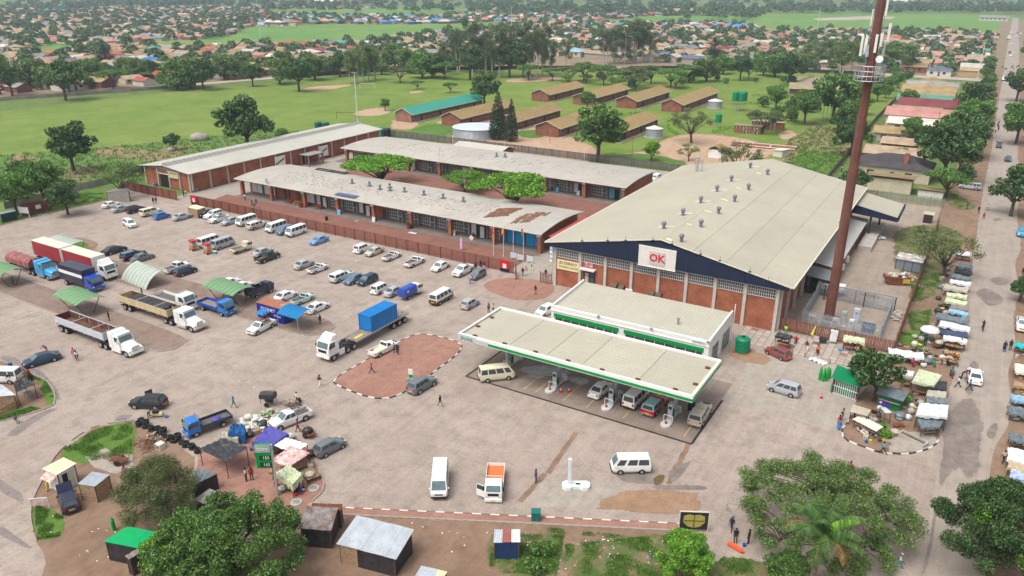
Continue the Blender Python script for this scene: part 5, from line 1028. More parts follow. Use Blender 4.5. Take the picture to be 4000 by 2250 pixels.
  lamps(t,b-.04,a-.005,hw*.86,zb-.26,zb-.14,plate=.55,tallr=.34 if kind in('suv','mpv','estate')else.18);mirrors(t,S_['xb1']-.35,hw*.96,zb-.02)
  t.add('grille',bxm(b-.03,b+.006,-.4,.4,zb-.4,zb-.28),'black');t.add('rear_bumper',bbm(a-.03,a+.12,-hw*.84,hw*.84,g+.12,g+.32,.02),'body')
 return t
def minibus(kind):
 if kind in TEMPL:return TEMPL[kind]
 t=Tm();TEMPL[kind]=t
 L,hw,H,zb,r=dict(minibus=(4.85,.86,2.05,1.1,.32),van=(4.3,.82,1.95,1.05,.3),bigbus=(5.,.9,2.15,1.15,.33))[kind];a,b=-L/2,L/2
 t.add('body',MB().loft([ringx(a,.42,zb,hw*.93,.97),ringx(a+.08,.3,zb,hw,.97),ringx(b-.5,.26,zb,hw,.97),ringx(b-.14,.3,zb-.05,hw*.95,.93),ringx(b,.38,zb-.25,hw*.85)]),'body2')
 t.add('waist_panel',MB().loft([ringx(a+.01,zb-.38,zb+.004,hw*1.002,.96),ringx(b-.45,zb-.38,zb+.004,hw*1.002,.96)]),'body')
 cabin(t,a+.02,b-.12,a+.16,b-.72,zb+.003,H-.06,hw*.965,hw*.84,[(.03,.22),(.25,.47),(.5,.72),(.77,.93)]if kind!='van' else[(.05,.34),(.38,.64),(.72,.93)],crown=.07)
 arches(t,(a+1.,b-.95),r,hw);whl(t,(a+1.,b-.95),r,hw);lamps(t,b+0.,a-.01,hw,zb-.34,zb-.2,tall=.2,tallr=.34,plate=.55);mirrors(t,b-.45,hw,zb+.05,.18)
 t.add('front_bumper',bbm(b-.15,b+.05,-hw*.92,hw*.92,.36,.56,.03),'black');t.add('grille',bxm(b-.06,b+.012,-.42,.42,zb-.45,zb-.3),'black');t.add('rear_bumper',bbm(a-.07,a+.02,-hw*.9,hw*.9,.38,.54,.02),'black')
 return t
def cabover(t,x0,x1,hw,z0,z1,big=False):
 fr=(z1-z0);zb=z0+fr*.5
 t.add('cab',MB().loft([[(x0,-hw,z0),(x1-.1,-hw,z0),(x1,-hw*.9,z0),(x1,hw*.9,z0),(x1-.1,hw,z0),(x0,hw,z0)],[(x0,-hw,zb),(x1-.1,-hw,zb),(x1,-hw*.9,zb),(x1,hw*.9,zb),(x1-.1,hw,zb),(x0,hw,zb)],[(x0,-hw*.95,z1-.1),(x1-.42,-hw*.95,z1-.1),(x1-.34,-hw*.84,z1-.1),(x1-.34,hw*.84,z1-.1),(x1-.42,hw*.95,z1-.1),(x0,hw*.95,z1-.1)],[(x0+.1,-hw*.85,z1),(x1-.55,-hw*.85,z1),(x1-.5,-hw*.7,z1),(x1-.5,hw*.7,z1),(x1-.55,hw*.85,z1),(x0+.1,hw*.85,z1)]]),'body')
 c=[(x1,-hw*.9,zb),(x1,hw*.9,zb),(x1-.34,hw*.84,z1-.1),(x1-.34,-hw*.84,z1-.1)];t.add('windscreen',MB().add(fquad(c,.04,.96,.08,.94),[(0,1,2,3)]),'screen')
 xm=max(x0+.1,x1-1.5)
 for s in(-1,1):
  c=[(xm,-hw,zb),(x1-.1,-hw,zb),(x1-.42,-hw*.95,z1-.1),(xm,-hw*.95,z1-.1)]if s<0 else[(x1-.1,hw,zb),(xm,hw,zb),(xm,hw*.95,z1-.1),(x1-.42,hw*.95,z1-.1)]
  t.add('side_window',MB().add(fquad(c,.1 if s<0 else.06,.92 if s<0 else.9,.08,.88),[(0,1,2,3)]),'glass');y0,y1=sorted((s*hw*.55,s*hw*.9));t.add('headlight',bbm(x1-.1,x1+.02,y0,y1,z0+fr*.1,z0+fr*.1+.2,.02),'head')
  y0,y1=sorted((s*(hw+.02),s*(hw+.2)));t.add('mirror',bbm(x1-.28,x1-.14,y0,y1,zb+.1,zb+.55,.02),'black')
 t.add('grille',bxm(x1-.05,x1+.015,-hw*.62,hw*.62,z0+fr*.22,z0+fr*.42),'black');t.add('front_bumper',bbm(x1-.25,x1+.08,-hw*.98,hw*.98,z0-.32,z0+.02,.04),'body2');t.add('number_plate',bxm(x1+.081,x1+.095,-.25,.25,z0-.22,z0-.1),'plate')
def small_truck(kind,L=4.9,bed='drop',hw=.87,r=.31,zc=2.):
 if kind in TEMPL:return TEMPL[kind]
 t=Tm();TEMPL[kind]=t;a,b=-L/2,L/2;cab0=b-1.45*(zc/2.);fz=.45*r/.31+.35
 cabover(t,cab0,b,hw,.5*r/.31,zc);t.add('chassis',bxm(a+.1,cab0,-.42,-.3,fz-.25,fz-.05).box(a+.1,cab0,.3,.42,fz-.25,fz-.05),'frame');d0=cab0-.12
 t.add('bed_floor',bxm(a,d0,-hw,hw,fz-.05,fz+.03),'bed')
 h=.38*zc/2.
 if bed in('drop','cage','tarp'):
  for nm,(x0,x1,y0,y1)in dict(l=(a,d0,-hw-.04,-hw+0.),r=(a,d0,hw,hw+.04),b=(a-.04,a,-hw-.04,hw+.04),f=(d0-.04,d0+0.,-hw,hw)).items():t.add('drop_side',bxm(x0,x1,y0,y1,fz-.02,fz+h*(1.35 if nm=='f' else 1)),'bedside')
  t.add('headboard',tbm([(d0,-hw*.9,fz),(d0,-hw*.9,zc+.12),(d0,hw*.9,zc+.12),(d0,hw*.9,fz)],.03).tube([(d0,-hw*.9,zc-.3),(d0,hw*.9,zc-.3)],.025),'bedside')
 if bed=='tarp':
  q=MB();q.loft([[(x,-hw*.98,fz+h),(x,-hw*.98,zc+.05),(x,-hw*.6,zc+.22),(x,hw*.6,zc+.22),(x,hw*.98,zc+.05),(x,hw*.98,fz+h)]for x in(a+.02,-.3,d0-.05)]);ti=t.add('tarpaulin',q,'cover');t.add('tarp_window',bxm(a+.6,a+1.05,-hw*.98-.012,-hw*.98-.002,zc-.55,zc-.2),'light',parent=ti)
 if bed=='cage':t.add('cage',tbm([(a,-hw,fz),(a,-hw,zc+.1),(d0,-hw,zc+.1)],.03).tube([(a,hw,fz),(a,hw,zc+.1),(d0,hw,zc+.1)],.03).tube([(a,-hw,zc+.1),(a,hw,zc+.1)],.03).box(a,d0,-hw-.02,-hw,fz+h,zc-.2).box(a,d0,hw,hw+.02,fz+h,zc-.2),'bedside')
 if bed=='box':
  bi=t.add('box_body',bxm(a,d0-.05,-hw-.05,hw+.05,fz+.031,zc+.9),'cover');t.add('stripe',bxm(a+.1,d0-.1,-hw-.056,-hw-.051,zc-.45,zc+.15),'light',parent=bi);t.add('front_panel',bxm(d0-.049,d0+.04,-hw-.03,hw+.03,fz+.04,zc+.88),'bedside',parent=bi)
  t.add('roof_cap',bxm(a+.02,d0-.07,-hw-.02,hw+.02,zc+.901,zc+.96),'body3',parent=bi)
 whl(t,(b-.9*zc/2,),r,hw,.22);whl(t,(a+1.1*zc/2,),r,hw-.02,.34)
 for s in(-1,1):y0,y1=sorted((s*hw*.6,s*hw*.95));t.add('tail_light',bxm(a-.05,a+.02,y0,y1,fz-.25,fz-.1),'tail')
 t.add('number_plate',bxm(a-.05,a-.03,-.25,.25,fz-.3,fz-.18),'plate')
 return t
def tractor(kind):
 if kind in TEMPL:return TEMPL[kind]
 t=Tm();TEMPL[kind]=t
 if kind=='cab_tractor':
  cabover(t,.9,3.,1.22,.95,3.05,True);t.add('roof_fairing',MB().loft([[(1.,-1.1,3.06),(2.35,-1.,3.06),(2.35,1.,3.06),(1.,1.1,3.06)],[(1.,-1.05,3.75),(1.75,-.9,3.7),(1.75,.9,3.7),(1.,1.05,3.75)]]),'body');t.add('chassis',bxm(-2.9,.9,-.5,.5,.7,.95),'frame')
  t.add('side_skirt',bxm(-.2,.88,-1.2,-1.,.4,1.2).box(-.2,.88,1.,1.2,.4,1.2),'body2');whl(t,(2.,),.5,1.22,.3);whl(t,(-.9,-2.2),.5,1.2,.55);t.add('fifth_wheel',cym((-1.5,0,.951),(-1.5,0,1.1),.5,.5,12),'frame')
  for x in(-.9,-2.2):t.add('mudguard',bxm(x-.5,x+.5,-1.24,-.66,1.02,1.06).box(x-.5,x+.5,.66,1.24,1.02,1.06),'black')
 else:
  t.add('cab',MB().loft([[(-.2,-1.2,.75),(1.35,-1.2,.75),(1.35,1.2,.75),(-.2,1.2,.75)],[(-.2,-1.2,1.9),(1.35,-1.15,1.9),(1.35,1.15,1.9),(-.2,1.2,1.9)],[(-.2,-1.15,2.85),(.95,-1.05,2.75),(.95,1.05,2.75),(-.2,1.15,2.85)],[(0,-.9,3.),(.6,-.8,2.95),(.6,.8,2.95),(0,.9,3.)]]),'body')
  t.add('windscreen',MB().add(fquad([(1.35,-1.15,1.9),(1.35,1.15,1.9),(.95,1.05,2.75),(.95,-1.05,2.75)],.05,.95,.06,.92),[(0,1,2,3)]),'screen')
  for s in(-1,1):
   c=[(-.2,-1.2,1.9),(1.35,-1.15,1.9),(.95,-1.05,2.75),(-.2,-1.15,2.85)]if s<0 else[(1.35,1.15,1.9),(-.2,1.2,1.9),(-.2,1.15,2.85),(.95,1.05,2.75)]
   t.add('side_window',MB().add(fquad(c,.3 if s<0 else.12,.88 if s<0 else.7,.08,.84),[(0,1,2,3)]),'glass');y0,y1=sorted((s*1.2,s*1.45));t.add('mirror',bbm(1.15,1.25,y0,y1,1.9,2.5,.02),'chrome')
  t.add('sleeper',bbm(-1.35,-.22,-1.2,1.2,.8,3.15 if kind=='sleeper_tractor' else 2.9,.12),'body');t.add('roof_visor',bbm(.1,1.,-1.,1.,2.9,3.05,.05),'body')
  hd=[[(1.3,-1.05,.85),(1.3,-1.,1.75),(1.3,-.5,1.92),(1.3,.5,1.92),(1.3,1.,1.75),(1.3,1.05,.85)],[(2.4,-.95,.85),(2.4,-.85,1.6),(2.4,-.45,1.78),(2.4,.45,1.78),(2.4,.85,1.6),(2.4,.95,.85)],[(3.2,-.62,.8),(3.2,-.6,1.45),(3.2,-.4,1.62),(3.2,.4,1.62),(3.2,.6,1.45),(3.2,.62,.8)]]
  t.add('bonnet',MB().loft(hd),'body');t.add('grille',bxm(3.17,3.26,-.42,.42,.85,1.52),'chrome');t.add('front_bumper',bbm(3.05,3.35,-1.15,1.15,.45,.8,.06),'body2')
  for s in(-1,1):
   y0,y1=sorted((s*.62,s*1.2));q=MB();q.loft([[(1.75,y0,.9),(1.75,y1,.9),(1.75,y1,1.),(1.75,y0,1.)],[(2.1,y0,1.1),(2.1,y1,1.1),(2.1,y1,1.28),(2.1,y0,1.3)],[(2.9,y0,1.),(2.9,y1,1.),(2.9,y1,1.15),(2.9,y0,1.2)],[(3.15,y0,.8),(3.15,y1,.8),(3.15,y1,.95),(3.15,y0,.95)]]);t.add('mudguard',q,'body');y0,y1=sorted((s*.66,s*1.08));t.add('headlight',bxm(3.13,3.2,y0,y1,.88,1.05),'head')
   y0,y1=sorted((s*.9,s*1.2));t.add('fuel_tank',bbm(-.9,1.2,y0,y1,.35,.78,.06),'body2')
   t.add('exhaust_stack',cym((-1.5,s*.95,.9),(-1.5,s*.95,3.4),.09,.09,8),'chrome')
  t.add('chassis',bxm(-4.2,-.25,-.5,.5,.7,.95),'frame');whl(t,(2.45,),.5,1.15,.3);whl(t,(-2.3,-3.6),.5,1.2,.55)
 return t
def trailer(kind):
 if kind in TEMPL:return TEMPL[kind]
 t=Tm();TEMPL[kind]=t
 if kind=='flatbed':
  L=12.2;a,b=-L/2,L/2;t.add('deck',bxm(a,b,-1.22,1.22,1.25,1.42),'deck');t.add('side_rail',bxm(a,b,-1.27,-1.221,1.2,1.45).box(a,b,1.221,1.27,1.2,1.45),'rail');t.add('chassis',bxm(a+.3,b-1,-.5,-.3,.85,1.249).box(a+.3,b-1,.3,.5,.85,1.249),'frame');whl(t,(a+1.,a+2.35,a+3.7),.5,1.22,.55)
  t.add('tool_box',bxm(b-5.2,b-4.4,-1.2,-.7,.6,1.19),'light');t.add('warning_plate',bxm(b-2.4,b-.6,.1,.6,1.421,1.43),'plate')
 elif kind=='dropside':
  L=12.4;a,b=-L/2,L/2;t.add('deck',bxm(a,b,-1.2,1.2,1.2,1.38),'deck');h0,h1=1.381,2.45
  for y0,y1 in((-1.26,-1.2),(1.2,1.26)):
   for k in rng(5):x0=a+L*k/5;t.add('side_panel',bxm(x0+.03,x0+L/5-.03,y0,y1,h0,h1-.02),'body')
   for k in rng(6):x0=a+L*k/5;t.add('stanchion',bxm(x0-.05,x0+.05,min(y0,y1)-.02,max(y0,y1)+.02,1.2,h1),'rail')
   t.add('top_rail',bxm(a,b,y0-.01,y1+.01,h1-.02,h1+.05),'rail')
   yi0,yi1=(-1.199,-1.185)if y0<0 else(1.185,1.199);t.add('inner_lining',bxm(a+.05,b-.05,yi0,yi1,h0,h1-.05),'inner')
  t.add('tail_board',bxm(a-.06,a-0.,-1.26,1.26,h0,h1),'body2');t.add('head_board',bxm(b,b+.06,-1.26,1.26,h0,h1+.15),'body');t.add('floor_lining',bxm(a+.05,b-.05,-1.18,1.18,1.381,1.4),'inner')
  for x in(a+L*.36,a+L*.74):t.add('cross_bar',cym((x,-1.2,h1),(x,1.2,h1),.035,.035,5),'light')
  t.add('chassis',bxm(a+.3,b-.6,-.5,-.3,.8,1.199).box(a+.3,b-.6,.3,.5,.8,1.199),'frame');whl(t,(a+1.2,a+2.5),.5,1.22,.55);t.add('rear_bumper',bxm(a+0.,a+.1,-1.1,1.1,.55,.75),'frame')
 elif kind=='curtain':
  L=9.6;a,b=-L/2,L/2;zt=4.05;t.add('deck',bxm(a,b,-1.22,1.22,1.2,1.38),'frame')
  q=MB()
  n=28
  for s in(-1,1):
   pts=[]
   for i in rng(n+1):x=a+.1+(L-.2)*i/n;pts.append((x,s*(1.24+.025*(i%2))))
   q.add([(x,y,1.15)for x,y in pts]+[(x,y,zt-.1)for x,y in pts],[((i,i+1,n+2+i,n+1+i)if s<0 else(i+1,i,n+1+i,n+2+i))for i in rng(n)])
  t.add('curtain',q,'body');t.add('roof',bxm(a,b,-1.27,1.27,zt-.1,zt),'roof');t.add('front_wall',bxm(b-.06,b,-1.24,1.24,1.38,zt-.101),'light');t.add('rear_door',bxm(a,a+.06,-1.24,1.24,1.38,zt-.101),'light');t.add('corner_post',bxm(b-.12,b+.005,-1.28,-1.2,1.2,zt-.101).box(b-.12,b+.005,1.2,1.28,1.2,zt-.101),'light')
  whl(t,(a+1.,a+2.3),.5,1.22,.55);t.add('chassis',bxm(a+.3,b-.6,-.5,.5,.8,1.199),'frame')
 elif kind=='tarped':
  L=8.;a,b=-L/2,L/2;t.add('deck',bxm(a,b,-1.2,1.2,1.2,1.38),'frame');r=Rnd(4);q=MB()
  q.loft([[(x,-1.22,1.3),(x,-1.18,2.2+r.u(-.1,.1)),(x,-.6,2.75+r.u(-.15,.15)),(x,.6,2.75+r.u(-.15,.15)),(x,1.18,2.2+r.u(-.1,.1)),(x,1.22,1.3)]for x in[a+L*i/8 for i in rng(9)]]);ti=t.add('tarpaulin',q,'body')
  for x in(-2,.5,2.6):t.add('strap',tbm([(x,-1.24,1.3),(x,-1.2,2.3),(x,-.6,2.9),(x,.6,2.9),(x,1.2,2.3),(x,1.24,1.3)],.03),'light',parent=ti)
  whl(t,(a+1.,a+2.3),.5,1.22,.55);t.add('chassis',bxm(a+.3,b-.6,-.5,.5,.8,1.199),'frame')
 return t
def spawn(t,name,lbl,cat,p,rz,grp=None,z=0,**cols):
 root=thg(name,lbl,cat,(p[0],p[1],z),rz,grp);objs=[]
 base=cols.get('body',PAINT['white'])
 for nm,me,role,par,loc in t.p:
  m=cols.get(role)or ROLE.get(role)or base
  objs.append(inst(nm,me,root if par is None else objs[par],loc,mats=[m]))
 return root
UP,DN,RT,LF=R(90),R(-90),0.,R(180)
VG='vehicles standing in the car park'
def vh(spec,p,hd,lbl,cat=None,name=None,jit=0,col2=None,col3=None,**extra):
 kind,col=spec.split()
 if kind in('minibus','van','bigbus'):t=minibus(kind);name=name or('minibus' if kind!='van' else 'delivery_van');cat=cat or 'minibus'
 elif kind in('flat','mid','flatbig','tarp','cage','boxt','drop'):
  t=small_truck(kind,**dict(flat=dict(L=4.4,zc=1.85,hw=.75,r=.27),drop=dict(L=5.4,zc=2.1,hw=.92,r=.34),mid=dict(L=7,zc=2.5,hw=1.08,r=.42),flatbig=dict(L=8.8,zc=2.9,hw=1.2,r=.48),tarp=dict(L=4.7,bed='tarp',zc=1.9,hw=.8,r=.28),cage=dict(L=5.,bed='cage',zc=2.,hw=.85,r=.3),boxt=dict(L=9.4,bed='box',zc=2.8,hw=1.18,r=.48))[kind]);name=name or 'small_truck';cat=cat or 'truck'
 else:
  t=car(kind);name=name or('pickup_truck' if kind in('pickup','utility','dcab','pcanopy','dcanopy')else 'parked_car');cat=cat or('pickup' if name=='pickup_truck' else 'car')
 c=PAINT[col];c2=PAINT[col2]if col2 else c
 return spawn(t,name,lbl,cat,p,hd+R(jit),VG,body=c,body2=c2,bedside=PAINT[col3]if col3 else c2,cover=PAINT[col3]if col3 else c,body3=PAINT[col3]if col3 else c,**extra)
def zoomed(x,y,s):return lambda a,b:at(x+a/s,y+b/s)
z4,z5,z6,z7,z8=(zoomed(x,y,2.576)for x,y in((3000,0),(0,560),(1000,560),(2000,560),(3000,560)))
y1,y2,y3,y4,y5,y6,y7,y8=(zoomed(1000*(k%4),1120+560*(k//4),2.542)for k in rng(8))
def hdg(a,b):return atan2(b[1]-a[1],b[0]-a[0])
vh('sedan white',z5(1125,640),UP,'white sedan, leftmost car of the back row');vh('sedan silver',z5(1222,682),UP,'silver sedan second from the left in the back row')
vh('suv black',z5(1372,690),UP,'black estate with red tail lights between a silver sedan and a cream pickup');vh('dcanopy cream',z5(1525,718),UP,'cream pickup with matching canopy beside the small blue hatchback',col2='cream')
vh('mini blue',z5(1632,756),UP,'small bright blue hatchback with pale bumper in the back row');vh('sedan silver',z5(1835,762),UP,'silver sedan parked left of the wooden crate kiosk')
vh('hatch black',z5(2075,735),DN,'black hatchback parked right of the wooden crate kiosk');vh('suv white',z5(2150,745),DN,'white estate between the black hatchback and a white pickup');vh('pickup white',z5(2205,785),DN,'white single-cab pickup with black bumper near the fence');vh('sedan silver',z5(2320,808),DN,'silver saloon between a white pickup and a minibus')
vh('minibus white',z5(2480,815),DN,'white minibus next to the cream canopied pickup in the back row');vh('pcanopy champ',z5(2590,850),UP,'pale cream single-cab pickup with white canopy beside a minibus',col2='white')
vh('mpv white',z5(1310,835),hdg(z5(1250,800),z5(1365,860)),'white people carrier driving alone across the open car park')
vh('minibus white',z6(205,880),DN,'white minibus left of the blue-grey people carrier by the fence');vh('mpv bluegrey',z6(295,905),DN,'blue-grey people carrier squeezed between two white minibuses');vh('minibus white',z6(405,920),DN,'white minibus right of the blue-grey people carrier')
vh('sedan ltblue',z6(635,1002),DN,'light blue sedan parked alone below the red fence');vh('suv white',z6(1080,1085),UP,'white four-by-four beside the champagne sedan');vh('sedan champ',z6(1190,1115),DN,'champagne sedan parked beside a white four-by-four')
vh('utility white',z6(1365,1160),UP,'white low pickup with dark load bed, left of a longer white pickup');vh('pickup white',z6(1595,1220),UP,'long white pickup with empty dark bed near the fence');vh('sedan white',z6(1855,1265),DN,'pearl white sedan between a pickup and the entrance banner');vh('dcab white',z6(2085,1310),DN,'big white double-cab pickup with covered bed near the banner');vh('hatch grey',z6(2228,1350),DN,'grey hatchback beside the big white double-cab')
vh('minibus white',z5(2110,1025),UP,'white minibus behind the red snack carts');vh('minibus silver',z5(2248,1045),UP,'silver minibus with dark windows beside the snack carts');vh('flat cream',z5(2432,1090),UP,'small cream flatbed truck standing alone',name='small_truck')
vh('sedan silver',z6(75,1118),UP,'silver sedan partly behind a dark green pickup');vh('dcab green',z6(120,1175),UP,'dark green double-cab pickup');vh('sedan silver',z6(485,1245),UP,'silver sedan beside a white pickup in the second row');vh('utility white',z6(622,1285),UP,'white low pickup beside the second-row silver sedan')
vh('pcanopy mint',z6(862,1370),UP,'mint green pickup with white canopy',col2='white');vh('sedan bluegrey',z6(990,1395),DN,'blue-grey sedan between the mint pickup and a navy estate');vh('estate dkblue',z6(1122,1405),DN,'navy estate car next to a blue-grey sedan')
vh('mpv white',y2(1243,48),UP,'white people carrier with a red tail light left of the tarp truck');vh('sedan silver',y2(1375,72),UP,'silver sedan just left of the blue tarpaulin truck');vh('tarp white',y2(1535,95),UP,'small white truck with blue tarpaulin body',col3='rblue');vh('minibus white',y2(1840,145),UP,'white and brown two-tone minibus',col2='brown');vh('hatch silver',y2(2125,198),UP,'silver hatchback nearest the two standing attendants')
vh('bigsedan black',z5(1155,1100),UP,'long black sedan beside the red curtain trailer');vh('pcanopy black',z5(1350,1155),UP,'dark pickup with white-topped canopy beside a grey sedan',col2='bluegrey');vh('sedan grey',z5(1440,1175),UP,'grey sedan just behind the pale fallen shade roof');vh('dcab white',z5(1790,1280),UP,'white double-cab pickup with open bed beside the indigo estate');vh('estate navy',z5(1870,1315),UP,'indigo estate car beside the pale shade roof')
vh('sedan white',ov(580,718),UP,'white sedan behind the green shade roof, left one');vh('sedan white',ov(612,728),UP,'white sedan behind the green shade roof, right one');vh('cage navy',ov(655,742),UP,'dark blue small truck with caged sides',col2='white',col3='navy')
vh('sedan white',y2(300,120),UP,'white sedan behind the orange-roofed kiosk');vh('utility mint',y2(465,150),UP,'pale mint pickup between two white cars behind the kiosk');vh('sedan white',y2(612,235),UP,'white taxi sedan beside the blue kiosk awning');vh('pickup white',at(1022,1290),DN,'white pickup with people in the bed before the kiosk',jit=3)
vh('bigsedan dkblue',y1(420,755),hdg(y1(545,720),y1(300,790)),'dark blue sedan being washed at the left edge');vh('suv black',y1(1480,1190),hdg(y1(1600,1190),y1(1330,1175)),'black hatchback with an open door by the tyre piles');vh('minibus white',at(15,1490),R(-150),'white minibus cut by the left edge of the picture')
vh('drop blue',at(815,1675),hdg(y1(2230,1330),y1(1960,1430)),'bright blue dropside truck with blue sheets in its bed',col3='dkblue');vh('dcab white',at(1135,1652),hdg(y2(480,1280),y2(200,1390)),'white pickup carrying a ladder beside the vendors');vh('hatch grey',y6(735,205),hdg(y6(620,250),y6(850,130)),'dark grey hatchback parked right of the price sign')
vh('bigbus white',y6(1828,560),hdg(y6(1845,360),y6(1818,730)),'white minibus with red windscreen strip facing the camera');vh('drop white',y6(2372,570),hdg(y6(2395,380),y6(2362,720)),'white dropside truck with orange bed floor and its door open',bed=PAINT['orange']);vh('van white',y7(1172,400),hdg(y7(1330,400),y7(1010,405)),'white delivery van standing alone on the forecourt approach')
vh('hatch navy',y5(690,745),hdg(y5(735,850),y5(640,600)),'dark navy hatchback with its bonnet raised');vh('pickup white',y2(1265,650),UP,'white pickup with pale bed on the corner of the brick island',jit=-4,bed=PAINT['cream']);vh('suv grey',y2(1650,1010),hdg(y2(1560,1075),y2(1770,950)),'grey four-by-four beside the brick island');vh('minibus cream',at(1940,1480),hdg(y2(2240,975),y2(2600,930)),'cream minibus entering the pump bays from the left')
vh('sedan white',y3(880,1055),UP,'white sedan at the pumps beside the cones',jit=-3);vh('minibus white',y3(1230,1150),UP,'white minibus filling up under the canopy',jit=-3);vh('pcanopy red',y3(1420,1215),UP,'bright red pickup with teal canopy at the pumps',col2='teal',jit=-3);vh('dcanopy gold',y3(1865,1310),UP,'silver-gold pickup with canopy and open door at the canopy corner',col2='gold',jit=2)
vh('hatch rose',y4(95,690),hdg(y4(195,725),y4(5,640)),'dull red hatchback beside the pavement vendors');vh('mpv silver',y4(150,1050),hdg(y4(300,1090),y4(0,1000)),'silver people carrier near two traffic cones');vh('sedan white',y4(2045,920),UP,'white sedan stopped in the road among the vendors',jit=4)
vh('pcanopy white',z7(1440,375),DN,'white van-bodied pickup behind the rear shop row',col2='white');vh('hatch white',y3(330,270),R(-100),'white car half hidden behind the station shop')
vh('dcanopy silver',z8(2025,460),hdg(z8(2110,470),z8(1940,450)),'silver canopied pickup nosed off the road beneath a tree',col2='silver');vh('sedan dkblue',z8(2410,175),DN,'dark sedan driving down the road');vh('flat grey',z8(2320,40),UP,'grey light truck driving away up the road');vh('hatch skyblue',z8(2545,925),DN,'light blue hatchback at the right edge verge');vh('pickup white',y4(2520,410),DN,'white pickup at the right edge behind a stall')
vh('minibus white',z4(2370,810),DN,'white minibus at the dusty crossroads');vh('minibus ltblue',z4(2487,822),DN,'pale blue minibus at the dusty crossroads');vh('hatch white',z4(2440,568),DN,'white hatchback on the far road beyond the crossroads');vh('sedan white',z4(2456,452),DN,'white sedan farther up the road');vh('hatch white',z4(2495,372),DN,'white car at the far bend of the road');vh('sedan black',z4(2430,535),UP,'dark car on the far road');vh('boxt white',z4(2420,400),UP,'cream lorry far up the road',col3='cream');vh('estate white',z4(820,738),hdg(z4(770,735),z4(870,742)),'white estate on the lane beyond the school trees');vh('suv silver',z4(2042,965),R(10),'silver car under verge trees beside the red-roofed house')
for k,(x,y)in enu([(2440,330),(2470,345),(2510,335),(2540,345)]):vh('hatch '+('white','silver','grey','white')[k],z4(x,y),DN,'%s car in the cluster at the far end of the road'%('leftmost','second','third','last')[k])
gr=Rnd(12)
for k in rng(22):
 p=at(1010+k*7+gr.u(-3,3),99+gr.choice((0,2.5,5))+gr.u(0,1));vh(gr.choice(('sedan','hatch','estate','mpv'))+' '+gr.choice(('white','white','silver','grey','champ')),p,gr.u(0,3.1),'old pale car in the far scrapyard on the green vlei',name='scrapped_car')['group']='cars in the far scrapyard'
vh('boxt white',at(1022,100),R(20),'white box lorry at the left end of the far scrapyard',col3='white')
def rig(t,lab,cat,p,rz,name,**c):return spawn(t,name,lab,cat,p,rz,VG,**c)
wht=PAINT['white'];dirty=sm(196,180,140,var=.22,scale=1.2);rustin=mt((.13,.06,.035),rgh=.85,var=.5,scale=1.1);silverp=sm(186,192,198,var=.1)
u_c=-73.2
rig(tractor('cab_tractor'),'white cab-over tractor unit pulling the blue container','lorry',(u_c-.3,72.2),DN,'lorry_tractor',body=wht,body2=wht)
rig(trailer('flatbed'),'flatbed trailer carrying the blue shipping container','trailer',(u_c,80.6),DN,'flatbed_trailer',deck=mt((.22,.19,.17),var=.3),rail=sm(170,166,160),body=wht)
K=thg('shipping_container','bright blue shipping container marked PIL on the flatbed','container',(u_c,80.9,1.425),DN);cblue=sm(10,116,186,rgh=.45,var=.1,scale=.6)
q=MB();n=36
for s in(-1,1):
 pts=[(-2.98+5.96*i/n,s*(1.2 if(i//2)%2 else 1.16))for i in rng(n+1)];q.add([(x,y,.12)for x,y in pts]+[(x,y,2.48)for x,y in pts],[((i,i+1,n+2+i,n+1+i)if s<0 else(i+1,i,n+1+i,n+2+i))for i in rng(n)])
n2=16
for s in(-1,1):
 pts=[(s*(2.98 if(i//2)%2 else 2.94),-1.18+2.36*i/n2)for i in rng(n2+1)];q.add([(x,y,.12)for x,y in pts]+[(x,y,2.48)for x,y in pts],[((i,i+1,n2+2+i,n2+1+i)if s>0 else(i+1,i,n2+1+i,n2+2+i))for i in rng(n2)])
sub(K,'wall',q,cblue)
q=MB()
for i in rng(18):q.box(-2.95+i*.328,-2.95+i*.328+.17,-1.1,1.1,2.521,2.545)
sub(K,'roof',bxm(-3.,3.,-1.2,1.2,2.44,2.52),cblue);sub(K,'roof_rib',q,cblue)
q=MB()
for x in(-3.03,2.93):
 for y in(-1.22,1.12):q.box(x,x+.1,y,y+.1,0,2.56)
for y in(-1.22,1.12):q.box(-2.929,2.929,y,y+.1,0,.13).box(-2.929,2.929,y,y+.1,2.46,2.55)
sub(K,'frame',q,cblue);pl=sub(K,'logo_panel',bxm(1.9,2.55,-1.225,-1.205,.25,2.35),white)
tx=text('lettering','PIL',.62,sm(200,36,50),pl,(2.22,-1.23,1.3),(R(90),0,0));tx.rotation_euler=(R(90),R(90),0);tx.scale=(1.1,1,1)
sub(K,'placard',bxm(-2.6,-2.2,-1.225,-1.205,1.2,1.55),white);sub(K,'placard',bxm(-2.5,-2.,-1.225,-1.205,1.9,2.3),sm(150,190,220))
p1=y1(1290,600);rig(tractor('sleeper_tractor'),'white bonneted tractor unit of the empty dropside rig','lorry',(p1[0]+.3,56.6),RT,'lorry_tractor',body=wht,body2=wht)
rig(trailer('dropside'),'silver dropside trailer, empty with a rusty floor','trailer',(p1[0]-8.6,56.8),RT,'dropside_trailer',body=silverp,body2=sm(110,30,34),rail=silverp,inner=rustin,deck=rustin)
p2=y1(1830,400);rig(tractor('day_tractor'),'white bonneted tractor unit of the tarp-covered rig','lorry',(p2[0]+.2,67.),RT,'lorry_tractor',body=wht,body2=sm(196,186,170))
rig(trailer('dropside'),'dirty cream dropside trailer under black sheeting','trailer',(p2[0]-8.8,67.),RT,'dropside_trailer',body=dirty,body2=dirty,rail=dirty,inner=rustin,deck=rustin)
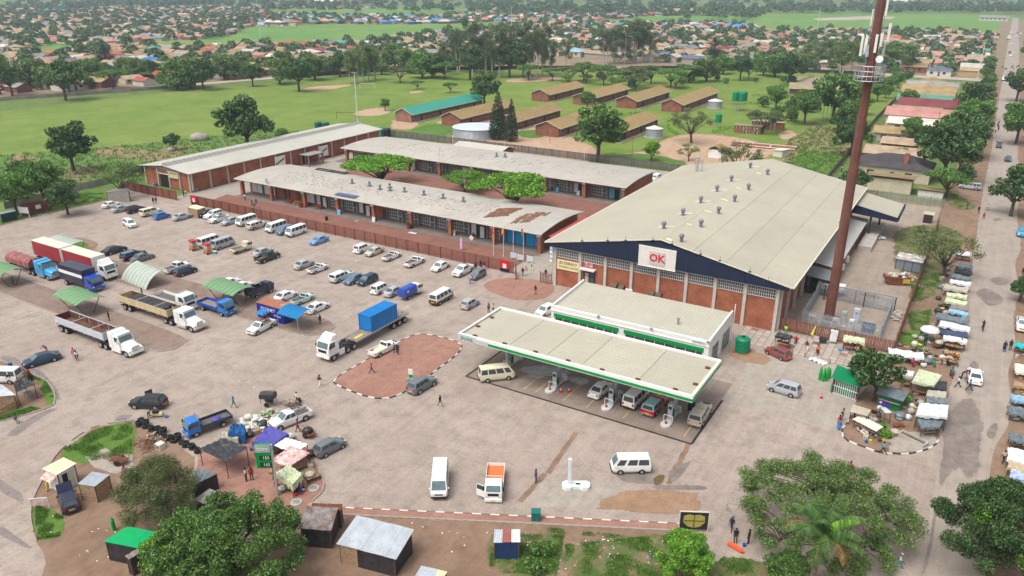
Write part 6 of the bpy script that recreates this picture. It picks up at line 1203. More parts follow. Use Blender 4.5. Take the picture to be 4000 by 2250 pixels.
def crumple(nx,ny,lx,ly,amp,z,seed,sag=0.):
 r=Rnd(seed);q=MB()
 for i in rng(nx+1):
  for j in rng(ny+1):
   s,t_=i/nx-.5,j/ny-.5;q.v.append((lx*s+r.u(-.03,.03),ly*t_+r.u(-.03,.03),z+r.u(-amp,amp)-sag*(1-4*s*s)*(1-4*t_*t_)))
 for i in rng(nx):
  for j in rng(ny):a=i*(ny+1)+j;q.f.append((a,a+ny+1,a+ny+2,a+1));q.m.append(0)
 return q
def tarp_obj(lbl,p,rz,lx,ly,z,m,amp=.12,seed=1,nx=14,ny=8):
 o=crumple(nx,ny,lx,ly,amp,z,seed).obj('tarpaulin',m,None,(p[0],p[1],0),rz,smo=True);o.modifiers.new('t','SOLIDIFY').thickness=.03;return tag(o,lbl,'tarpaulin')
tarp_obj('crumpled black plastic sheet over the cream dropside trailer load',(p2[0]-8.2,67.),0,9.,2.3,2.35,plb,.16,seed=3)
p3=z5(480,1340);rig(tractor('sleeper_tractor'),'turquoise bonneted tractor unit among the shade roofs','lorry',(p3[0]-.2,p3[1]),RT,'lorry_tractor',body=PAINT['skyblue'],body2=sm(150,150,150));rig(trailer('tarped'),'trailer load under dull red tarpaulin behind the turquoise lorry','trailer',(p3[0]-7.4,p3[1]),RT,'tarped_trailer',body=mt((.27,.085,.08),rgh=.7,var=.25,scale=.8),light=ofw)
p4=z5(1085,1365);rcur=mt((.3,.03,.035),rgh=.6,var=.15,scale=.6);rig(tractor('cab_tractor'),'white cab-over tractor unit of the red curtain-sided rig','lorry',(p4[0]-1.6,p4[1]+.1),RT,'lorry_tractor',body=wht,body2=wht)
rig(trailer('curtain'),'front red curtain-sided trailer with pale roof','trailer',(p4[0]-6.6,p4[1]+.1),RT,'curtain_trailer',body=rcur,roof=ofw);rig(trailer('curtain'),'rear red curtain-sided trailer with pale roof','trailer',(p4[0]-16.7,p4[1]+.1),RT,'curtain_trailer',body=rcur,roof=ofw)
p5=z5(840,1420);vh('boxt rblue',(p5[0]+1.,p5[1]-.6),RT,'blue box lorry with white stripe beside the red rig',col3='navy',name='box_lorry',cat='lorry',light=white)
p6=ov(440,770);vh('flatbig white',(p6[0],p6[1]),RT,'white dropside lorry with empty bed',name='dropside_lorry',cat='lorry');p7=y1(2170,250);vh('mid blue',(p7[0]-.4,p7[1]),RT,'blue dropside truck parked beside the green shade roof',col3='rblue',bed=mt((.22,.19,.17),var=.3))
# == PEOPLE (facing +x)
def pose(hipL=0,kneeL=0,hipR=0,kneeR=0,shL=0,elL=10,shR=0,elR=10,lean=0,drop=0.,abdL=8,abdR=8):
 J={};z0=.93-drop;ln=R(lean)
 def up(h,y=0,x=0):return Vec((x+sin(ln)*h,y,z0+cos(ln)*h))
 J['pelvis']=Vec((0,0,z0));J['spine']=up(.22);J['chest']=up(.42);J['neck']=up(.55);J['head']=up(.645)+Vec((.015,0,0));J['crown']=up(.745)+Vec((.02,0,0));J['nose']=J['head']+Vec((.115,0,0.))
 for s,sd in((1,'L'),(-1,'R')):
  h,k,a,e,ab=(hipL,kneeL,shL,elL,abdL)if sd=='L' else(hipR,kneeR,shR,elR,abdR)
  hp=J['pelvis']+Vec((0,s*.095,-.04));J['hip'+sd]=hp
  kn=hp+Vec((sin(R(h)),s*.02,-cos(R(h))))*.42;J['knee'+sd]=kn
  an=kn+Vec((sin(R(h-k)),0,-cos(R(h-k))))*.4;J['ankle'+sd]=an;J['heel'+sd]=an+Vec((-.04,0,-.045));J['toe'+sd]=an+Vec((.15,s*.015,-.05))
  sh=J['chest']+Vec((0,s*.185,.035));J['sh'+sd]=sh
  A=R(a)+ln*.3;el=sh+Vec((sin(A),s*sin(R(ab)),-cos(A)))*.29;J['el'+sd]=el
  B=A+R(e);wr=el+Vec((sin(B),0,-cos(B)))*.25;J['wr'+sd]=wr
  d=Vec((sin(B),0,-cos(B)));f=Vec((cos(B),0,sin(B)));J['palm'+sd]=wr+d*.075
  for i,(o,l)in enu(((-.033,.062),(-.011,.075),(.011,.07),(.033,.055))):
   b=J['palm'+sd]+f*o+d*.02;J['f%d%s'%(i,sd)]=b+d*l*.55;J['g%d%s'%(i,sd)]=b+d*l+Vec((0,-s*.02,0))
  J['t'+sd]=wr+d*.035+f*.042;J['u'+sd]=wr+d*.08+f*.062
 return J
BONES=[('pelvis','spine',1),('spine','chest',1),('chest','neck',0),('neck','head',0),('head','crown',0),('head','nose',0)]
RAD=dict(pelvis=.135,spine=.125,chest=.14,neck=.056,head=.088,crown=.066,nose=.016,hip=.092,knee=.06,ankle=.042,heel=.034,toe=.032,sh=.066,el=.045,wr=.031,palm=.034,t=.012,u=.01)
for sd in 'LR':
 BONES+=[('pelvis','hip'+sd,2),('hip'+sd,'knee'+sd,2),('knee'+sd,'ankle'+sd,2),('ankle'+sd,'heel'+sd,3),('ankle'+sd,'toe'+sd,3),('chest','sh'+sd,1),('sh'+sd,'el'+sd,1),('el'+sd,'wr'+sd,0),('wr'+sd,'palm'+sd,0),('wr'+sd,'t'+sd,0),('t'+sd,'u'+sd,0)]
 for i in rng(4):BONES+=[('palm'+sd,'f%d%s'%(i,sd),0),('f%d%s'%(i,sd),'g%d%s'%(i,sd),0)]
skin_m=mt((.075,.042,.026),rgh=.6,var=.1);hair_m=sm(16,14,13,rgh=.9)
BODY={}
def body_mesh(key,**kw):
 if key in BODY:return BODY[key]
 J=pose(**kw);names=list(J);idx={n:i for i,n in enu(names)}
 lo=min(J[n].z-RAD.get(n[:-1],.03)for n in names if n[:-1]in('toe','heel'));
 for n in names:J[n]=J[n]-Vec((0,0,lo))if key not in('sit','cycle')else J[n]
 me=bpy.data.meshes.new('body');me.from_pydata([tuple(J[n])for n in names],[(idx[a],idx[b])for a,b,_ in BONES],[])
 o=bpy.data.objects.new('body',me);COL.objects.link(o);md=o.modifiers.new('skin','SKIN');md.use_smooth_shade=True
 for i,n in enu(names):
  r=RAD.get(n)or RAD.get(n[:-1])or(.0095 if n[0]in 'fg' else.03);sv=me.skin_vertices[0].data[i];sv.radius=(r,r*(1.25 if n in('chest','spine','pelvis')else 1));sv.use_root=n=='pelvis'
 sb_=o.modifiers.new('sub','SUBSURF');sb_.levels=1;sb_.render_levels=1
 ev=o.evaluated_get(bpy.context.evaluated_depsgraph_get());out=bpy.data.meshes.new_from_object(ev);bpy.data.objects.remove(o)
 out.materials.clear()
 for m in(skin_m,white,black,black):out.materials.append(m)
 seg=[(J[a],J[b],t)for a,b,t in BONES];mi=[]
 for p in out.polygons:
  c=p.center;best=9;bt=0
  for a,b,t in seg:
   d=b-a;u=max(0,min(1,(c-a).dot(d)/max(d.length_squared,1e-9)));q=(a+d*u-c).length_squared
   if q<best:best=q;bt=t
  mi.append(bt)
 out.polygons.foreach_set('material_index',mi);out.polygons.foreach_set('use_smooth',[True]*len(mi))
 hd=J['head'];hr=MB();cr=J['crown']-J['head'];cen=hd+cr*.42
 hr.sphere((cen.x-.022,cen.y,cen.z+.018),.102,10,6)
 hair=hr.mesh('hair',[hair_m],True);ht=MB();ht.cyl((cen.x,cen.y,cen.z+.06),(cen.x,cen.y,cen.z+.15),.112,.075,12);ht.cyl((cen.x+.05,cen.y,cen.z+.055),(cen.x+.05,cen.y,cen.z+.075),.14,.14,12);hat=ht.mesh('hat',[white],True)
 pe=J['pelvis'];sk=MB();n=12;sk.loft([[(pe.x+r*cos(2*pi*i/n),pe.y+r*.95*sin(2*pi*i/n),z)for i in rng(n)]for r,z in((.15,pe.z+.08),(.2,pe.z-.1),(.25,max(.12,pe.z-.5)))],caps=False);skirt=sk.mesh('skirt',[white],True)
 BODY[key]=(out,hair,hat,skirt);return BODY[key]
POSES=dict(stand=dict(shL=4,shR=-2,hipL=2,hipR=-2),walk=dict(hipL=24,kneeL=8,hipR=-20,kneeR=22,shL=-24,elL=14,shR=24,elR=24),stride=dict(hipL=32,kneeL=6,hipR=-28,kneeR=18,shL=-30,elL=20,shR=30,elR=30),talk=dict(hipL=3,hipR=-3,shL=30,elL=80,shR=6,elR=25),sit=dict(hipL=86,kneeL=84,hipR=82,kneeR=80,shL=25,elL=50,shR=20,elR=60,drop=.46),bend=dict(lean=48,hipL=6,kneeL=14,hipR=-4,kneeR=10,shL=60,elL=20,shR=55,elR=15),carry=dict(shL=165,elL=15,shR=150,elR=25,hipL=14,kneeL=4,hipR=-12,kneeR=14),cycle=dict(hipL=70,kneeL=70,hipR=40,kneeR=50,shL=55,elL=20,shR=55,elR=20,lean=22,drop=-.05))
def cloth(r,g,b):return smat('cloth %d %d %d'%(r,g,b),r,g,b,rgh=.9,var=.15,scale=6)
CLN=dict(white=cloth(216,216,214),black=cloth(30,30,34),navy=cloth(34,40,66),red=cloth(186,28,32),blue=cloth(40,120,190),sky=cloth(60,170,214),jean=cloth(58,74,108),khaki=cloth(150,136,104),grey=cloth(118,118,120),yellow=cloth(210,180,50),hiviz=cloth(190,220,40),orange=cloth(224,104,44),pink=cloth(214,116,156),magenta=cloth(196,34,112),purple=cloth(128,40,128),green=cloth(40,130,78),brown=cloth(86,62,48),maroon=cloth(110,30,40),teal=cloth(40,150,150),beige=cloth(180,160,130))
def pers(spec,p,face,lbl,hat=None,skirt=None,z=0.,scale=1.,grp=None):
 ps,top,legs=spec.split();b,h,ht,sk=body_mesh(ps,**POSES[ps])
 T=thg('person','person '+lbl,'person',(p[0],p[1],z),R(face),grp);T.scale=(scale,)*3
 inst('body',b,T,mats=[skin_m,CLN[top],CLN[legs],black]);inst('hair',h,T)
 if hat:inst('hat',ht,T,mats=[CLN[hat]])
 if skirt:inst('skirt',sk,T,mats=[CLN[skirt]])
 return T
pers('walk black black',z5(1548,612),150,'in dark clothes walking past the red fence gate, left of a pair');pers('walk navy black',z5(1575,608),150,'in dark clothes walking past the red fence gate, right of a pair')
pers('stand black navy',z5(1852,542),-90,'standing at the gate opening, left of a pair');pers('stand white jean',z5(1872,532),-100,'in a pale top standing at the gate opening');pers('sit blue navy',z5(1960,498),-90,'in blue sitting against the market hall wall',z=0,scale=.95);pers('sit grey grey',z5(1990,490),-90,'in grey sitting against the market hall wall')
pers('stand white navy',z5(2468,575),-60,'in white and navy near the left shop piers');pers('walk green navy',z5(2540,640),180,'with green bag walking behind the red fence');pers('stand grey grey',z5(2562,650),0,'crouched figure in grey behind the red fence',scale=.72);pers('walk brown brown',z6(5,625),180,'in brown walking behind the fence by the shops');pers('stand white jean',z6(32,655),90,'child in white behind the fence',scale=.65)
pers('stand white black',z6(890,258),-90,'at the courtyard edge beside the left acacia');pers('stand navy black',z6(2190,970),90,'with pale hat at an open shop door','white');pers('sit black black',z6(2225,960),0,'sitting beside a shop pier',z=0.);pers('sit navy black',z6(1568,865),120,'sitting by the planter at a shop pier')
pers('stand black black',z6(2263,1262),-60,'in black standing by the fence near the big banner, left one');pers('stand black pink',z6(2298,1275),-90,'in black and pink beside the fence near the banner','black',skirt='pink');pers('stand navy navy',z6(2210,1285),-70,'in navy behind the big white double-cab');pers('bend pink blue',z6(2155,1415),80,'leaning at the grey hatchback front')
pers('walk black black',z7(108,1335),-90,'in black walking out of the pedestrian entrance');pers('walk pink white',z7(142,1325),-90,'in pink walking out of the pedestrian entrance');pers('sit hiviz white',z7(195,1270),-20,'in a yellow vest sitting by the notice boards','white');pers('walk black navy',z7(340,1350),90,'in black passing the short red gate')
pers('stand black grey',at(2092,1150),-90,'in black standing on the paving below the supermarket');pers('stand grey black',y2(2310,258),-20,'in grey standing near the forecourt, left of a pair');pers('stand hiviz jean',y2(2358,262),200,'in a bright vest standing near the forecourt')
pers('stand black navy',y1(1088,340),-90,'in black by the green shade roof');pers('stand pink pink',y1(740,712),-30,'in pink beside the dark blue sedan');pers('stand white black',y1(772,738),160,'in white and black beside the dark blue sedan');pers('bend purple orange',y1(470,660),-60,'in purple and orange leaning behind the dark blue sedan');pers('bend grey navy',y1(1485,1310),10,'bending at the compressor beside the black hatchback');pers('walk sky grey',y1(2325,1205),15,'in a blue shirt walking across the empty paving')
pers('stand red black',y1(300,930),0,'in a red hooded top by the black canopy');pers('stand black black',y1(330,970),20,'in black beside the black canopy');pers('bend brown khaki',y1(100,960),-30,'in khaki washing the minibus at the left edge');pers('sit grey grey',y1(165,1350),0,'seated low at the left grass edge')
pers('stand green brown',at(55,1115),-40,'under the leftmost green shade roof');pers('stand brown grey',at(558,1160),-90,'between the white lorry and cream trailer')
pers('stand black black',y2(640,375),180,'in black under the blue kiosk awning');pers('sit maroon maroon',y2(92,375),0,'in maroon sitting in the white pickup bed',z=.62);pers('sit brown purple',y2(120,360),0,'in brown sitting in the white pickup bed',z=.62)
pers('stand grey navy',y2(1372,660),60,'in grey leaning by the white pickup on the brick island');pers('stand navy navy',y2(1408,680),100,'in navy overalls by the pickup on the brick island');pers('stride red jean',y2(1150,865),-150,'in a red jacket striding across the brick island');pers('walk brown white',y2(635,988),100,'in brown jacket and white trousers on the paving','maroon');pers('stride black grey',y2(1830,1188),170,'in black striding alone before the forecourt')
pers('walk white black',y2(410,1158),60,'in a white hood by the handcarts');pers('walk black black',y2(442,1205),-90,'in black with yellow hat by the handcarts','yellow');pers('carry magenta jean',y2(418,1440),30,'in magenta carrying a bundle on the head')
pers('stand white black',at(963,1880),40,'in white and black under the black tarpaulin stall');pers('stand red black',at(985,1876),150,'in a red top under the black tarpaulin stall');pers('walk red navy',at(492,1868),100,'in red and navy near the iron cart')
pers('bend yellow yellow',at(188,1918),70,'in full yellow rain suit at the white kiosk','yellow');pers('stand hiviz black',at(246,1885),-60,'in a bright vest inside the white kiosk doorway')
pers('stand purple jean',y7(238,522),-120,'in a purple shirt standing alone by the slab corner');pers('walk navy navy',y7(2175,1000),-90,'in navy on the path beneath the thorn tree');pers('stand black black',y7(2215,1120),-60,'in black by the orange gas cylinder');pers('stand black black',y7(2345,1130),180,'in black under the thorn tree shade')
pers('stand grey navy',y3(1080,1185),0,'attendant beside the white minibus at the pumps');pers('stand green green',y3(1500,1270),180,'attendant in green at the red pickup')
pers('stand hiviz teal',y4(170,478),-90,'in a bright vest behind the black-roofed cart');pers('sit red black',y4(275,560),-90,'in red sitting by the red palisade');pers('walk maroon white',y4(378,640),-80,'in maroon with a green bag on the slabs');pers('walk orange maroon',y4(490,680),80,'in an orange vest on the slabs',skirt='maroon');pers('stand black black',y4(845,640),-90,'vendor behind the pale green stall')
pers('stand magenta blue',y4(700,1395),-60,'in magenta in the group by the market kerb');pers('stand grey grey',y4(735,1330),200,'in grey in the group by the market kerb');pers('stand grey blue',y4(698,1425),80,'with grey top and bright blue skirt by the market kerb',skirt='blue');pers('stand pink magenta',y4(715,1365),180,'in pink in the group by the market kerb')
pers('stride sky black',y8(1135,235),0,'in a bright blue shirt walking along the painted kerb');pers('stand red khaki',y8(805,440),-110,'in a red shirt and khaki shorts above the thorn tree');pers('walk beige black',y8(2330,325),60,'in tan top walking beside the right-hand stalls');pers('walk maroon maroon',y8(2180,760),-90,'in maroon with a pale backpack on the road','white');pers('walk white teal',y8(1295,1370),0,'carrying a bundle at the bottom of the road','white')
pers('walk white black',y4(1880,1000),180,'in white shirt and green cap among the road vendors','green');pers('walk blue navy',y4(1995,1030),170,'in blue walking behind the stopped white sedan');pers('bend maroon black',y4(1920,915),0,'leaning at the stopped white sedan');pers('stand navy blue',y4(2340,645),-80,'in navy and blue skirt on the right verge',skirt='navy');pers('stand black black',y4(2400,630),-100,'in black carrying a child on the right verge');pers('sit maroon maroon',y4(1800,905),0,'vendor squatting by produce in the road');pers('sit teal purple',y4(1825,880),60,'vendor in teal squatting by produce')
pers('stand green maroon',y4(1905,620),0,'vendor in green and maroon at a stall table',skirt='maroon');pers('sit navy navy',y4(1770,790),30,'vendor in navy at a produce table');pers('bend red black',y4(1870,760),180,'vendor in red at a produce table');pers('stand navy black',y4(1555,590),-90,'in navy beside the white umbrella stall');pers('sit navy black',y4(1520,500),-60,'sitting under the white umbrella');pers('sit magenta maroon',y4(1430,790),-60,'in magenta at the long white stall');pers('sit brown black',y4(850,1320),0,'sitting under the slatted market roof');pers('stand purple brown',y4(1250,1170),-90,'in purple at the mobile money kiosk')
T_c=pers('cycle black black',y4(2128,440),95,'in black riding a bicycle down the road',z=.02)
for k,(x,y,tp,lg,lab)in enu([(2000,665,'maroon','jean','in maroon on the verge by the palisade corner'),(2115,700,'black','black','in black at the road edge'),(2205,680,'white','grey','in a white shirt crossing the road'),(2165,765,'red','navy','in a red bib walking in the road'),(2225,480,'white','black','in white cycling up the road'),(2475,350,'navy','black','in dark clothes on the right verge by the tree'),(2560,1330,'navy','black','in navy at the right edge verge')]):pers('walk %s %s'%(tp,lg),z8(x,y),(60,-90,30,-80,90,-90,-90)[k],lab)
fr_=Rnd(3)
for k in rng(16):pers('walk %s %s'%(fr_.choice(('white','black','navy','red','grey')),fr_.choice(('black','navy','jean'))),z4(2290+fr_.u(60,260)if k<11 else 2290+fr_.u(-10,30),(690+fr_.u(-25,20))if k<11 else 1250+k*22-230),fr_.choice((90,-90)),'in the crowd crossing at the far crossroads' if k<11 else 'walking in file along the far verge',grp='people at the far crossroads' if k<11 else 'people in file on the verge')
for k in rng(2):pers('stand white navy',z8(735+k*5,285-k*5),0,'in white by the maize plot fence, %s of two'%('left','right')[k])
# == TREES AND PLANTS
import numpy as np
from mathutils import noise as mnoise
def leafmat(name,c,c2,trans=.28,rnd_=.18):
 if name in MATS:return MATS[name]
 m=bpy.data.materials.new(name);m.use_nodes=True;MATS[name]=m;nt=m.node_tree;N=nt.nodes;L=nt.links
 p=N['Principled BSDF'];set_in(p,'Roughness',.6);set_in(p,'Specular IOR Level',.25)
 tc=N.new('ShaderNodeTexCoord');n=N.new('ShaderNodeTexNoise');set_in(n,'Scale',.9);set_in(n,'Detail',5);L.new(tc.outputs['Object'],n.inputs['Vector'])
 r=N.new('ShaderNodeValToRGB');e=r.color_ramp.elements;e[0].position=.35;e[1].position=.65;e[0].color=(*c,1);e[1].color=(*c2,1);L.new(n.outputs['Fac'],r.inputs['Fac'])
 gi=N.new('ShaderNodeNewGeometry');m2=N.new('ShaderNodeMapRange');set_in(m2,'To Min',.4);set_in(m2,'To Max',1.65);L.new(gi.outputs['Random Per Island'],m2.inputs['Value'])
 oi=N.new('ShaderNodeObjectInfo');mr=N.new('ShaderNodeMapRange');set_in(mr,'To Min',1-rnd_);set_in(mr,'To Max',1+rnd_);L.new(oi.outputs['Random'],mr.inputs['Value'])
 h=N.new('ShaderNodeHueSaturation');mu=N.new('ShaderNodeMath');mu.operation='MULTIPLY';L.new(mr.outputs[0],mu.inputs[0]);L.new(m2.outputs[0],mu.inputs[1]);L.new(mu.outputs[0],h.inputs['Value']);L.new(r.outputs[0],h.inputs['Color']);pr=N.new('ShaderNodeValToRGB');pe=pr.color_ramp.elements;pe[0].position=.84;pe[1].position=.9;pe[1].color=(.75,.75,.75,1);L.new(gi.outputs['Random Per Island'],pr.inputs['Fac']);pm=N.new('ShaderNodeMix');pm.data_type='RGBA';L.new(pr.outputs[0],pm.inputs[0]);L.new(h.outputs[0],pm.inputs[6]);set_in(pm,7,(c2[0]*1.6+.04,c2[1]*1.5+.05,c2[2]*2+.05,1));L.new(pm.outputs[2],p.inputs['Base Color'])  # random pale leaves: crown highlights put into the leaf colour
 t=N.new('ShaderNodeBsdfTranslucent');L.new(h.outputs[0],t.inputs['Color']);mx=N.new('ShaderNodeMixShader');set_in(mx,0,trans)
 L.new(p.outputs[0],mx.inputs[1]);L.new(t.outputs[0],mx.inputs[2]);L.new(mx.outputs[0],N['Material Output'].inputs['Surface'])
 return m
LF_=dict(dark=leafmat('dark leaves',(.0494,.111,.0286),(.091,.172,.0442)),mid=leafmat('mid green leaves',(.0845,.182,.0312),(.143,.267,.0546)),bright=leafmat('bright acacia leaves',(.104,.26,.0182),(.182,.364,.0364)),gum=leafmat('gum leaves',(.0715,.117,.0416),(.137,.189,.0676)),light=leafmat('light feathery leaves',(.111,.189,.0455),(.182,.28,.0715)),olive=leafmat('olive leaves',(.091,.13,.039),(.156,.195,.065)),cyp=leafmat('cypress leaves',(.0286,.0598,.026),(.0546,.0936,.0364)),grass=leafmat('grass blades',(.091,.195,.026),(.169,.299,.052)),lime=leafmat('lime leaves',(.104,.234,.013),(.182,.351,.0325)),palm=leafmat('palm leaflets',(.052,.13,.026),(.104,.208,.0455)),dry=leafmat('dry palm leaflets',(.22,.13,.04),(.32,.2,.07)),far=leafmat('haze-tinted far leaves',(.0585,.117,.0455),(.104,.176,.065)))  # far: lighter, bluer leaves with distance haze put into the colour
bark=mt((.085,.062,.045),rgh=.95,var=.35,scale=4,bump=.5);bark_w=mt((.42,.38,.32),rgh=.8,var=.3,scale=1.5)
def qmesh(name,V,m):
 n=V.shape[0];me=bpy.data.meshes.new(name);me.vertices.add(n*4);me.vertices.foreach_set('co',V.reshape(-1).astype(np.float32));me.loops.add(n*4);me.loops.foreach_set('vertex_index',np.arange(n*4,dtype=np.int32))
 me.polygons.add(n);me.polygons.foreach_set('loop_start',np.arange(0,n*4,4,dtype=np.int32));me.polygons.foreach_set('loop_total',np.full(n,4,dtype=np.int32));me.materials.append(m);me.update(calc_edges=True);return me
def lquad(centers,normals,size,rs,asp=.55,tilt=.8):
 n=len(centers);a=rs.normal(size=(n,3));nn=normals+a*tilt;nn/=np.linalg.norm(nn,axis=1,keepdims=True)+1e-9
 t=np.cross(nn,rs.normal(size=(n,3)));t/=np.linalg.norm(t,axis=1,keepdims=True)+1e-9;b=np.cross(nn,t);s=size*rs.uniform(.6,1.3,(n,1))
 return np.stack([centers-t*s,centers-b*s*asp+t*s*.1,centers+t*s,centers+b*s*asp+t*s*.1],axis=1)
def bleaf(blobs,n,size,rs,shell=.55,asp=.55,tilt=.8,droop=0.):
 B=np.array(blobs,float);w=(B[:,3]*B[:,4]+B[:,3]*B[:,5]+B[:,4]*B[:,5]);k=rs.choice(len(B),size=n,p=w/w.sum());d=rs.normal(size=(n,3));d/=np.linalg.norm(d,axis=1,keepdims=True)
 r=shell+(1.06-shell)*rs.random((n,1))**.6;c=B[k,:3]+d*r*B[k,3:6];c[:,2]-=droop*rs.random(n)
 nn=d/np.maximum(B[k,3:6],.05);nn/=np.linalg.norm(nn,axis=1,keepdims=True)
 return lquad(c,nn,size,rs,asp,tilt)
def limbs(mb,base,tips,r0,sway=.3,rr_=None,mid=.45,m=0,n=6):
 r_=rr_ or Rnd(1);P0=[Vec(t)for t in tips[:9]]
 for i,t in enu(tips):
  b=Vec(base);e=Vec(t)
  if i>12:b=b.lerp(min(P0,key=lambda q:(q-e).length),.55+.3*r_.random());r0_=r0*.45
  else:r0_=r0
  mdp=b.lerp(e,mid)+Vec((r_.u(-sway,sway),r_.u(-sway,sway),(e-b).length*.08));mb.cyl(b,mdp,r0_,r0_*.6,n,m);mb.cyl(mdp,e,r0_*.6,r0_*.18,n,m)
TREE={}
def tkind(key):
 if key in TREE:return TREE[key]
 base,var=key.rsplit('-',1);rs=np.random.RandomState(sum(map(ord,key))*7%9999);r_=Rnd(sum(map(ord,key)));tr=MB();bm_=bark
 if base in('round','dark','bush','lime'):
  lift=-1.7 if base=='bush' else 0;bl=[(0,0,4.4,2.,2.,1.9)]
  for i in rng(24):a=r_.u(0,6.28);e=r_.u(-.6,1.3);q=r_.u(1.9,3.2);w_=r_.u(.6,1.3);bl.append((q*cos(a)*cos(e),q*sin(a)*cos(e),4.3+q*.85*sin(e),w_,w_,w_*.75))
  bl=[(a,b,max(.5,c+lift),p,q,t)for a,b,c,p,q,t in bl]
  V=bleaf(bl,4200,.24,rs);lm=LF_[dict(round='mid',dark='dark',bush='mid' if var in '02' else 'light',lime='lime')[base]];tr.cyl((0,0,0),(0,0,2.4+lift*.8),.28,.2,8);limbs(tr,(0,0,2.+lift*.8),[(b[0]*.8,b[1]*.8,b[2])for b in bl[1:9]],.14,.3,r_);wd,hc=7.6,4.4+lift
 elif base=='acacia':
  bl=[]
  for i in rng(15):a=r_.u(0,6.28);q=4.2*sqrt(r_.random());bl.append((q*cos(a),q*sin(a),5.2-.07*q*q*.6+r_.u(-.5,.5),r_.u(1.2,1.9),r_.u(1.2,1.9),r_.u(.4,.65)))
  V=bleaf(bl,5200,.2,rs,shell=.3);lm=LF_['mid' if var in '013' else 'olive'];tr.cyl((0,0,0),(0,0,1.6),.24,.2,7);limbs(tr,(0,0,1.4),[(b[0],b[1],b[2]-.2)for b in bl[:11]],.13,.4,r_);wd,hc=11,4.9
 elif base=='umbrella':
  bl=[]
  for i in rng(26):a=r_.u(0,6.28);q=4.6*sqrt(r_.random());bl.append((q*cos(a),q*sin(a),4.4-.05*q*q+r_.u(-.2,.2),r_.u(1.1,1.7),r_.u(1.1,1.7),r_.u(.3,.5)))
  V=bleaf(bl,13000,.16,rs,shell=.35);lm=LF_['bright'];tr.cyl((0,0,0),(0,0,1.2),.3,.24,8);limbs(tr,(0,0,1.),[(b[0],b[1],b[2]-.2)for b in bl[:14]],.15,.4,r_);wd,hc=11.4,4.2
 elif base in('gum','lightgum'):
  bl=[];bm_=bark_w;H=17
  stems=[(0,0)]if var in '02' else[(-.9,0),(.9,.4)]
  for sx,sy in stems:
   tr.cyl((sx*.4,sy*.4,0),(sx,sy,H*.55),.28,.17,7);tr.cyl((sx,sy,H*.55),(sx*1.2,sy*1.2,H*.92),.17,.05,6)
   for i in rng(18 if len(stems)==1 else 12):
    z=H*(.4+.58*i/(17 if len(stems)==1 else 11))+r_.u(-.5,.5);a=r_.u(0,6.28);q=r_.u(.5,2.6)*(1.2-abs(z/H-.66));bl.append((sx+q*cos(a),sy+q*sin(a),z,r_.u(.9,1.5),r_.u(.9,1.5),r_.u(1.1,1.9)));limbs(tr,(sx,sy,z-1.8),[bl[-1][:3]],.07,.1,r_,n=4)
  V=bleaf(bl,5600,.24,rs,shell=.2,asp=.35,droop=.6);lm=LF_['gum' if base=='gum' else 'light'];wd,hc=6.6,11.5
 elif base=='cypress':
  bl=[(0,0,1.2+i*.95,1.25*(1-(i/12)**1.7)*(1 if i else.8)+.12,1.25*(1-(i/12)**1.7)+.12,.95)for i in rng(12)];V=bleaf(bl,3800,.17,rs,shell=.72,tilt=.9);lm=LF_['cyp'];tr.cyl((0,0,0),(0,0,9),.18,.04,6);wd,hc=2.8,6.2
 elif base=='casuarina':
  bl=[]
  for i in rng(30):z=2.2+13*i/29;q=2.6*(1-(z/17)**1.6);a=r_.u(0,6.28);bl.append((q*.75*cos(a),q*.75*sin(a),z,q*.55+.4,q*.55+.4,.9))
  V=bleaf(bl,4600,.24,rs,shell=.3,asp=.3,droop=.4);lm=LF_['cyp'];tr.cyl((0,0,0),(0,0,14),.3,.05,7);limbs(tr,(0,0,3),[b[:3]for b in bl[::4]],.08,.2,r_,n=4);wd,hc=6,8
 elif base=='thorn':
  bl=[]
  for i in rng(22):a=r_.u(0,6.28);q=r_.u(1.2,3.6);bl.append((q*cos(a),q*sin(a),4.6+r_.u(-1.,1.1)-.08*q*q,r_.u(.6,1.1),r_.u(.6,1.1),r_.u(.35,.7)))
  V=bleaf(bl,3000,.15,rs,shell=.1,asp=.4);lm=LF_['light' if var=='0' else 'olive'];tr.cyl((0,0,0),(.2,0,1.5),.24,.18,7);limbs(tr,(.2,0,1.4),[b[:3]for b in bl],.1,.4,r_);wd,hc=8.4,4.6
 elif base=='shrub':
  bl=[(r_.u(-.6,.6),r_.u(-.6,.6),.6+r_.u(-.1,.4),.6,.6,.55)for i in rng(7)];V=bleaf(bl,900,.14,rs);lm=LF_['mid' if var=='0' else 'bright'];tr.cyl((0,0,0),(0,0,.5),.06,.04,5);wd,hc=2.3,.75
 elif base=='smallpalm':
  V=[];
  for i in rng(16):
   a=i*2.4;L=2.2;el=r_.u(.1,1.)
   for j in rng(9):
    t=(j+1)/9;x=L*t*cos(el);z=L*t*sin(el)-1.3*t*t
    for s in(-1,1):
     c=np.array([x*cos(a),x*sin(a),4.2+z]);sd=np.array([-sin(a)*s,cos(a)*s,-.5])*.45*(1-.5*t);fw_=np.array([cos(a),sin(a),0])*.3;V.append([c,c+fw_*.3,c+sd+fw_,c+sd*.9+fw_*.7])
  V=np.array(V);lm=LF_['dark'];tr.cyl((0,0,0),(0,0,4.2),.22,.18,8);wd,hc=4.4,4
 me=qmesh('crown',V,lm);tm=tr.mesh('trunk',[bm_],False)
 TREE[key]=(tm,me,wd,hc);return TREE[key]
TREES=[]
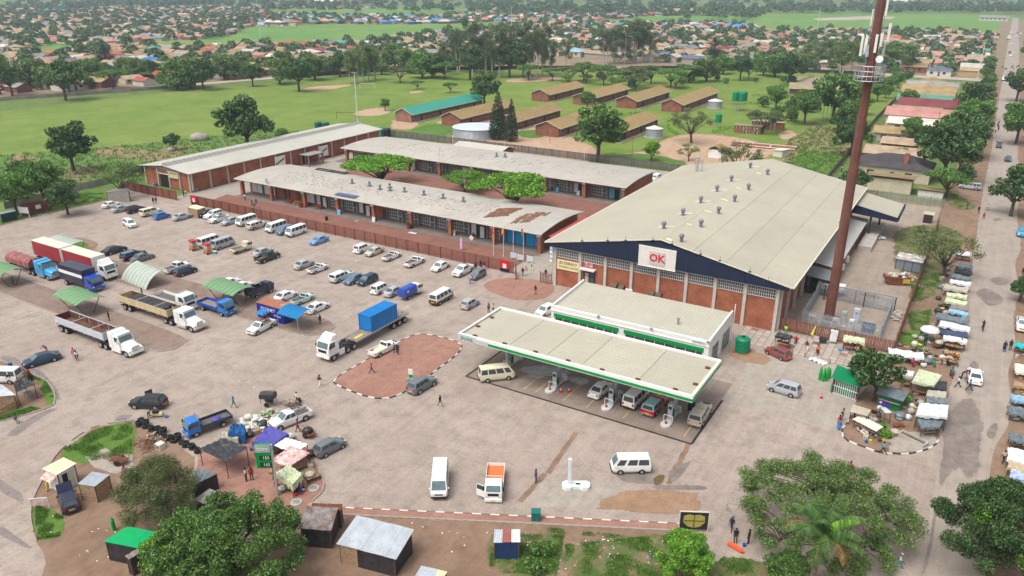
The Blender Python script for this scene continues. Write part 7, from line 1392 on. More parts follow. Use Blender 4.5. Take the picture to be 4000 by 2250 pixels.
def plant(key,u,v,s,lbl,grp=None,name='tree',cat='tree',sz=1.,leaf=None):
 tm,me,wd,hc=tkind(key);T=thg(name,lbl,cat,(u,v,-.02),rnd.u(0,6.28),grp);T.scale=(s,s,s*sz)
 inst('trunk',tm,T);inst('crown',me,T,mats=[LF_[leaf]]if leaf else None);TREES.append((u,v));return T
def tra(key,x,y,w,lbl,grp=None,sz=1.,name='tree',cat='tree',leaf=None):
 tm,me,wd,hc=tkind(key);h=hc
 for _ in rng(8):
  u,v=ov(x,y,h);d=sqrt(u*u+v*v+(50-h)**2);s=w*1.5528*d/CAM_F/wd;h=hc*s*sz
 return plant(key,u,v,s,lbl,grp,name,cat,sz,leaf)
for a in[('umbrella-0',957,400,185,'broad bright green flat-topped acacia at the left of the courtyard'),('umbrella-1',1168,438,122,'smaller flat-topped acacia left of the largest courtyard tree'),('umbrella-2',1290,452,235,'largest bright green flat-topped courtyard acacia'),('round-0',1508,318,150,'big spreading tree before the mossy classrooms'),('thorn-1',1745,292,118,'feathery tree in front of the school tank'),('round-3',1478,247,46,'small round tree between the classroom rows'),('dark-0',1218,215,86,'dense dark mango tree behind the green-roofed block'),('round-2',968,260,30,'lone small tree on the school field'),('acacia-0',1050,206,40,'small tree with two stems on the field'),('acacia-1',1133,212,46,'small flat tree beside the mango on the field'),('dark-1',170,358,108,'dark round tree at the near edge of the field'),('dark-2',615,300,140,'large dark tree behind the market hall'),('dark-3',433,352,40,'small dark round tree beside the boulder'),('shrub-0',708,330,34,'low bush behind the hall roof'),('thorn-0',292,430,112,'half bare thorn tree beside the market hall front'),('round-4',28,478,95,'green tree at the left edge above the red kiosk'),('round-1',100,452,105,'bushy green tree behind the grey panel wall'),('dark-1',160,488,80,'darker tree beside the grey panel wall'),('round-0',52,430,70,'pale tree behind the left edge trees'),('acacia-2',1925,288,95,'flat olive tree over the brick toilets'),('round-1',2030,262,80,'tree left of the mast beside the twin tanks'),('round-2',1955,240,60,'round tree left of the school lawn'),('round-3',2105,230,120,'broad tree behind the mast ring'),('dark-0',2150,330,95,'dark tree close behind the mast shaft'),('round-4',2140,285,70,'tree behind the mast above the maize'),('thorn-1',1855,378,130,'bushy tree behind the supermarket roof peak'),('thorn-0',1735,372,60,'thin bare tree left of the white hut'),('lime-0',1640,375,50,'small bright tree behind the shops palisade'),('acacia-0',2392,438,115,'flat acacia shading the roadside by the slate-roofed house'),('dark-2',2390,365,140,'dark leafy verge tree above the roadside acacia'),('dark-3',2440,320,110,'dark verge tree beside the cream house'),('round-0',2455,285,90,'verge tree beside the red-roofed house'),('dark-1',2462,245,80,'dark verge tree farther up the road'),('round-2',2300,322,60,'garden tree before the pink roof'),('round-1',2290,245,45,'garden tree before the green roof'),('dark-3',2150,455,75,'dark shrub-like tree beside the mast near the slate house'),('dark-0',2335,345,70,'garden tree right of the cream roof'),('thorn-1',2395,610,150,'spreading thorn tree beside the road and yard fence'),('thorn-0',2330,580,60,'thin tree behind the yard fence corner'),('dark-1',2213,935,132,'dense round tree over the market by the green gas cage'),('dark-2',2560,470,110,'dark tree at the right edge above the road'),('round-4',2570,300,90,'tree at the right edge across the road'),('dark-3',2568,205,70,'far tree at the right edge across the road'),('dark-0',2575,720,60,'small tree cut by the right edge'),('shrub-1',2272,1000,42,'round green bush on the market island'),('shrub-0',2262,985,26,'small bush behind the black crate'),('shrub-1',2230,1092,30,'leafy weed beside the pale market counter'),('shrub-0',1365,1375,62,'low green bush on the frontage grass'),('shrub-0',1345,1420,60,'spreading weed patch by the bottom shack')]:
 tra(*a)
def tla(key,x,yb,yt,w,lbl,grp=None):
 tm,me,wd,hc=tkind(key);u,v=at(x,yb);lo,hi=0,70
 for _ in rng(30):
  md=(lo+hi)/2
  if proj(u,v,md)[1]>yt:lo=md
  else:hi=md
 d=sqrt(u*u+v*v+2500);top=dict(gum=17.6,lightgum=17.6,cypress=12.4,casuarina=16)[key.split('-')[0]];sw=w*d/CAM_F/wd;T=plant(key,u,v,1,lbl,grp);T.scale=(sw,sw,lo/top);return T
for k,(x,yb,yt,w)in enu([(1367,328,190,62),(1392,326,182,66),(1420,318,170,70),(1440,314,178,64),(1465,313,185,60)]):tla('lightgum-%d'%(k%3),x,yb,yt,w,'pale slender gum tree in the light clump by the goal','light gum clump by the goal')
for k,(x,yb,yt,w)in enu([(1744,292,160,60),(1792,282,110,70),(1846,291,55,80),(1870,290,140,66),(1897,291,120,70),(1922,302,130,66),(1951,302,95,78),(2004,262,100,70),(2043,296,80,80),(2070,303,125,66),(2094,306,110,66),(2118,300,85,74),(2150,290,160,56)]):tla('gum-%d'%(k%3),x,yb,yt,w,'tall dark gum tree in the big grove behind the classrooms','gum grove behind the classrooms')
for k,(x,yb,yt,w)in enu([(2210,262,150,56),(2365,252,110,74),(2398,246,92,84),(2440,250,110,70),(2478,244,72,84),(2510,240,85,76),(2545,245,120,60)]):tla('gum-%d'%(k%3),x,yb,yt,w,'tall gum tree in the right-hand grove','right gum grove')
for k,(x,yb,yt,w)in enu([(3153,275,170,60),(3195,270,165,56),(3233,270,152,70),(3260,272,160,60),(3285,290,162,66),(3322,290,155,66),(3352,285,165,60),(3470,275,170,80),(3520,278,165,90),(3565,280,175,70)]):tla('lightgum-%d'%(k%3),x,yb,yt,w,'slender pale gum in the row behind the mast','gum row behind the mast')
tla('casuarina-0',2785,272,138,64,'tall dark casuarina beyond the acacia grove');tla('cypress-0',1946,545,360,74,'left of two dark pencil cypresses by the classrooms');tla('cypress-1',1998,552,388,54,'right and smaller of two dark pencil cypresses');tla('casuarina-1',415,255,165,80,'dark casuarina among the houses at the left')
for k,(x,y,w)in enu([(1330,168,70),(1390,175,60),(1435,172,72),(1470,165,80),(1520,172,90),(1560,180,80),(1600,176,90),(1640,172,80),(1690,178,84),(1735,168,80),(1600,195,70),(1545,200,56),(1430,192,44),(1700,195,60),(1475,190,40)]):tra('acacia-%d'%(k%4),x,y,w,'flat-topped acacia in the school grove','acacia grove behind the classrooms')
tr_r=Rnd(21)
belt=[(x,188+tr_r.u(-14,14)-x*.028)for x in rng(0,1150,24)]+[(x,150+tr_r.u(-12,8))for x in rng(1000,1330,22)]+[(x,165+tr_r.u(-14,10))for x in rng(1790,2040,24)]
def belt_label(k,x):l_='%s tree in the belt %s'%(('bushy','dark round','flat-topped','low bushy','spreading')[k],'at the far left of the field' if x<400 else 'left of the pale gums' if x<850 else 'behind the field trees' if x<1200 else 'beyond the school lawn');return l_,l_
for k,(x,y)in enu(belt):tra(('bush-%d','dark-%d','acacia-%d','bush-%d','bush-%d')[k%5]%(k%4),x+tr_r.u(-12,12),y,tr_r.u(36,88),*belt_label(k%5,x))
for k in rng(20):
 v=230+k*18+tr_r.u(-5,5);plant(('dark-%d','round-%d')[k%2]%(k%4),-3.2+tr_r.u(-3,1.5),v,tr_r.u(.75,1.1),'leafy street tree on the near verge of the road','street trees on the near verge')
for k in rng(15):
 v=200+k*40+tr_r.u(-8,8);plant(('dark-%d','round-%d')[k%2]%((k+1)%4),16+tr_r.u(-2,5),v,tr_r.u(.8,1.2),'leafy street tree on the far verge of the road','street trees on the far verge')
for k in rng(14):plant('round-%d'%(k%4),-42+tr_r.u(-7,4),300+k*14,tr_r.u(.8,1.25),'leafy tree along the school and garden boundary','boundary trees')
for k in rng(36):
 x,y=((tr_r.u(2930,3380),tr_r.u(300,520)),(tr_r.u(3470,3700),tr_r.u(300,640)),(tr_r.u(2200,3000),tr_r.u(285,330)))[k%3];u,v=at(x,y);l_=('bushy tree in the school garden left of the mast','garden tree between the roadside houses','low tree beyond the far classrooms')[k%3];plant('bush-%d'%(k%4),u,v,tr_r.u(.45,.95),l_,l_)
hg=LF_['bright']
def hedge(lbl,pts,w=.8,h=.8,seed=1):
 rs=np.random.RandomState(seed);C=[]
 for a,b in zip(pts[:-1],pts[1:]):
  L=hypot(b[0]-a[0],b[1]-a[1]);n=int(L*26);t=rs.random(n);C.append(np.stack([a[0]+(b[0]-a[0])*t+rs.uniform(-w,w,n)*.5,a[1]+(b[1]-a[1])*t+rs.uniform(-w,w,n)*.5,rs.random(n)**.5*h],axis=1))
 C=np.concatenate(C);me=qmesh('hedge',lquad(C,np.tile(np.array([[0,0,1.]]),(len(C),1)),.22,rs),hg);o=inst('hedge',me);tag(o,lbl,'hedge')
hedge('clipped bright hedge along the school lawn',[(-92,392),(-88,470)],1.2,1.,2);hedge('clipped hedge before the blue court',[(-96,372),(-60,398)],1.2,.9,3);hedge('yellow-green hedge beside the green tanks',[(-82,270),(-80,282),(-70,288)],1.4,1.,4);hedge('low hedge between the mossy classrooms',[(-143,276),(-127,284),(-122,300)],1.2,.7,5);hedge('low curved hedge near the small steel tank',[(-101,277),(-97,268),(-92,262)],1.1,.7,7);hedge('long hedge beyond the green tanks',[(-96,340),(-84,352),(-66,360)],1.,.8,9)
def big_tree(lbl,base,blobs,nleaf,size,leaf,r0=.35,fork=2.,seed=1,shell=.2,asp=.5,droop=0.,extra=None,tilt=.8,twig=True):
 T=thg('tree',lbl,'tree',(base[0],base[1],0));rs=np.random.RandomState(seed);r_=Rnd(seed);tr=MB();tr.cyl((0,0,0),(.1,.05,fork),r0,r0*.75,10);tips=[b[:3]for b in blobs];limbs(tr,(.1,.05,fork*.9),tips,r0*.45,.5,r_,n=6)
 if twig:
  for b in blobs:
   for _ in rng(5):d=Vec((r_.gauss(0,1),r_.gauss(0,1),abs(r_.gauss(0,.6)))).normalized();tr.cyl(b[:3],(b[0]+d.x*b[3]*.9,b[1]+d.y*b[4]*.9,b[2]+d.z*b[5]*.9),.04,.012,4)
 sub(T,'trunk',tr,bark);inst('crown',qmesh('crown',bleaf(blobs,nleaf,size,rs,shell,asp,tilt,droop),LF_[leaf]),T)
 if extra:inst('crown',qmesh('crown',bleaf(extra[0],extra[1],size,rs,shell,asp,tilt,droop),LF_[extra[2]]),T)
 return T
br=Rnd(33)
def dome(n,rx,ry,z,rz,r,flat=1.,lo=-.35):
 out=[]
 for i in rng(n):a=br.u(0,6.28);e=br.u(lo,1.45);k_=br.u(.8,1.12);out.append((rx*k_*cos(a)*cos(e),ry*k_*sin(a)*cos(e),z+rz*k_*sin(e),br.u(.7,1.15)*r,br.u(.7,1.15)*r,br.u(.6,1.)*r*flat))
 return out
def ntree(lbl,x,y,w,blobs,n,size,leaf,hc=.8,extra=None,trunk=.05,**k):
 h=3.
 for _ in rng(10):u,v=ov(x,y,h);s=w*1.5528*sqrt(u*u+v*v+(50-h)**2)/CAM_F/2;h=hc*s
 sc=lambda B:[(a*s,b*s,max(.4,(c+hc)*s),p*s,q*s,r*s)for a,b,c,p,q,r in B]
 return big_tree(lbl,(u,v),sc(blobs),n,size,leaf,r0=trunk*s,fork=hc*s*.45,extra=(sc(extra[0]),extra[1],extra[2])if extra else None,**k)
ntree('drooping olive bottlebrush tree at the lower left',395,1238,205,[(0,0,0,.55,.55,.5)]+dome(56,.74,.74,0,.6,.2),42000,.11,'olive',.72,seed=5,shell=.4,asp=.22,droop=.5)
ntree('large bushy tree at the bottom left before the shacks',572,1392,375,[(0,0,-.15,.4,.4,.25)]+dome(120,.84,.8,0,.46,.125),60000,.125,'mid',.5,seed=6,shell=.35,extra=(dome(14,.6,.7,-.1,.4,.2),9000,'light'))
ntree('bright lime green bush in front of the green shack roof',428,1395,150,dome(20,.62,.62,0,.6,.34)+[(0,0,0,.5,.5,.5)],22000,.1,'lime',.75,seed=7,shell=.4)
ntree('wide open thorn tree by the junction at the bottom right',2070,1290,430,dome(130,.88,.84,0,.32,.105,.7,-.3),66000,.1,'light',.36,seed=8,shell=.12,asp=.4,extra=(dome(40,.74,.72,-.06,.26,.1,.6),18000,'mid'))
ntree('dark leafy tree filling the bottom right corner',2515,1345,260,[(0,0,0,.5,.5,.5)]+dome(76,.78,.78,0,.72,.16),50000,.12,'dark',.8,seed=9,shell=.35,extra=(dome(4,.7,.7,.2,.3,.2),2600,'lime'))
ntree('rounded bright green tree on the frontage grass',1722,1402,150,[(0,0,0,.5,.5,.5)]+dome(44,.74,.74,0,.62,.22),26000,.1,'bright',.7,seed=10,shell=.35)
ntree('small leafy tree behind the palm at the bottom edge',1990,1440,120,dome(14,.66,.6,0,.5,.36),13000,.1,'mid',.7,seed=12)
pb=ov(2062,1335,8.2);T=thg('palm_tree','feathery palm with drooping lower fronds by the junction','palm',(pb[0],pb[1],0));tr=MB()
for k in rng(14):tr.cyl((.02*k,0,k*.586),(.02*(k+1),0,(k+1)*.586),.27-.004*k,.23-.004*k,10)
sub(T,'trunk',tr,mt((.16,.115,.08),rgh=.95,var=.4,scale=5,bump=.5));pr_=Rnd(4)
def frond(az,el,L,curl,m,n=26):
 q=[];ps=[];x=z=0.;e=el
 for j in rng(n+1):
  ps.append((x,z));x+=cos(e)*L/n;z+=sin(e)*L/n;e-=curl/n*(.4+1.2*j/n)
 c,s=cos(az),sin(az);V=[]
 for j in rng(2,n+1):
  px_,pz_=ps[j];t=j/n;ll=1.*sin(pi*min(1,t*.93+.12))**.7
  for sd in(-1,1):
   for h in(0,.3,.6):
    P0=np.array([px_-h*L/n,0,pz_]);tip=P0+np.array([.28*ll,sd*ll*.78,-.28*ll-.12*pr_.random()]);wv_=np.array([.036,0,0.])
    V.append([P0-wv_,P0+wv_,tip+wv_*.2,tip-wv_*.2])
 V=np.array(V);Rm=np.array([[c,-s,0],[s,c,0],[0,0,1]]);V=V@Rm.T+np.array([.28,0,8.2])
 o=inst('frond',qmesh('frond',V,m),T);rb_=MB();rb_.tube([(c*a+.28,s*a,b+8.2)for a,b in ps[::3]],.025,5);sub(o,'rib',rb_,mt((.16,.18,.06),var=.2))
for k in rng(20):el=(1.25,.95,.65,.3)[k//5];frond(k*2.4+pr_.u(-.2,.2),el+pr_.u(-.1,.1),pr_.u(3.6,4.3),1.4+.35*(k//5),LF_['lime']if k==0 else(LF_['palm']if k<16 else LF_['dry']))
def tufts(name,lbl,polys,n,size,m,seed,z=.01,hmin=.3,thr=.08):
 rs=np.random.RandomState(seed);r_=Rnd(seed);C=[]
 for poly,k in polys:
  xs_=[p[0]for p in poly];ys_=[p[1]for p in poly];got=0;tries=0
  while got<k and tries<k*8:
   tries+=1;p=(r_.u(min(xs_),max(xs_)),r_.u(min(ys_),max(ys_)))
   if inpoly(p,poly)and mnoise.noise(Vec((p[0]*.55,p[1]*.55,seed)))+r_.u(-.4,.3)>thr:C.append((p[0],p[1],z));got+=1
 C=np.array(C);n=len(C);a=rs.uniform(0,6.28,n);h=size*rs.uniform(hmin,1.2,n);w=size*.22;d=np.stack([np.cos(a),np.sin(a),np.zeros(n)],1);ln=np.stack([rs.normal(0,.35,n),rs.normal(0,.35,n),np.ones(n)],1)*h[:,None]
 V=np.stack([C-d*w,C+d*w,C+d*w*.25+ln,C-d*w*.25+ln],1);o=inst(name,qmesh(name,V,m));tag(o,lbl,None,None,'stuff')
tufts('grass','rough green grass on the beds along the frontage',[(ovs((1235,1345),(1420,1345),(1400,1449),(1230,1440)),9000),(ovs((1420,1370),(1680,1345),(1700,1449),(1440,1480)),14000),(ovs((1820,1400),(2000,1420),(2000,1480),(1760,1470)),6000),(ovs((335,1062),(240,1080),(160,1130),(200,1165),(330,1150)),9000),(ovs((90,1270),(160,1300),(150,1350),(90,1360)),5000),(ovs((1330,1322),(1560,1347),(1540,1354),(1340,1337)),2500)],0,.16,LF_['grass'],3)
tufts('grass','green grass and weeds on the road verge by the yard',[(pxs((3490,920),(3560,880),(3680,880),(3780,930),(3700,1010),(3560,1110),(3510,1080)),6000),(pxs((3560,1100),(3690,1050),(3640,1160),(3560,1180)),5000),(pxs((3545,1230),(3640,1210),(3620,1300),(3560,1290)),5000),(pxs((3700,740),(3790,790),(3740,820)),2500),(pxs((3505,1300),(3640,1310),(3600,1360)),3500)],0,.17,LF_['grass'],4)
tufts('grass','grass strips along the left car park kerb',[(pxs((195,832),(420,780),(400,750),(300,755)),7000),(pxs((0,880),(190,830),(180,800),(0,850)),4000),(pxs((60,1440),(180,1490),(216,1560),(175,1540)),3000),(pxs((-30,1640),(120,1590),(160,1596),(0,1650)),2000)],0,.2,LF_['grass'],5)
tufts('maize','maize and vegetable rows on the plots left of the hall',[([(-300,60),(-262,114),(-236,154),(-222,190),(-195,204),(-190,120),(-214,96),(-250,70)],15000),([(-47,212),(-34,212),(-36,300),(-54,305),(-56,262),(-50,240)],8000)],0,.6,LF_['grass'],6,z=-.04,thr=.12)
# == TOWNSHIP HOUSES
def roofm(n,c,c2):return mat(n,c,rgh=.85,var=.15,scale=.35,alt=c2,island=.15)
RF=dict(tan=roofm('tan township roof',(.37,.275,.19),(.28,.205,.135)),mossy=roofm('mossy township roof',(.3,.22,.1),(.22,.155,.08)),grey=roofm('grey township roof',(.27,.26,.25),(.19,.18,.17)),pale=roofm('pale sheet roof',(.52,.5,.44),(.42,.4,.34)),red=roofm('red tile roof',(.34,.085,.055),(.27,.07,.05)),pink=roofm('faded pink roof',(.4,.2,.17),(.31,.15,.125)),blue=roofm('bright blue roof',(.06,.22,.5),(.05,.18,.42)),slate=roofm('slate blue roof',(.13,.16,.21),(.09,.11,.15)),green=roofm('green house roof',(.1,.27,.2),(.08,.22,.17)),maroon=roofm('maroon roof',(.2,.05,.055),(.15,.04,.045)),dark=roofm('dark slate roof',(.075,.065,.07),(.045,.04,.045)),cyan=roofm('light blue roof',(.26,.42,.48),(.2,.35,.42)))
WL=dict(cream=mt((.52,.46,.34),var=.12,rgh=.9),white=mt((.6,.58,.53),var=.1,rgh=.9),brick=brick_d,plaster=mt((.36,.33,.29),var=.15,rgh=.9),ochre=mt((.48,.36,.17),var=.12,rgh=.9))
HT={}
def house_t(kind):
 if kind in HT:return HT[kind]
 w,d,h,rz=dict(gable=(10,7,2.7,1.5),long=(14,7.5,2.7,1.5),hip=(11,9,2.8,1.9),bighip=(15,10,3.,2.3),lean=(7,4.5,2.4,.5))[kind];P=[]
 P.append(('wall',bxm(-w/2,w/2,-d/2,d/2,0,h).mesh('wall',[white]),'wall'));o=.5
 q=MB()
 if kind in('hip','bighip'):
  i=d/2;q.add([(-w/2-o,-d/2-o,h),(w/2+o,-d/2-o,h),(w/2+o,d/2+o,h),(-w/2-o,d/2+o,h),(-w/2+i,0,h+rz),(w/2-i,0,h+rz)],[(0,1,5,4),(1,2,5),(2,3,4,5),(3,0,4),(3,2,1,0)])
 elif kind=='lean':q.add([(-w/2-o,-d/2-o,h),(w/2+o,-d/2-o,h),(w/2+o,d/2+o,h+rz),(-w/2-o,d/2+o,h+rz),(-w/2-o,-d/2-o,h-.08),(w/2+o,-d/2-o,h-.08),(w/2+o,d/2+o,h+rz-.08),(-w/2-o,d/2+o,h+rz-.08)],BXF)
 else:
  q.ext([(-d/2-o,h-.12),(0,h+rz),(d/2+o,h-.12),(0,h+rz-.12)],'x',-w/2-o,w/2+o)
  for x in(-w/2,w/2-.2):P.append(('gable_wall',MB().ext([(-d/2,h+.001),(d/2,h+.001),(0,h+rz-.15)],'x',x,x+.2).mesh('gable_wall',[white]),'wall'))
 P.append(('roof',q.mesh('roof',[white]),'roof'))
 for x in(-w*.3,w*.22):P.append(('window',bxm(x-.7,x+.7,-d/2-.05,-d/2-.003,1.,2.1).mesh('window',[white]),'win'))
 P.append(('window',bxm(w/2+.003,w/2+.05,-.7,.7,1.,2.1).mesh('window',[white]),'win'));P.append(('door',bxm(-.45,.45,-d/2-.05,-d/2-.003,0,2.05).mesh('door',[white]),'door'))
 HT[kind]=(P,w,d);return HT[kind]
def house(kind,u,v,rz,rf,wl,lbl,grp=None,s=1.,name='house'):
 P,w,d=house_t(kind);T=thg(name,lbl,'house',(u,v,-.05),rz,grp);T.scale=(s,s,s)
 for nm,me,role in P:inst(nm,me,T,mats=[dict(wall=WL[wl],roof=RF[rf],win=glass_d,door=wood_d)[role]])
 return T
for(k,u,v,rz,rf,wl,s,lab)in[('bighip',-19,233,0,'dark','cream',1.2,'slate-roofed house with brick chimney behind the concrete palisade'),('lean',-18,216.5,180,'mossy','cream',1.45,'mossy lean-to store with cream wall behind the concrete palisade'),('lean',-8.4,213.5,180,'mossy','white',.8,'small mossy-roofed outhouse with whitewashed wall'),('long',-21,252,0,'tan','plaster',1.15,'low tan-roofed house behind the slate roof'),('gable',-22,272,0,'tan','brick',1.,'brick house with blue window among verge trees'),('long',-24,290,0,'mossy','plaster',1.1,'mossy long-roofed house below the cream roof'),('long',-22,312,0,'pale','cream',1.15,'house with pale cream sheet roof beside the garden tree'),('long',-22,327,0,'pink','cream',1.5,'house with long faded pink roof'),('long',-24,341,0,'tan','plaster',1.2,'house with patched tan and pale roof'),('long',-21.5,358,0,'maroon','cream',1.45,'house with long dull red roof beside the green one'),('long',-24,373,0,'green','cream',1.4,'house with pale green sheet roof'),('long',-24,389,0,'mossy','plaster',1.4,'house with grey and mossy roof nearest the green one'),('long',-25,405,0,'mossy','plaster',1.5,'house with wide mossy ochre roof'),('long',-25,421,0,'grey','plaster',1.5,'house with wide grey roof at the row end'),('hip',-27,450,0,'mossy','cream',1.1,'cream house with mossy hipped roof near the crossroads')]:
 house(k,u,v,R(rz),rf,wl,lab,None,s)
for o in[q for q in COL.objects if q.get('label','').startswith('slate-roofed house')]:
 c_=bxm(1.8,2.7,-3.6,-2.7,3,6.2).obj('chimney',brick,o);
hr=Rnd(77);HS=[]
def free(u,v):
 x,y=proj(u,v)
 if x<-160 or x>4160 or y<-30:return None
 for q in VLEI:
  if inpoly((x,y),q):return None
 return x,y
def lanes(u0,u1,v0,v1,du,dv):
 n=0;v=v0
 while v<v1:
  u=u0
  while u<u1:
   HS.append((u+hr.u(-1.2,1.2),v+hr.u(-1.5,1.5)));u+=du
  v+=dv if n%2 else dv*.78
  n+=1
lanes(-2000,-8,513,1250,14.5,18);lanes(-2000,-345,60,512,14.5,18)
frr=[(u-12,v+6)for u,v in fr]
edge_poly=[(-2100,-50),(-500,-50)]+frr+[(-40,514),(1,514),(1,1300),(-2100,1300)]
cand=[]
for(u,v)in HS:
 if not inpoly((u,v),edge_poly):continue
 q=free(u,v)
 if q is None:continue
 d=hypot(u,v);cand.append((d,u,v,q))
cand.sort();far_mb={}
COLS=[('tan',.34),('mossy',.22),('grey',.1),('pale',.07),('red',.07),('pink',.05),('slate',.04),('maroon',.02),('blue',.015),('green',.015),('cyan',.01)]
def pick(zone):
 t=hr.random()*sum(b for _,b in COLS)
 for a,b in COLS:
  t-=b
  if t<=0:return a
 return 'tan'
NEWT=[(1000,130),(1000,58),(1500,58),(2000,70),(2060,95),(1700,115)]
NEW2=[(2000,60),(2560,60),(3000,85),(3000,120),(2500,118),(2200,110)]
nh=0;ROOFN=dict(tan='tan',mossy='mossy brown',grey='grey',pale='pale',red='red tiled',pink='faded pink',slate='slate blue',maroon='maroon',blue='bright blue',green='green',cyan='light blue')
TOWN_TREES=[]
for(d,u,v,(x,y))in cand:
 new=inpoly((x,y),NEWT)or inpoly((x,y),NEW2)
 if y<(30 if not new else 40)or(y<55 and hr.random()<.5):continue
 p_house=.86 if y>70 else.75
 if hr.random()>p_house:TOWN_TREES.append((d,u,v,x,y));continue
 if hr.random()<.5:TOWN_TREES.append((d,u+hr.u(-7,7),v+hr.choice((-8.5,8.5))+hr.u(-1,1),x,y))
 if hr.random()<.35:TOWN_TREES.append((d,u+hr.u(-7,7),v+hr.choice((-8.5,8.5))+hr.u(-1,1),x,y))
 rf=hr.choice(('blue','slate','maroon','red','pale','tan','pale','pink','green','tan'))if new else pick(0);kind=hr.choice(('hip','bighip'))if new else hr.choice(('gable','gable','long','gable','hip'));wl='brick' if new and hr.random()<.5 else hr.choice(('cream','white','plaster','plaster','brick','ochre' if hr.random()<.3 else 'cream'))
 rz=hr.choice((0,90,180))if not new else hr.u(0,360);zone=('new houses beyond the vlei' if new else('township left of the gum trees' if x<1500 else('township behind the gum groves' if x<3000 else 'township behind the mast')))
 if nh<285:
  lab='house with %s %s roof among the %s'%(ROOFN[rf],'hipped' if 'hip' in kind else('long gabled' if kind=='long' else 'gabled'),zone)
  house(kind,u,v,R(rz+hr.u(-3,3)),rf,wl,lab,lab,hr.u(.95,1.25));nh+=1
 else:
  P,w,dd=house_t(kind);k=cos(R(rz));sn=sin(R(rz))
  for nm,me,role in P:
   if role not in('wall','roof'):continue
   q=far_mb.setdefault((role,rf if role=='roof' else wl),MB());b=len(q.v);s=1.
   q.v+=[(u+(c.co.x*k-c.co.y*sn)*s,v+(c.co.x*sn+c.co.y*k)*s,c.co.z*s-.05)for c in me.vertices];q.f+=[tuple(b+i for i in pg.vertices)for pg in me.polygons];q.m+=[0]*len(me.polygons)
par=bpy.data.objects.new('distant_houses',None);COL.objects.link(par);tag(par,'mass of small far township roofs near the horizon','houses',None,'stuff')
for(role,c),q in far_mb.items():o=q.obj(role,RF[c]if role=='roof' else WL[c],par);o['kind']='stuff'
TOWN_TREES.sort();nt_=0;far_t=[]
for(d,u,v,x,y)in TOWN_TREES:
 if nt_<42:
  k=hr.random();key=('bush-%d' if k<.55 else 'dark-%d' if k<.8 else 'acacia-%d' if k<.92 else 'lightgum-%d')%hr.randrange(3);plant(key,u,v,hr.u(.6,1.25)*(.75 if 'gum' in key else 1),*[('%s garden tree among houses in the %s'%({'b':'bushy','d':'dark','a':'flat-topped','l':'tall pale'}[key[0]],'far left township' if x<800 else 'township left of the gum grove' if x<1800 else 'township behind the gum groves' if x<3000 else 'township behind the mast'))]*2);nt_+=1
 else:far_t.append((u,v,hr.u(2.2,4.6)))
wr_=Rnd(90)
def wood_px(x0,x1,ya,yb,n,r0,r1):
 for _ in rng(n):
  x=wr_.u(x0,x1);y=wr_.u(ya,yb);u,v=at(x,y);far_t.append((u,v,wr_.u(r0,r1)))
wood_px(1000,4000,14,52,330,5,9);wood_px(2000,2900,38,62,110,5,9);wood_px(340,1000,12,32,120,6,10);wood_px(0,4000,-14,14,420,7,12);wood_px(3000,4000,30,56,150,5,8);wood_px(0,340,22,40,30,5,8);wood_px(2600,3000,60,78,24,5,8);wood_px(0,4000,-26,-8,260,9,15);wood_px(860,1000,95,130,14,4,6)
rs=np.random.RandomState(3);base=rs.normal(size=(130,3));base/=np.linalg.norm(base,axis=1,keepdims=True);base[:,2]=np.abs(base[:,2])*1.-.15;VV=[]
for(u,v,r)in far_t:
 j=base*np.array([r,r,r*rs.uniform(.8,1.5)])*rs.uniform(.65,1.08,(130,1));c=j+np.array([u,v,r*.75]);VV.append(lquad(c,base,r*.26,rs,.7,.6))
VV=np.concatenate(VV);o=inst('far_woodland',qmesh('far_woodland',VV,LF_['far']));tag(o,'hazy woodland and garden trees toward the horizon',None,None,'stuff')
for k,(x,y,w,d,h,rf,lab)in enu([(3880,80,34,15,4,'grey','large grey-roofed hall beside the far end of the road'),(3520,20,60,20,8,'pale','long white building in the far woodland'),(1280,18,60,20,7,'pale','white far building on the left horizon'),(2660,58,50,22,6,'tan','tan school-like block in the far trees')]):
 u,v=at(x,y);T=thg('far_building',lab,'building',(u,v,0),R(k*9));sub(T,'wall',bxm(-w/2,w/2,-d/2,d/2,0,h),WL['white']);q=MB();q.ext([(-d/2-1,h),(0,h+d*.16),(d/2+1,h),(0,h+d*.16-.3)],'x',-w/2-1,w/2+1);sub(T,'roof',q,RF[rf])
 for i in rng(6):sub(T,'window',bxm(-w*.42+i*w*.15,-w*.42+i*w*.15+w*.07,-d/2-.1,-d/2-.01,h*.35,h*.7),glass_d)
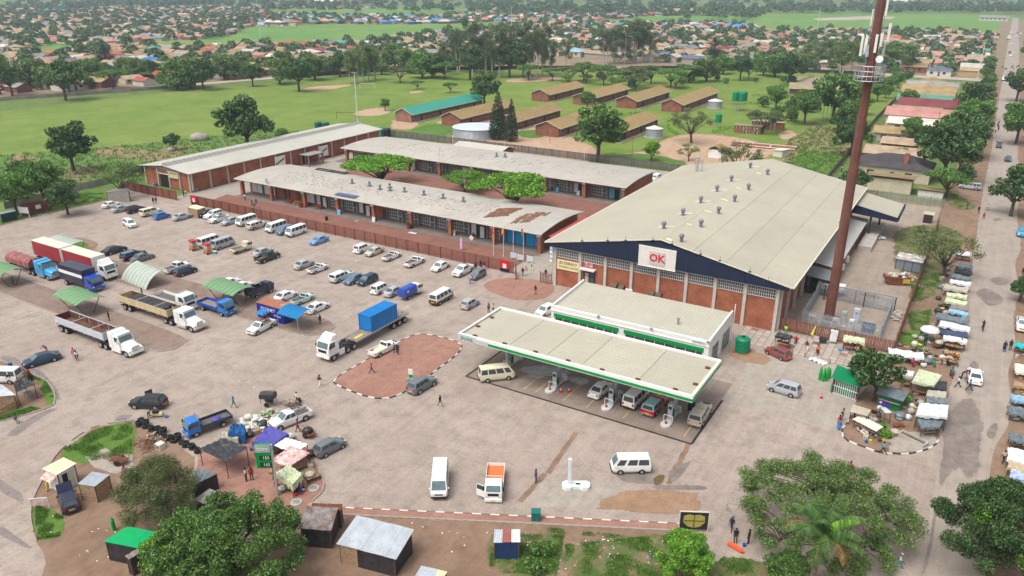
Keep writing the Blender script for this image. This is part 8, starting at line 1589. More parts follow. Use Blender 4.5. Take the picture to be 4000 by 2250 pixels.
 # == KIOSKS, SHACKS, MARKET STALLS AND SMALL THINGS
def corr_quad(q,c,n=20,amp=.035,m=0,per=4):
 a,b,cc,d=(Vec(p)for p in c);k=n*per;base=len(q.v)
 for i in rng(k+1):
  t=i/k;w=amp*sin(2*pi*n*t);q.v+=[tuple(a.lerp(b,t)+Vec((0,0,w))),tuple(d.lerp(cc,t)+Vec((0,0,w)))]
 for i in rng(k):e=base+i*2;q.f.append((e+1,e+3,e+2,e));q.m.append(m)
 return q
def shack(lbl,px4,zs,walls,roof,name='shack',cat='shack',nrib=18,inset=.9,pieces=1,planks=False):
 C=[Vec((*at(p[0],p[1],z),z))for p,z in zip(px4,zs)];cen=sum(C,Vec())/4
 T=thg(name,lbl,cat,(cen.x,cen.y,0));L=[c-Vec((cen.x,cen.y,0))for c in C]
 for k in rng(pieces):
  t0,t1=k/pieces,(k+1)/pieces+(.02 if k<pieces-1 else 0);lift=Vec((0,0,.02*(k%2)))
  q=MB();corr_quad(q,[L[0].lerp(L[1],t0)+lift,L[0].lerp(L[1],t1)+lift,L[3].lerp(L[2],t1)+lift,L[3].lerp(L[2],t0)+lift],max(3,nrib//pieces));o=sub(T,'roof_sheet',q,roof[k%len(roof)]if isinstance(roof,list)else roof);md=o.modifiers.new('thickness','SOLIDIFY');md.thickness=.02
 W=[Vec((p.x*inset,p.y*inset,p.z-.07))for p in L]
 for i,(a,b)in enu(((3,2),(2,1),(1,0),(0,3))):
  m=walls[i]if isinstance(walls,list)else walls
  if m is None:continue
  A,B=W[a],W[b];n_=Vec((B.y-A.y,A.x-B.x,0)).normalized()*.03
  if planks:
   k=11
   for j in rng(k):
    za,zb=A.z*j/k,B.z*j/k;za2,zb2=A.z*(j+1)/k-.012,B.z*(j+1)/k-.012;off=n_*(1+.5*(j%2))
    q=MB();q.add([(A.x+off.x,A.y+off.y,za),(B.x+off.x,B.y+off.y,zb),(B.x+off.x,B.y+off.y,zb2),(A.x+off.x,A.y+off.y,za2),(A.x,A.y,za),(B.x,B.y,zb),(B.x,B.y,zb2),(A.x,A.y,za2)],BXF);sub(T,'plank',q,m)
  else:
   q=MB();q.add([(A.x+n_.x,A.y+n_.y,0),(B.x+n_.x,B.y+n_.y,0),(B.x+n_.x,B.y+n_.y,B.z),(A.x+n_.x,A.y+n_.y,A.z),(A.x,A.y,0),(B.x,B.y,0),(B.x,B.y,B.z),(A.x,A.y,A.z)],BXF);sub(T,'wall',q,m)
 for i in rng(4):p=W[i];sub(T,'post',bxm(p.x*1.01-.05,p.x*1.01+.05,p.y*1.01-.05,p.y*1.01+.05,0,p.z+.02),wood_d)
 T['_c']=[list(p)for p in W];return T
zinc=mt((.56,.6,.64),rgh=.4,metal=.3,var=.14,scale=1.1);zinc_d=mt((.34,.33,.33),alt=(.17,.1,.07),rgh=.6,var=.15,scale=1.3);greensheet=sm(0,172,104,rgh=.45,var=.06);green_g=sm(12,140,92,rgh=.5,var=.06);dwl=mt((.032,.03,.034),rgh=.55,var=.5,scale=1.5,bump=.4)
Y1p,Y4p,Y5,Y6,Y7p,Z5p=(lambda a,b,x=x,y=y,s=s:(x+a/s,y+b/s)for x,y,s in((0,1120,2.542),(3000,1120,2.542),(0,1680,2.542),(1000,1680,2.542),(2000,1680,2.542),(0,560,2.576)))
T=shack('large timber and black-sheet shack with bright white zinc roof',[Y6(1000,845),Y6(1570,985),Y6(1390,1285),Y6(795,1130)],[2.75,2.75,2.2,2.2],[dwl,dwl,dwl,wood],zinc,nrib=30,pieces=5)
c=T['_c'];a,b=Vec(c[3]),Vec(c[2])
for j in rng(9):
 n_=Vec((b.y-a.y,a.x-b.x,0)).normalized()*.07;e=a.lerp(b,.32);h=2.1;q=MB();z0,z1=h*j/9,h*(j+1)/9-.02;q.add([(a.x+n_.x,a.y+n_.y,z0),(e.x+n_.x,e.y+n_.y,z0),(e.x+n_.x,e.y+n_.y,z1),(a.x+n_.x,a.y+n_.y,z1),(a.x+n_.x*.6,a.y+n_.y*.6,z0),(e.x+n_.x*.6,e.y+n_.y*.6,z0),(e.x+n_.x*.6,e.y+n_.y*.6,z1),(a.x+n_.x*.6,a.y+n_.y*.6,z1)],BXF);sub(T,'plank',q,wood)
shack('dark shack with sooty grey zinc roof beside the path',[Y6(500,755),Y6(815,770),Y6(745,1000),Y6(430,975)],[2.5,2.5,2.2,2.2],[dwl]*4,zinc_d,nrib=20,pieces=4);shack('brown sheeted lean-to behind the sooty shack',[Y6(560,725),Y6(860,735),Y6(845,800),Y6(540,775)],[2.3,2.2,2.1,2.2],[dwl]*4,rust,nrib=12)
shack('tiny shack with white and red roof halves below the path',[Y6(2370,985),(2000+80/2.542,1680+985/2.542),(2000+82/2.542,1680+1112/2.542),Y6(2355,1118)],[2.2,2.2,2.,2.],[sm(34,54,96,var=.2),sm(34,54,96,var=.2),wood_d,wood_d],[zinc,mt((.34,.11,.1),var=.2),sm(206,206,204)],nrib=12,pieces=3)
shack('zinc roof of a shack cut by the bottom edge',[Y6(1640,1345),Y6(1900,1405),Y6(1800,1560),Y6(1550,1500)],[2.2,2.2,2.,2.],[wood_d]*4,[zinc,zinc,cream],nrib=14,pieces=3)
shack('square timber kiosk with zinc roof beside the white booth',[Y5(915,412),Y5(1092,440),Y5(940,560),Y5(768,535)],[2.25,2.25,2.05,2.05],[wood]*4,zinc,name='timber_kiosk',cat='kiosk',nrib=14,planks=True)
T=shack('white metal booth with flat cream roof and an open hatch',[Y5(630,270),Y5(760,330),Y5(560,447),Y5(412,383)],[2.5,2.5,2.4,2.4],[white,white,white,white],cream,name='metal_booth',cat='kiosk',nrib=4,inset=.84)
c=[Vec(p)for p in T['_c']];a,b=c[3],c[2];n_=Vec((b.y-a.y,a.x-b.x,0)).normalized()
q=MB();p0,p1=a.lerp(b,.05)+n_*.04,a.lerp(b,.9)+n_*.04;q.add([(p0.x,p0.y,1.95),(p1.x,p1.y,1.95),(p1.x+n_.x*.7,p1.y+n_.y*.7,1.6),(p0.x+n_.x*.7,p0.y+n_.y*.7,1.6)],[(0,1,2,3)]);o=sub(T,'hatch',q,mt((.6,.55,.5),alt=(.45,.08,.05),scale=2));o.modifiers.new('thickness','SOLIDIFY').thickness=.03
a,b=c[2],c[1];n_=Vec((b.y-a.y,a.x-b.x,0)).normalized();p0,p1=a.lerp(b,.2)+n_*.05,a.lerp(b,.5)+n_*.05;sub(T,'doorway',MB().add([(p0.x,p0.y,.05),(p1.x,p1.y,.05),(p1.x,p1.y,2.),(p0.x,p0.y,2.)],[(0,1,2,3)]),black);p0,p1=a.lerp(b,.55)+n_*.06,a.lerp(b,.85)+n_*.06;sub(T,'door',MB().add([(p0.x,p0.y,.05),(p1.x,p1.y,.05),(p1.x,p1.y,2.),(p0.x,p0.y,2.)],[(0,1,2,3)]),ofw)
shack('shack with bright green zinc roof behind the bottom left trees',[Y5(1262,958),Y5(1580,1015),Y5(1400,1180),Y5(1024,1105)],[2.5,2.5,2.2,2.2],[dwl]*4,greensheet,nrib=22,pieces=3);shack('grey zinc strip roof in front of the green shack',[Y5(1240,1250),Y5(1480,1105),Y5(1520,1130),Y5(1280,1285)],[2.1,2.1,2.,2.],[dwl,None,None,dwl],zinc_d,nrib=4)
shack('grey plank-roofed shack between the two left trees',[Y5(2080,580),Y5(2330,680),Y5(2110,770),Y5(1925,690)],[2.2,2.2,2.,2.],[dwl]*4,mt((.28,.265,.24),var=.3,scale=2),nrib=10)
shack('low shack under dark wet sheeting beside the bottlebrush',[Y5(1960,380),Y5(2160,430),Y5(2060,480),Y5(1890,560)],[1.9,1.9,1.8,1.8],[dwl]*4,plg,nrib=4)
T=shack('red-roofed red plank kiosk at the left kerb',[Z5p(200,610),Z5p(480,562),Z5p(500,575),Z5p(190,640)],[2.6,2.6,2.4,2.4],[mt((.16,.045,.04),var=.4,scale=3)]*4,mt((.25,.05,.055),var=.15),name='red_kiosk',cat='kiosk',nrib=18,inset=.95);c=[Vec(p)for p in T['_c']];a,b=c[3],c[2];n_=Vec((b.y-a.y,a.x-b.x,0)).normalized();p0,p1=a.lerp(b,.5)+n_*.1,a.lerp(b,.68)+n_*.1;sub(T,'notice',MB().add([(p0.x,p0.y,1.1),(p1.x,p1.y,1.1),(p1.x,p1.y,2.),(p0.x,p0.y,2.)],[(0,1,2,3)]),white)
shack('dark green kiosk with grey roof at the left edge',[Z5p(0,690),Z5p(150,665),Z5p(160,680),Z5p(0,715)],[2.2,2.2,2.,2.],[sm(20,50,44)]*4,sm(130,150,150),name='green_kiosk',cat='kiosk',nrib=10,inset=.95)
T=shack('grey block guard house with flat roof by the left grass strip',[Z5p(1165,452),Z5p(1300,455),Z5p(1298,476),Z5p(1060,490)],[2.9,2.9,2.75,2.75],[mt((.34,.31,.27),var=.15)]*4,concrete_d,name='guard_house',cat='hut',nrib=6,inset=.93)
shack('plain plank crate kiosk with pale top in the back car row',[Z5p(1890,642),Z5p(1962,614),Z5p(2060,642),Z5p(1985,668)],[2.1,2.1,2.1,2.1],[wood]*4,cream,name='crate_kiosk',cat='kiosk',nrib=3,inset=.96,planks=True)
T=thg('signboard','white roadside notice board on two posts before the red kiosk','signboard',z5(255,745),R(15));sub(T,'board',bxm(-1.35,1.35,-.05,.05,1.,2.4),mt((.62,.62,.62),alt=(.45,.46,.5),scale=1.6));sub(T,'post',bxm(-1.2,-1.08,.051,.15,0,2.4),white);sub(T,'post',bxm(1.08,1.2,.051,.15,0,2.4),white)
T=thg('signboard','dark signboard with ochre shield beside the frontage path','signboard',y7(1795,1010),R(28));sub(T,'board',bxm(-1.35,1.35,-.05,.05,.35,2.35),sm(42,40,46));sub(T,'frame',bxm(-1.42,-1.35,-.07,.07,0.,2.4).box(1.35,1.42,-.07,.07,0.,2.4).box(-1.35,1.35,-.07,.07,2.35,2.42),ofw);q=MB();q.ext([(-1.,1.9),(-1.05,1.2),(-.6,.7),(0,.55),(.6,.7),(1.05,1.2),(1.,1.9),(.5,2.1),(0,2.),(-.5,2.1)],'y',-.075,-.055);sub(T,'shield',q,sm(170,160,84));sub(T,'cross',bxm(-.06,.06,-.09,-.076,.6,2.05).box(-1.,1.,-.09,-.076,1.3,1.42),sm(110,96,40))
T=thg('signboard','small white leaning notice frame near the navy hatchback','signboard',y5(405,790),R(40));sub(T,'board',bxm(-.85,.85,-.03,.03,.55,1.35),mt((.6,.55,.52),alt=(.5,.2,.2),scale=2));sub(T,'leg',tbm([(-.85,0,0),(-.85,0,1.4),(.85,0,1.4),(.85,0,0)],.04),white)
def shroof(lbl,cx,cy,z,L,W,m,tilt=0.,rz=0.,posts=True,rise=.6,roll=0.,unit=ov):
 u,v=unit(cx,cy,z);T=thg('shade_roof',lbl,'shade roof',(u,v,0),rz);n=14;bays=8
 Mx_=Matrix.Translation((0,0,z))@Matrix.Rotation(tilt,4,'Y')@Matrix.Rotation(roll,4,'X')
 for k in rng(bays):
  q=MB();x0,x1=-L/2+L*k/bays,-L/2+L*(k+1)/bays-.03
  for i in rng(n+1):t=i/n;y=-W/2+W*t;zz=rise*(1-(2*t-1)**2);q.v+=[(x0,y,zz),(x1,y,zz)]
  for i in rng(n):e=i*2;q.f.append((e,e+1,e+3,e+2));q.m.append(0)
  q.xf(Mx_);o=sub(T,'roof_sheet',q,m,smo=True);o.modifiers.new('thickness','SOLIDIFY').thickness=.03
 for x in(-L*.35,L*.35):
  q=MB();q.tube([tuple(Mx_@Vec((x,-W/2+W*i/6,rise*(1-(2*i/6-1)**2)-.08)))for i in rng(7)],.05);sub(T,'rib',q,dst)
 if posts:
  for x in(-L*.35,L*.35):
   for y in(-W*.15,W*.15):e=Mx_@Vec((x,y*3,rise*.2));sub(T,'post',cym((x,y*.8,0),tuple(e),.06,.06,6),dst)
 return T
gshade=sm(110,150,108,rgh=.6,var=.08);pshade=sm(168,178,168,rgh=.6,var=.1,scale=1)
shroof('arched green shade roof between the blue lorry and white trailer',197,745,2.6,7.6,4.6,gshade,0,R(-4));shroof('arched green shade roof above the blue dropside truck',575,722,2.6,8.,4.6,gshade,0,R(-2));shroof('arched green shade roof cut by the left edge',5,677,2.7,7.,4.6,gshade,0,R(0));shroof('pale shade roof fallen on its side on the paved island',356,693,1.3,8.6,4.6,pshade,0,R(-6),posts=False,roll=R(38),rise=.65);shroof('pale shade roof behind the red curtain trailers',168,608,2.4,8.,4.2,pshade,0,0)
kb=y2(20,300);kn=thg('container_kiosk','dark blue container kiosk lettered ECONET with orange roof','kiosk',(kb[0],kb[1],0));dkb=sm(36,44,140,rgh=.5,var=.08)
sub(kn,'body',bxm(0,6.,0,2.4,0,2.55),dkb);sub(kn,'roof',bxm(-.05,6.05,-.05,2.45,2.551,2.62),mt((.33,.13,.075),var=.2,scale=1.2));q=MB()
for i in rng(22):q.box(.1+i*.27,.22+i*.27,-.03,-.003,.05,2.5)
sub(kn,'rib',q,dkb);text('lettering','ECONET',.72,white,kn,(2.6,-.04,1.85),(R(90),0,0),depth=.012,sx=1.15);text('lettering','Wireless',.42,white,kn,(4.6,-.04,1.15),(R(90),0,0),depth=.012)
sub(kn,'air_conditioner',bbm(5.,5.9,.3,.9,2.621,3.1,.04),sm(176,140,116));bluesh=sm(0,118,176,rgh=.5,var=.05)
q=MB();corr_quad(q,[(1.,-.04,1.7),(3.,-.04,1.7),(3.2,-1.1,1.2),(.8,-1.1,1.2)],10,.03);o=sub(kn,'awning',q,bluesh);o.modifiers.new('t','SOLIDIFY').thickness=.02
A=thg('awning','bright blue arched awning on thin posts beside the kiosk','awning',(kb[0]+6.1,kb[1],0));n=12
for k in rng(10):
 q=MB();x0,x1=.45*k,.45*k+.42
 for i in rng(n+1):t=i/n;q.v+=[(x0,-1.4+4.*t,2.5+.75*sin(pi*t)),(x1,-1.4+4.*t,2.5+.75*sin(pi*t))]
 for i in rng(n):e=i*2;q.f.append((e,e+1,e+3,e+2));q.m.append(0)
 o=sub(A,'roof_sheet',q,bluesh,smo=True);o.modifiers.new('t','SOLIDIFY').thickness=.03
for(x,y)in((.1,-1.35),(4.4,-1.35),(4.4,2.55),(.1,2.55)):sub(A,'post',cym((x,y,0),(x,y,2.52),.04,.04,6),steel)
T=shack('green-roofed gas cylinder cage with white bars',[Y4p(690,775),Y4p(958,880),Y4p(932,1002),Y4p(628,900)],[2.7,2.7,2.3,2.3],[None,sm(150,150,148),sm(150,150,148),sm(150,150,148)],green_g,name='gas_cage',cat='cage',nrib=26,inset=.82)
c=[Vec(p)for p in T['_c']];a,b=c[3],c[2]
for i in rng(13):p=a.lerp(b,i/12);sub(T,'bar',bxm(p.x-.03,p.x+.03,p.y-.03,p.y+.03,.1,2.15),white)
for z in(.12,1.2,2.1):sub(T,'rail',cym((a.x,a.y,z),(b.x,b.y,z),.04,.04,5),white)
sub(T,'inner_panel',MB().add([(a.x*.6,a.y*.6,.1),(b.x*.6,b.y*.6,.1),(b.x*.6,b.y*.6,1.9),(a.x*.6,a.y*.6,1.9)],[(0,1,2,3)]),green_g)
cylm=MB();cylm.cyl((0,0,0),(0,0,1.15),.19,.19,12);cylm.cyl((0,0,1.15),(0,0,1.35),.19,.09,12);cm=cylm.mesh('body',[sm(10,150,60,rgh=.4)],False);vm_=cym((0,0,1.35),(0,0,1.5),.09,.09,8).mesh('valve_guard',[sm(10,150,60)])
for k,(x,y)in enu([(512,925),(545,940),(580,935),(605,910),(520,895),(555,905),(590,895)]):
 T=thg('gas_cylinder','green gas cylinder in the cluster left of the gas cage','gas cylinder',y4(x,y),0,'gas cylinder cluster');inst('body',cm,T);inst('valve_guard',vm_,T)
T=thg('gas_cylinder','single green gas cylinder against the cage side','gas cylinder',y4(632,1045));inst('body',cm,T);inst('valve_guard',vm_,T)
T=thg('gas_cylinder','lone green gas cylinder near the green shack roof','gas cylinder',y5(1135,995));inst('body',cm,T);inst('valve_guard',vm_,T)
T=thg('gas_cylinder','long orange gas cylinder lying beneath the thorn tree','gas cylinder',y7(2215,1180),R(5));sub(T,'body',cym((-.75,0,.22),(.75,0,.22),.21,.21,12),sm(232,84,34));sub(T,'cap',cym((.751,0,.22),(.9,0,.22),.15,.09,10),sm(232,84,34));T.rotation_euler[2]=hdg(y7(2150,1130),y7(2280,1205))
cn=MB();cn.cyl((0,0,.04),(0,0,.72),.17,.03,10);cm_=cn.mesh('cone',[sm(222,44,30)]);cb=bxm(-.2,.2,-.2,.2,0,.04).mesh('foot',[black]);cs=cym((0,0,.36),(0,0,.5),.105,.075,10).mesh('band',[white])
for k,(p,lab)in enu(((y3(484,1045),'traffic cone nearest the second pump island'),(y3(565,1045),'traffic cone right of the pump island cone'),(y4(322,1055),'white-banded traffic cone behind the silver people carrier'),(y4(528,1105),'traffic cone alone on the paving before the gas cage'))):T=thg('traffic_cone','orange '+lab,'traffic cone',p);inst('cone',cm_,T);inst('foot',cb,T);inst('band',cs,T)
for k,(p,lab)in enu(((z5(1950,1075),'red and yellow snack cart left of the white minibus'),(z5(2095,1110),'red and yellow snack cart before the silver minibus'))):
 T=thg('snack_cart',lab,'cart',p,R(-10));sub(T,'body',bbm(-.7,.7,-.5,.5,.35,1.1,.03),mt((.45,.03,.03),alt=(.5,.35,.03),scale=2.4));sub(T,'glass_case',bxm(-.65,.65,-.45,.45,1.101,1.75),mt((.3,.36,.36),rgh=.15));sub(T,'roof',bbm(-.75,.75,-.55,.55,1.9,2.1,.03),red_p)
 for x in(-.65,.65):
  for y in(-.45,.45):sub(T,'post',cym((x,y,1.1),(x,y,1.9),.025,.025,5),white)
  sub(T,'wheel',cym((x*.9,-.52,.22),(x*.9,-.44,.22),.22,.22,12),tyre)
T=thg('cool_box','turquoise cool box beside the snack cart','cool box',z5(2165,1110));sub(T,'body',bbm(-.35,.35,-.25,.25,0,.5,.04),sm(40,170,180));sub(T,'lid',bbm(-.37,.37,-.27,.27,.5,.58,.03),white)
def handcart(lbl,p,rz,m=wood_d,cargo=None):
 T=thg('handcart',lbl,'cart',p,rz);sub(T,'bed',bxm(-.95,.95,-.5,.5,.5,.56),m)
 for x in(-.9,-.3,.3,.9):
  for y in(-.5,.5):sub(T,'stake',cym((x,y,.56),(x,y,.95),.025,.025,5),m)
 for y in(-.5,.5):sub(T,'rail',cym((-.95,y,.95),(.95,y,.95),.025,.025,5),m)
 for y in(-.58,.58):sub(T,'wheel',cym((.1,y-.06,.34),(.1,y+.06,.34),.34,.34,14),tyre)
 sub(T,'handle',tbm([(-.95,-.35,.55),(-1.7,-.35,.7),(-1.7,.35,.7),(-.95,.35,.55)],.03),m)
 if cargo:o=sub(T,'cargo',MB().sphere((0,0,.85),.6,10,6,sz=.6),cargo,smo=True)
handcart('rusty iron handcart on the concrete pad at the lower left',at(468,1810),R(20),rust);handcart('empty slatted handcart beside the walkers',y2(375,1215),R(10));handcart('handcart with black and blue load at the vendors corner',y6(520,60),R(-10),rust,plb);handcart('handcart piled under a woven cover on the verge',at(3664,1358),R(60),wood_d,sack)
T=thg('covered_cart','black hooded barrow standing on the open paving','cart',y2(130,1175),R(20));sub(T,'frame',tbm([(-.8,-.5,.3),(-.8,-.5,1.7),(.8,-.5,1.9),(.8,-.5,.3)],.03).tube([(-.8,.5,.3),(-.8,.5,1.7),(.8,.5,1.9),(.8,.5,.3)],.03),rust);q=MB();q.loft([[(x,-.6,1.1),(x,-.55,1.7+.1*x),(x,0,1.95+.1*x),(x,.55,1.7+.1*x),(x,.6,1.1)]for x in(-.95,0,.95)]);sub(T,'hood',q,plb);sub(T,'load',MB().sphere((.1,0,.8),.6,10,6,sz=.5),plb,smo=True)
for y in(-.6,.6):sub(T,'wheel',cym((0,y-.05,.32),(0,y+.05,.32),.32,.32,12),tyre)
T=thg('compressor','cream air compressor beside the black hatchback','compressor',y1(1560,1290),R(35));sub(T,'tank',cym((-.7,0,.35),(.7,0,.35),.26,.26,12),sm(200,192,150));sub(T,'motor',bbm(-.4,.3,-.25,.25,.6,1.,.04),dst);sub(T,'basin',cym((1.2,-.2,0),(1.2,-.2,.14),.2,.28,10),blue_p)
ty=MB();n=18;prof=[(.2,0),(.34,0.),(.37,.05),(.37,.15),(.34,.2),(.2,.2),(.19,.1)]
ty.loft([[(r*cos(2*pi*i/n),r*sin(2*pi*i/n),z)for i in rng(n)]for r,z in prof+[prof[0]]],caps=False);tym=ty.mesh('used_tyre',[tyre],True);tr2=Rnd(6)
for k,(x,y)in enu([(103,268),(145,280),(145,262),(185,296),(222,292),(258,312),(232,325),(265,342),(302,357),(350,352),(378,380),(405,400),(442,415),(475,440),(120,250),(325,372)]):
 p=at(480+x/1.638,1500+y/1.638)
 for j in rng(tr2.choice((2,3,3))):o=inst('used_tyre',tym,None,(p[0]+tr2.u(-.08,.08),p[1]+tr2.u(-.08,.08),j*.205),rot=(tr2.u(-.05,.05),tr2.u(-.05,.05),0),scale=tr2.u(.95,1.25));tag(o,'used tyre in the line of stacks beside the vendors','tyre','used tyre stacks')
T=thg('scrap_heap','heap of rusty red scrap iron frames behind the tyres','scrap',at(580,1745));q=MB()
for _ in rng(46):a=Vec((tr2.u(-1.5,1.5),tr2.u(-1.2,1.2),tr2.u(0,.5)));d=Vec((tr2.gauss(0,1),tr2.gauss(0,1),tr2.u(-.1,.5))).normalized()*tr2.u(.5,1.6);b=a+d;b.z=max(.05,b.z);q.cyl(a,b,.035,.035,5)
q.obj('scrap_bar',rust,T)['kind']='stuff';rub('small scrap and litter beside the red iron heap',at(610,1720),1.6,1.,.4,80,seed=14,ms=[sack,rust,dst,ofw],size=.15)
T=thg('crate','white plastic crate beside the scrap heap','crate',at(628,1752));sub(T,'body',bbm(-.45,.45,-.4,.4,0,.75,.04),ofw);sub(T,'panel',bxm(-.35,.35,-.42,-.401,.15,.65),grey)
def tquad(lbl,px4,zs,m,seed=1,amp=.07,posts=True,n=12,skirt=0.,post_m=wood_d,f=at,sag=.15,base=None,name='tarpaulin_stall'):
 C=[Vec((*f(p[0],p[1],z),z))for p,z in zip(px4,zs)];cen=sum(C,Vec())/4;T=thg(name,lbl,'stall',(cen.x,cen.y,0));L=[c-Vec((cen.x,cen.y,0))for c in C];r=Rnd(seed);q=MB()
 for i in rng(n+1):
  for j in rng(n+1):s,t=i/n,j/n;p=L[0].lerp(L[1],s).lerp(L[3].lerp(L[2],s),t);q.v.append((p.x+r.u(-.03,.03),p.y+r.u(-.03,.03),p.z+r.u(-amp,amp)-sag*(1-(2*s-1)**2)*(1-(2*t-1)**2)))
 for i in rng(n):
  for j in rng(n):a=i*(n+1)+j;q.f.append((a,a+1,a+n+2,a+n+1));q.m.append(0)
 if skirt:
  edge=[(i,0)for i in rng(n+1)]+[(n,j)for j in rng(1,n+1)]+[(i,n)for i in rng(n-1,-1,-1)]+[(0,j)for j in rng(n-1,0,-1)];b=len(q.v)
  for(i,j)in edge:x,y,z=q.v[i*(n+1)+j];q.v.append((x*1.02,y*1.02,z-skirt*r.u(.6,1.1)))
  for k in rng(len(edge)):k2=(k+1)%len(edge);q.f.append((edge[k][0]*(n+1)+edge[k][1],edge[k2][0]*(n+1)+edge[k2][1],b+k2,b+k));q.m.append(0)
 o=sub(T,'cover',q,m,smo=False);o.modifiers.new('t','SOLIDIFY').thickness=.02
 if posts:
  for p in L:sub(T,'post',cym((p.x*.94,p.y*.94,0),(p.x*.94,p.y*.94,p.z),.05,.045,6),post_m)
 if base:sub(T,'counter',MB().prism([(p.x*.7,p.y*.7)for p in L][::-1],.55,.7),base)
 return T
c7=lambda a,b:(480+a/1.638,1500+b/1.638)
tquad('black plastic awning on poles in front of the tyre stacks',[c7(640,345),c7(800,405),c7(660,500),c7(482,412)],[2.4,2.4,2.2,2.2],plb,2,.08,sag=.2);tquad('indigo blue tarpaulin stall left of the price sign',[c7(938,265),c7(1060,318),c7(955,390),c7(825,370)],[2.2,2.2,2.,2.],pl_blue,3,.03,skirt=.5,base=wood);tquad('white plastic stall roof right of the blue tarpaulin',[c7(1045,340),c7(1185,385),c7(1100,440),c7(962,395)],[2.1,2.1,1.9,1.9],plw,4,.08,base=wood);tquad('printed cement banner reused as a stall roof',[c7(1075,395),c7(1198,440),c7(1060,535),c7(942,490)],[2.,2.,1.9,1.9],mt((.62,.6,.57),alt=(.45,.12,.1),scale=1.1,var=.1),5,.04,base=wood);tquad('pale green sheet tent with a chair on top',[c7(1060,515),c7(1150,575),c7(1085,640),c7(972,570)],[2.1,2.,1.8,1.9],plp,6,.08,skirt=.9,base=wood);tquad('blue sheeted heap beside the blue truck',[c7(700,250),c7(780,260),c7(780,330),c7(670,310)],[1.5,1.4,1.2,1.4],sm(24,84,140,var=.3),7,.15,posts=False,skirt=1.1,name='covered_heap');tquad('white and tan sheeted heap before the blue truck',[c7(640,300),c7(740,320),c7(735,350),c7(615,340)],[1.,1.,.9,.9],sack,8,.12,posts=False,skirt=.8,name='covered_heap')
rub('white sacks and scrap bundled beside the blue truck',at(990,1655),2.,1.2,1.,70,name='bundle_heap',seed=21,ms=[plw,sack,ofw],size=.38);rub('cartons and crates heaped behind the white pickup',at(1060,1630),1.8,1.1,.8,50,name='bundle_heap',seed=22,ms=[sack,sm(170,140,104),ofw,green_g],size=.32);rub('coloured sacks and clothes beside the pale tent',at(1168,1920),.7,.6,.6,26,name='bundle_heap',seed=23,ms=[blue_p,sack,red_p,black],size=.25)
T=thg('slatted_bed','slatted timber cart under a woven sack beside the pale tent','cart',at(1212,1865),R(-20))
for i in rng(9):sub(T,'slat',bxm(-1.+i*.24,-.84+i*.24,-.7,.7,.55,.6),wood)
sub(T,'frame',bxm(-1.1,1.1,-.76,-.701,.4,.6).box(-1.1,1.1,.701,.76,.4,.6),wood_d);sub(T,'sack',MB().sphere((.5,-.2,.8),.55,10,6,sz=.5),sack,smo=True)
for x in(-.9,.9):
 for y in(-.7,.7):sub(T,'leg',bxm(x-.05,x+.05,y-.05,y+.05,0,.55),wood_d)
def bucket(p,m,lab,z=0.,r=.17,h=.34):T=thg('bucket',lab,'bucket',(p[0],p[1],z));sub(T,'body',cym((0,0,0),(0,0,h),r*.8,r,12),m);sub(T,'handle',tbm([(-r,0,h),(-r*.5,0,h+.12),(r*.5,0,h+.12),(r,0,h)],.012,4),steel)
for p,m,lab in((c7(822,425),blue_p,'blue bucket below the indigo tarpaulin'),(c7(922,500),blue_p,'blue bucket at the foot of the price sign'),(Y4p(712,640),sm(60,150,200),'light blue tub left of the pale green stall'),(Y4p(860,690),sm(150,196,120),'lime green tub before the pale green stall'),(Y4p(1670,740),sm(206,190,50),'yellow bucket on the market soil'),(Y4p(1738,520),sm(190,170,80),'ochre basin beside the roadside stalls'),(Y4p(1638,775),tgr,'green basin of vegetables on the market soil'),(Y1p(230,870),ofw,'cream bucket at the left grass edge'),(Y1p(110,810),sm(30,70,150),'blue drum at the left edge'),((3383,1730),blue_p,'blue bucket by the market kerb'),((3398,1728),sm(206,190,50),'yellow bucket by the market kerb'),(Y7p(2305,1155),blue_p,'blue bucket by the orange cylinder'),(Z5p(1545,435),sm(110,170,210),'pale blue drum at the hall front'),(Z5p(1578,435),sm(30,80,170),'deep blue drum at the hall front')):bucket(at(*p),m,lab,r=.28 if 'drum' in lab or 'tub' in lab or 'basin' in lab else.18,h=.8 if 'drum' in lab else.34)
T=thg('bin','green plastic bin on the frontage path','bin',y7(237,885),R(28));sub(T,'body',bbm(-.45,.45,-.4,.4,0,.95,.03),sm(24,104,96));sub(T,'lid',bbm(-.48,.48,-.43,.43,.95,1.05,.03),sm(24,104,96))
T=thg('rail','low pipe railing at the frontage corner','railing',y7(2130,800),R(20));sub(T,'pipe',tbm([(0,0,0),(0,0,.9),(4.5,0,.9),(4.5,0,0)],.04).tube([(0,0,.9),(.6,-1.8,.8),(.6,-1.8,0)],.04),grey)
T=thg('pump_unit','small white pump marker with green stripe on the brick island kerb','marker',y2(1540,950),R(20));sub(T,'base',bbm(-.5,.5,-.35,.35,0,.7,.03),grey);sub(T,'panel',bxm(-.3,.3,-.05,.05,.7,2.),white);sub(T,'stripe',bxm(-.28,.28,-.07,-.051,.75,1.2),gzu)
T=thg('concrete_trough','empty concrete trough on the market corner','trough',at(3565,1722),R(-25));q=MB();q.box(-1.6,1.6,-.55,-.4,0,.5).box(-1.6,1.6,.4,.55,0,.5).box(-1.6,-1.45,-.399,.399,0,.5).box(1.45,1.6,-.399,.399,0,.5).box(-1.449,1.449,-.399,.399,0,.1);sub(T,'shell',q,conc);sub(T,'soil',bxm(-1.44,1.44,-.39,.39,.101,.3),mt((.12,.08,.05),var=.3))
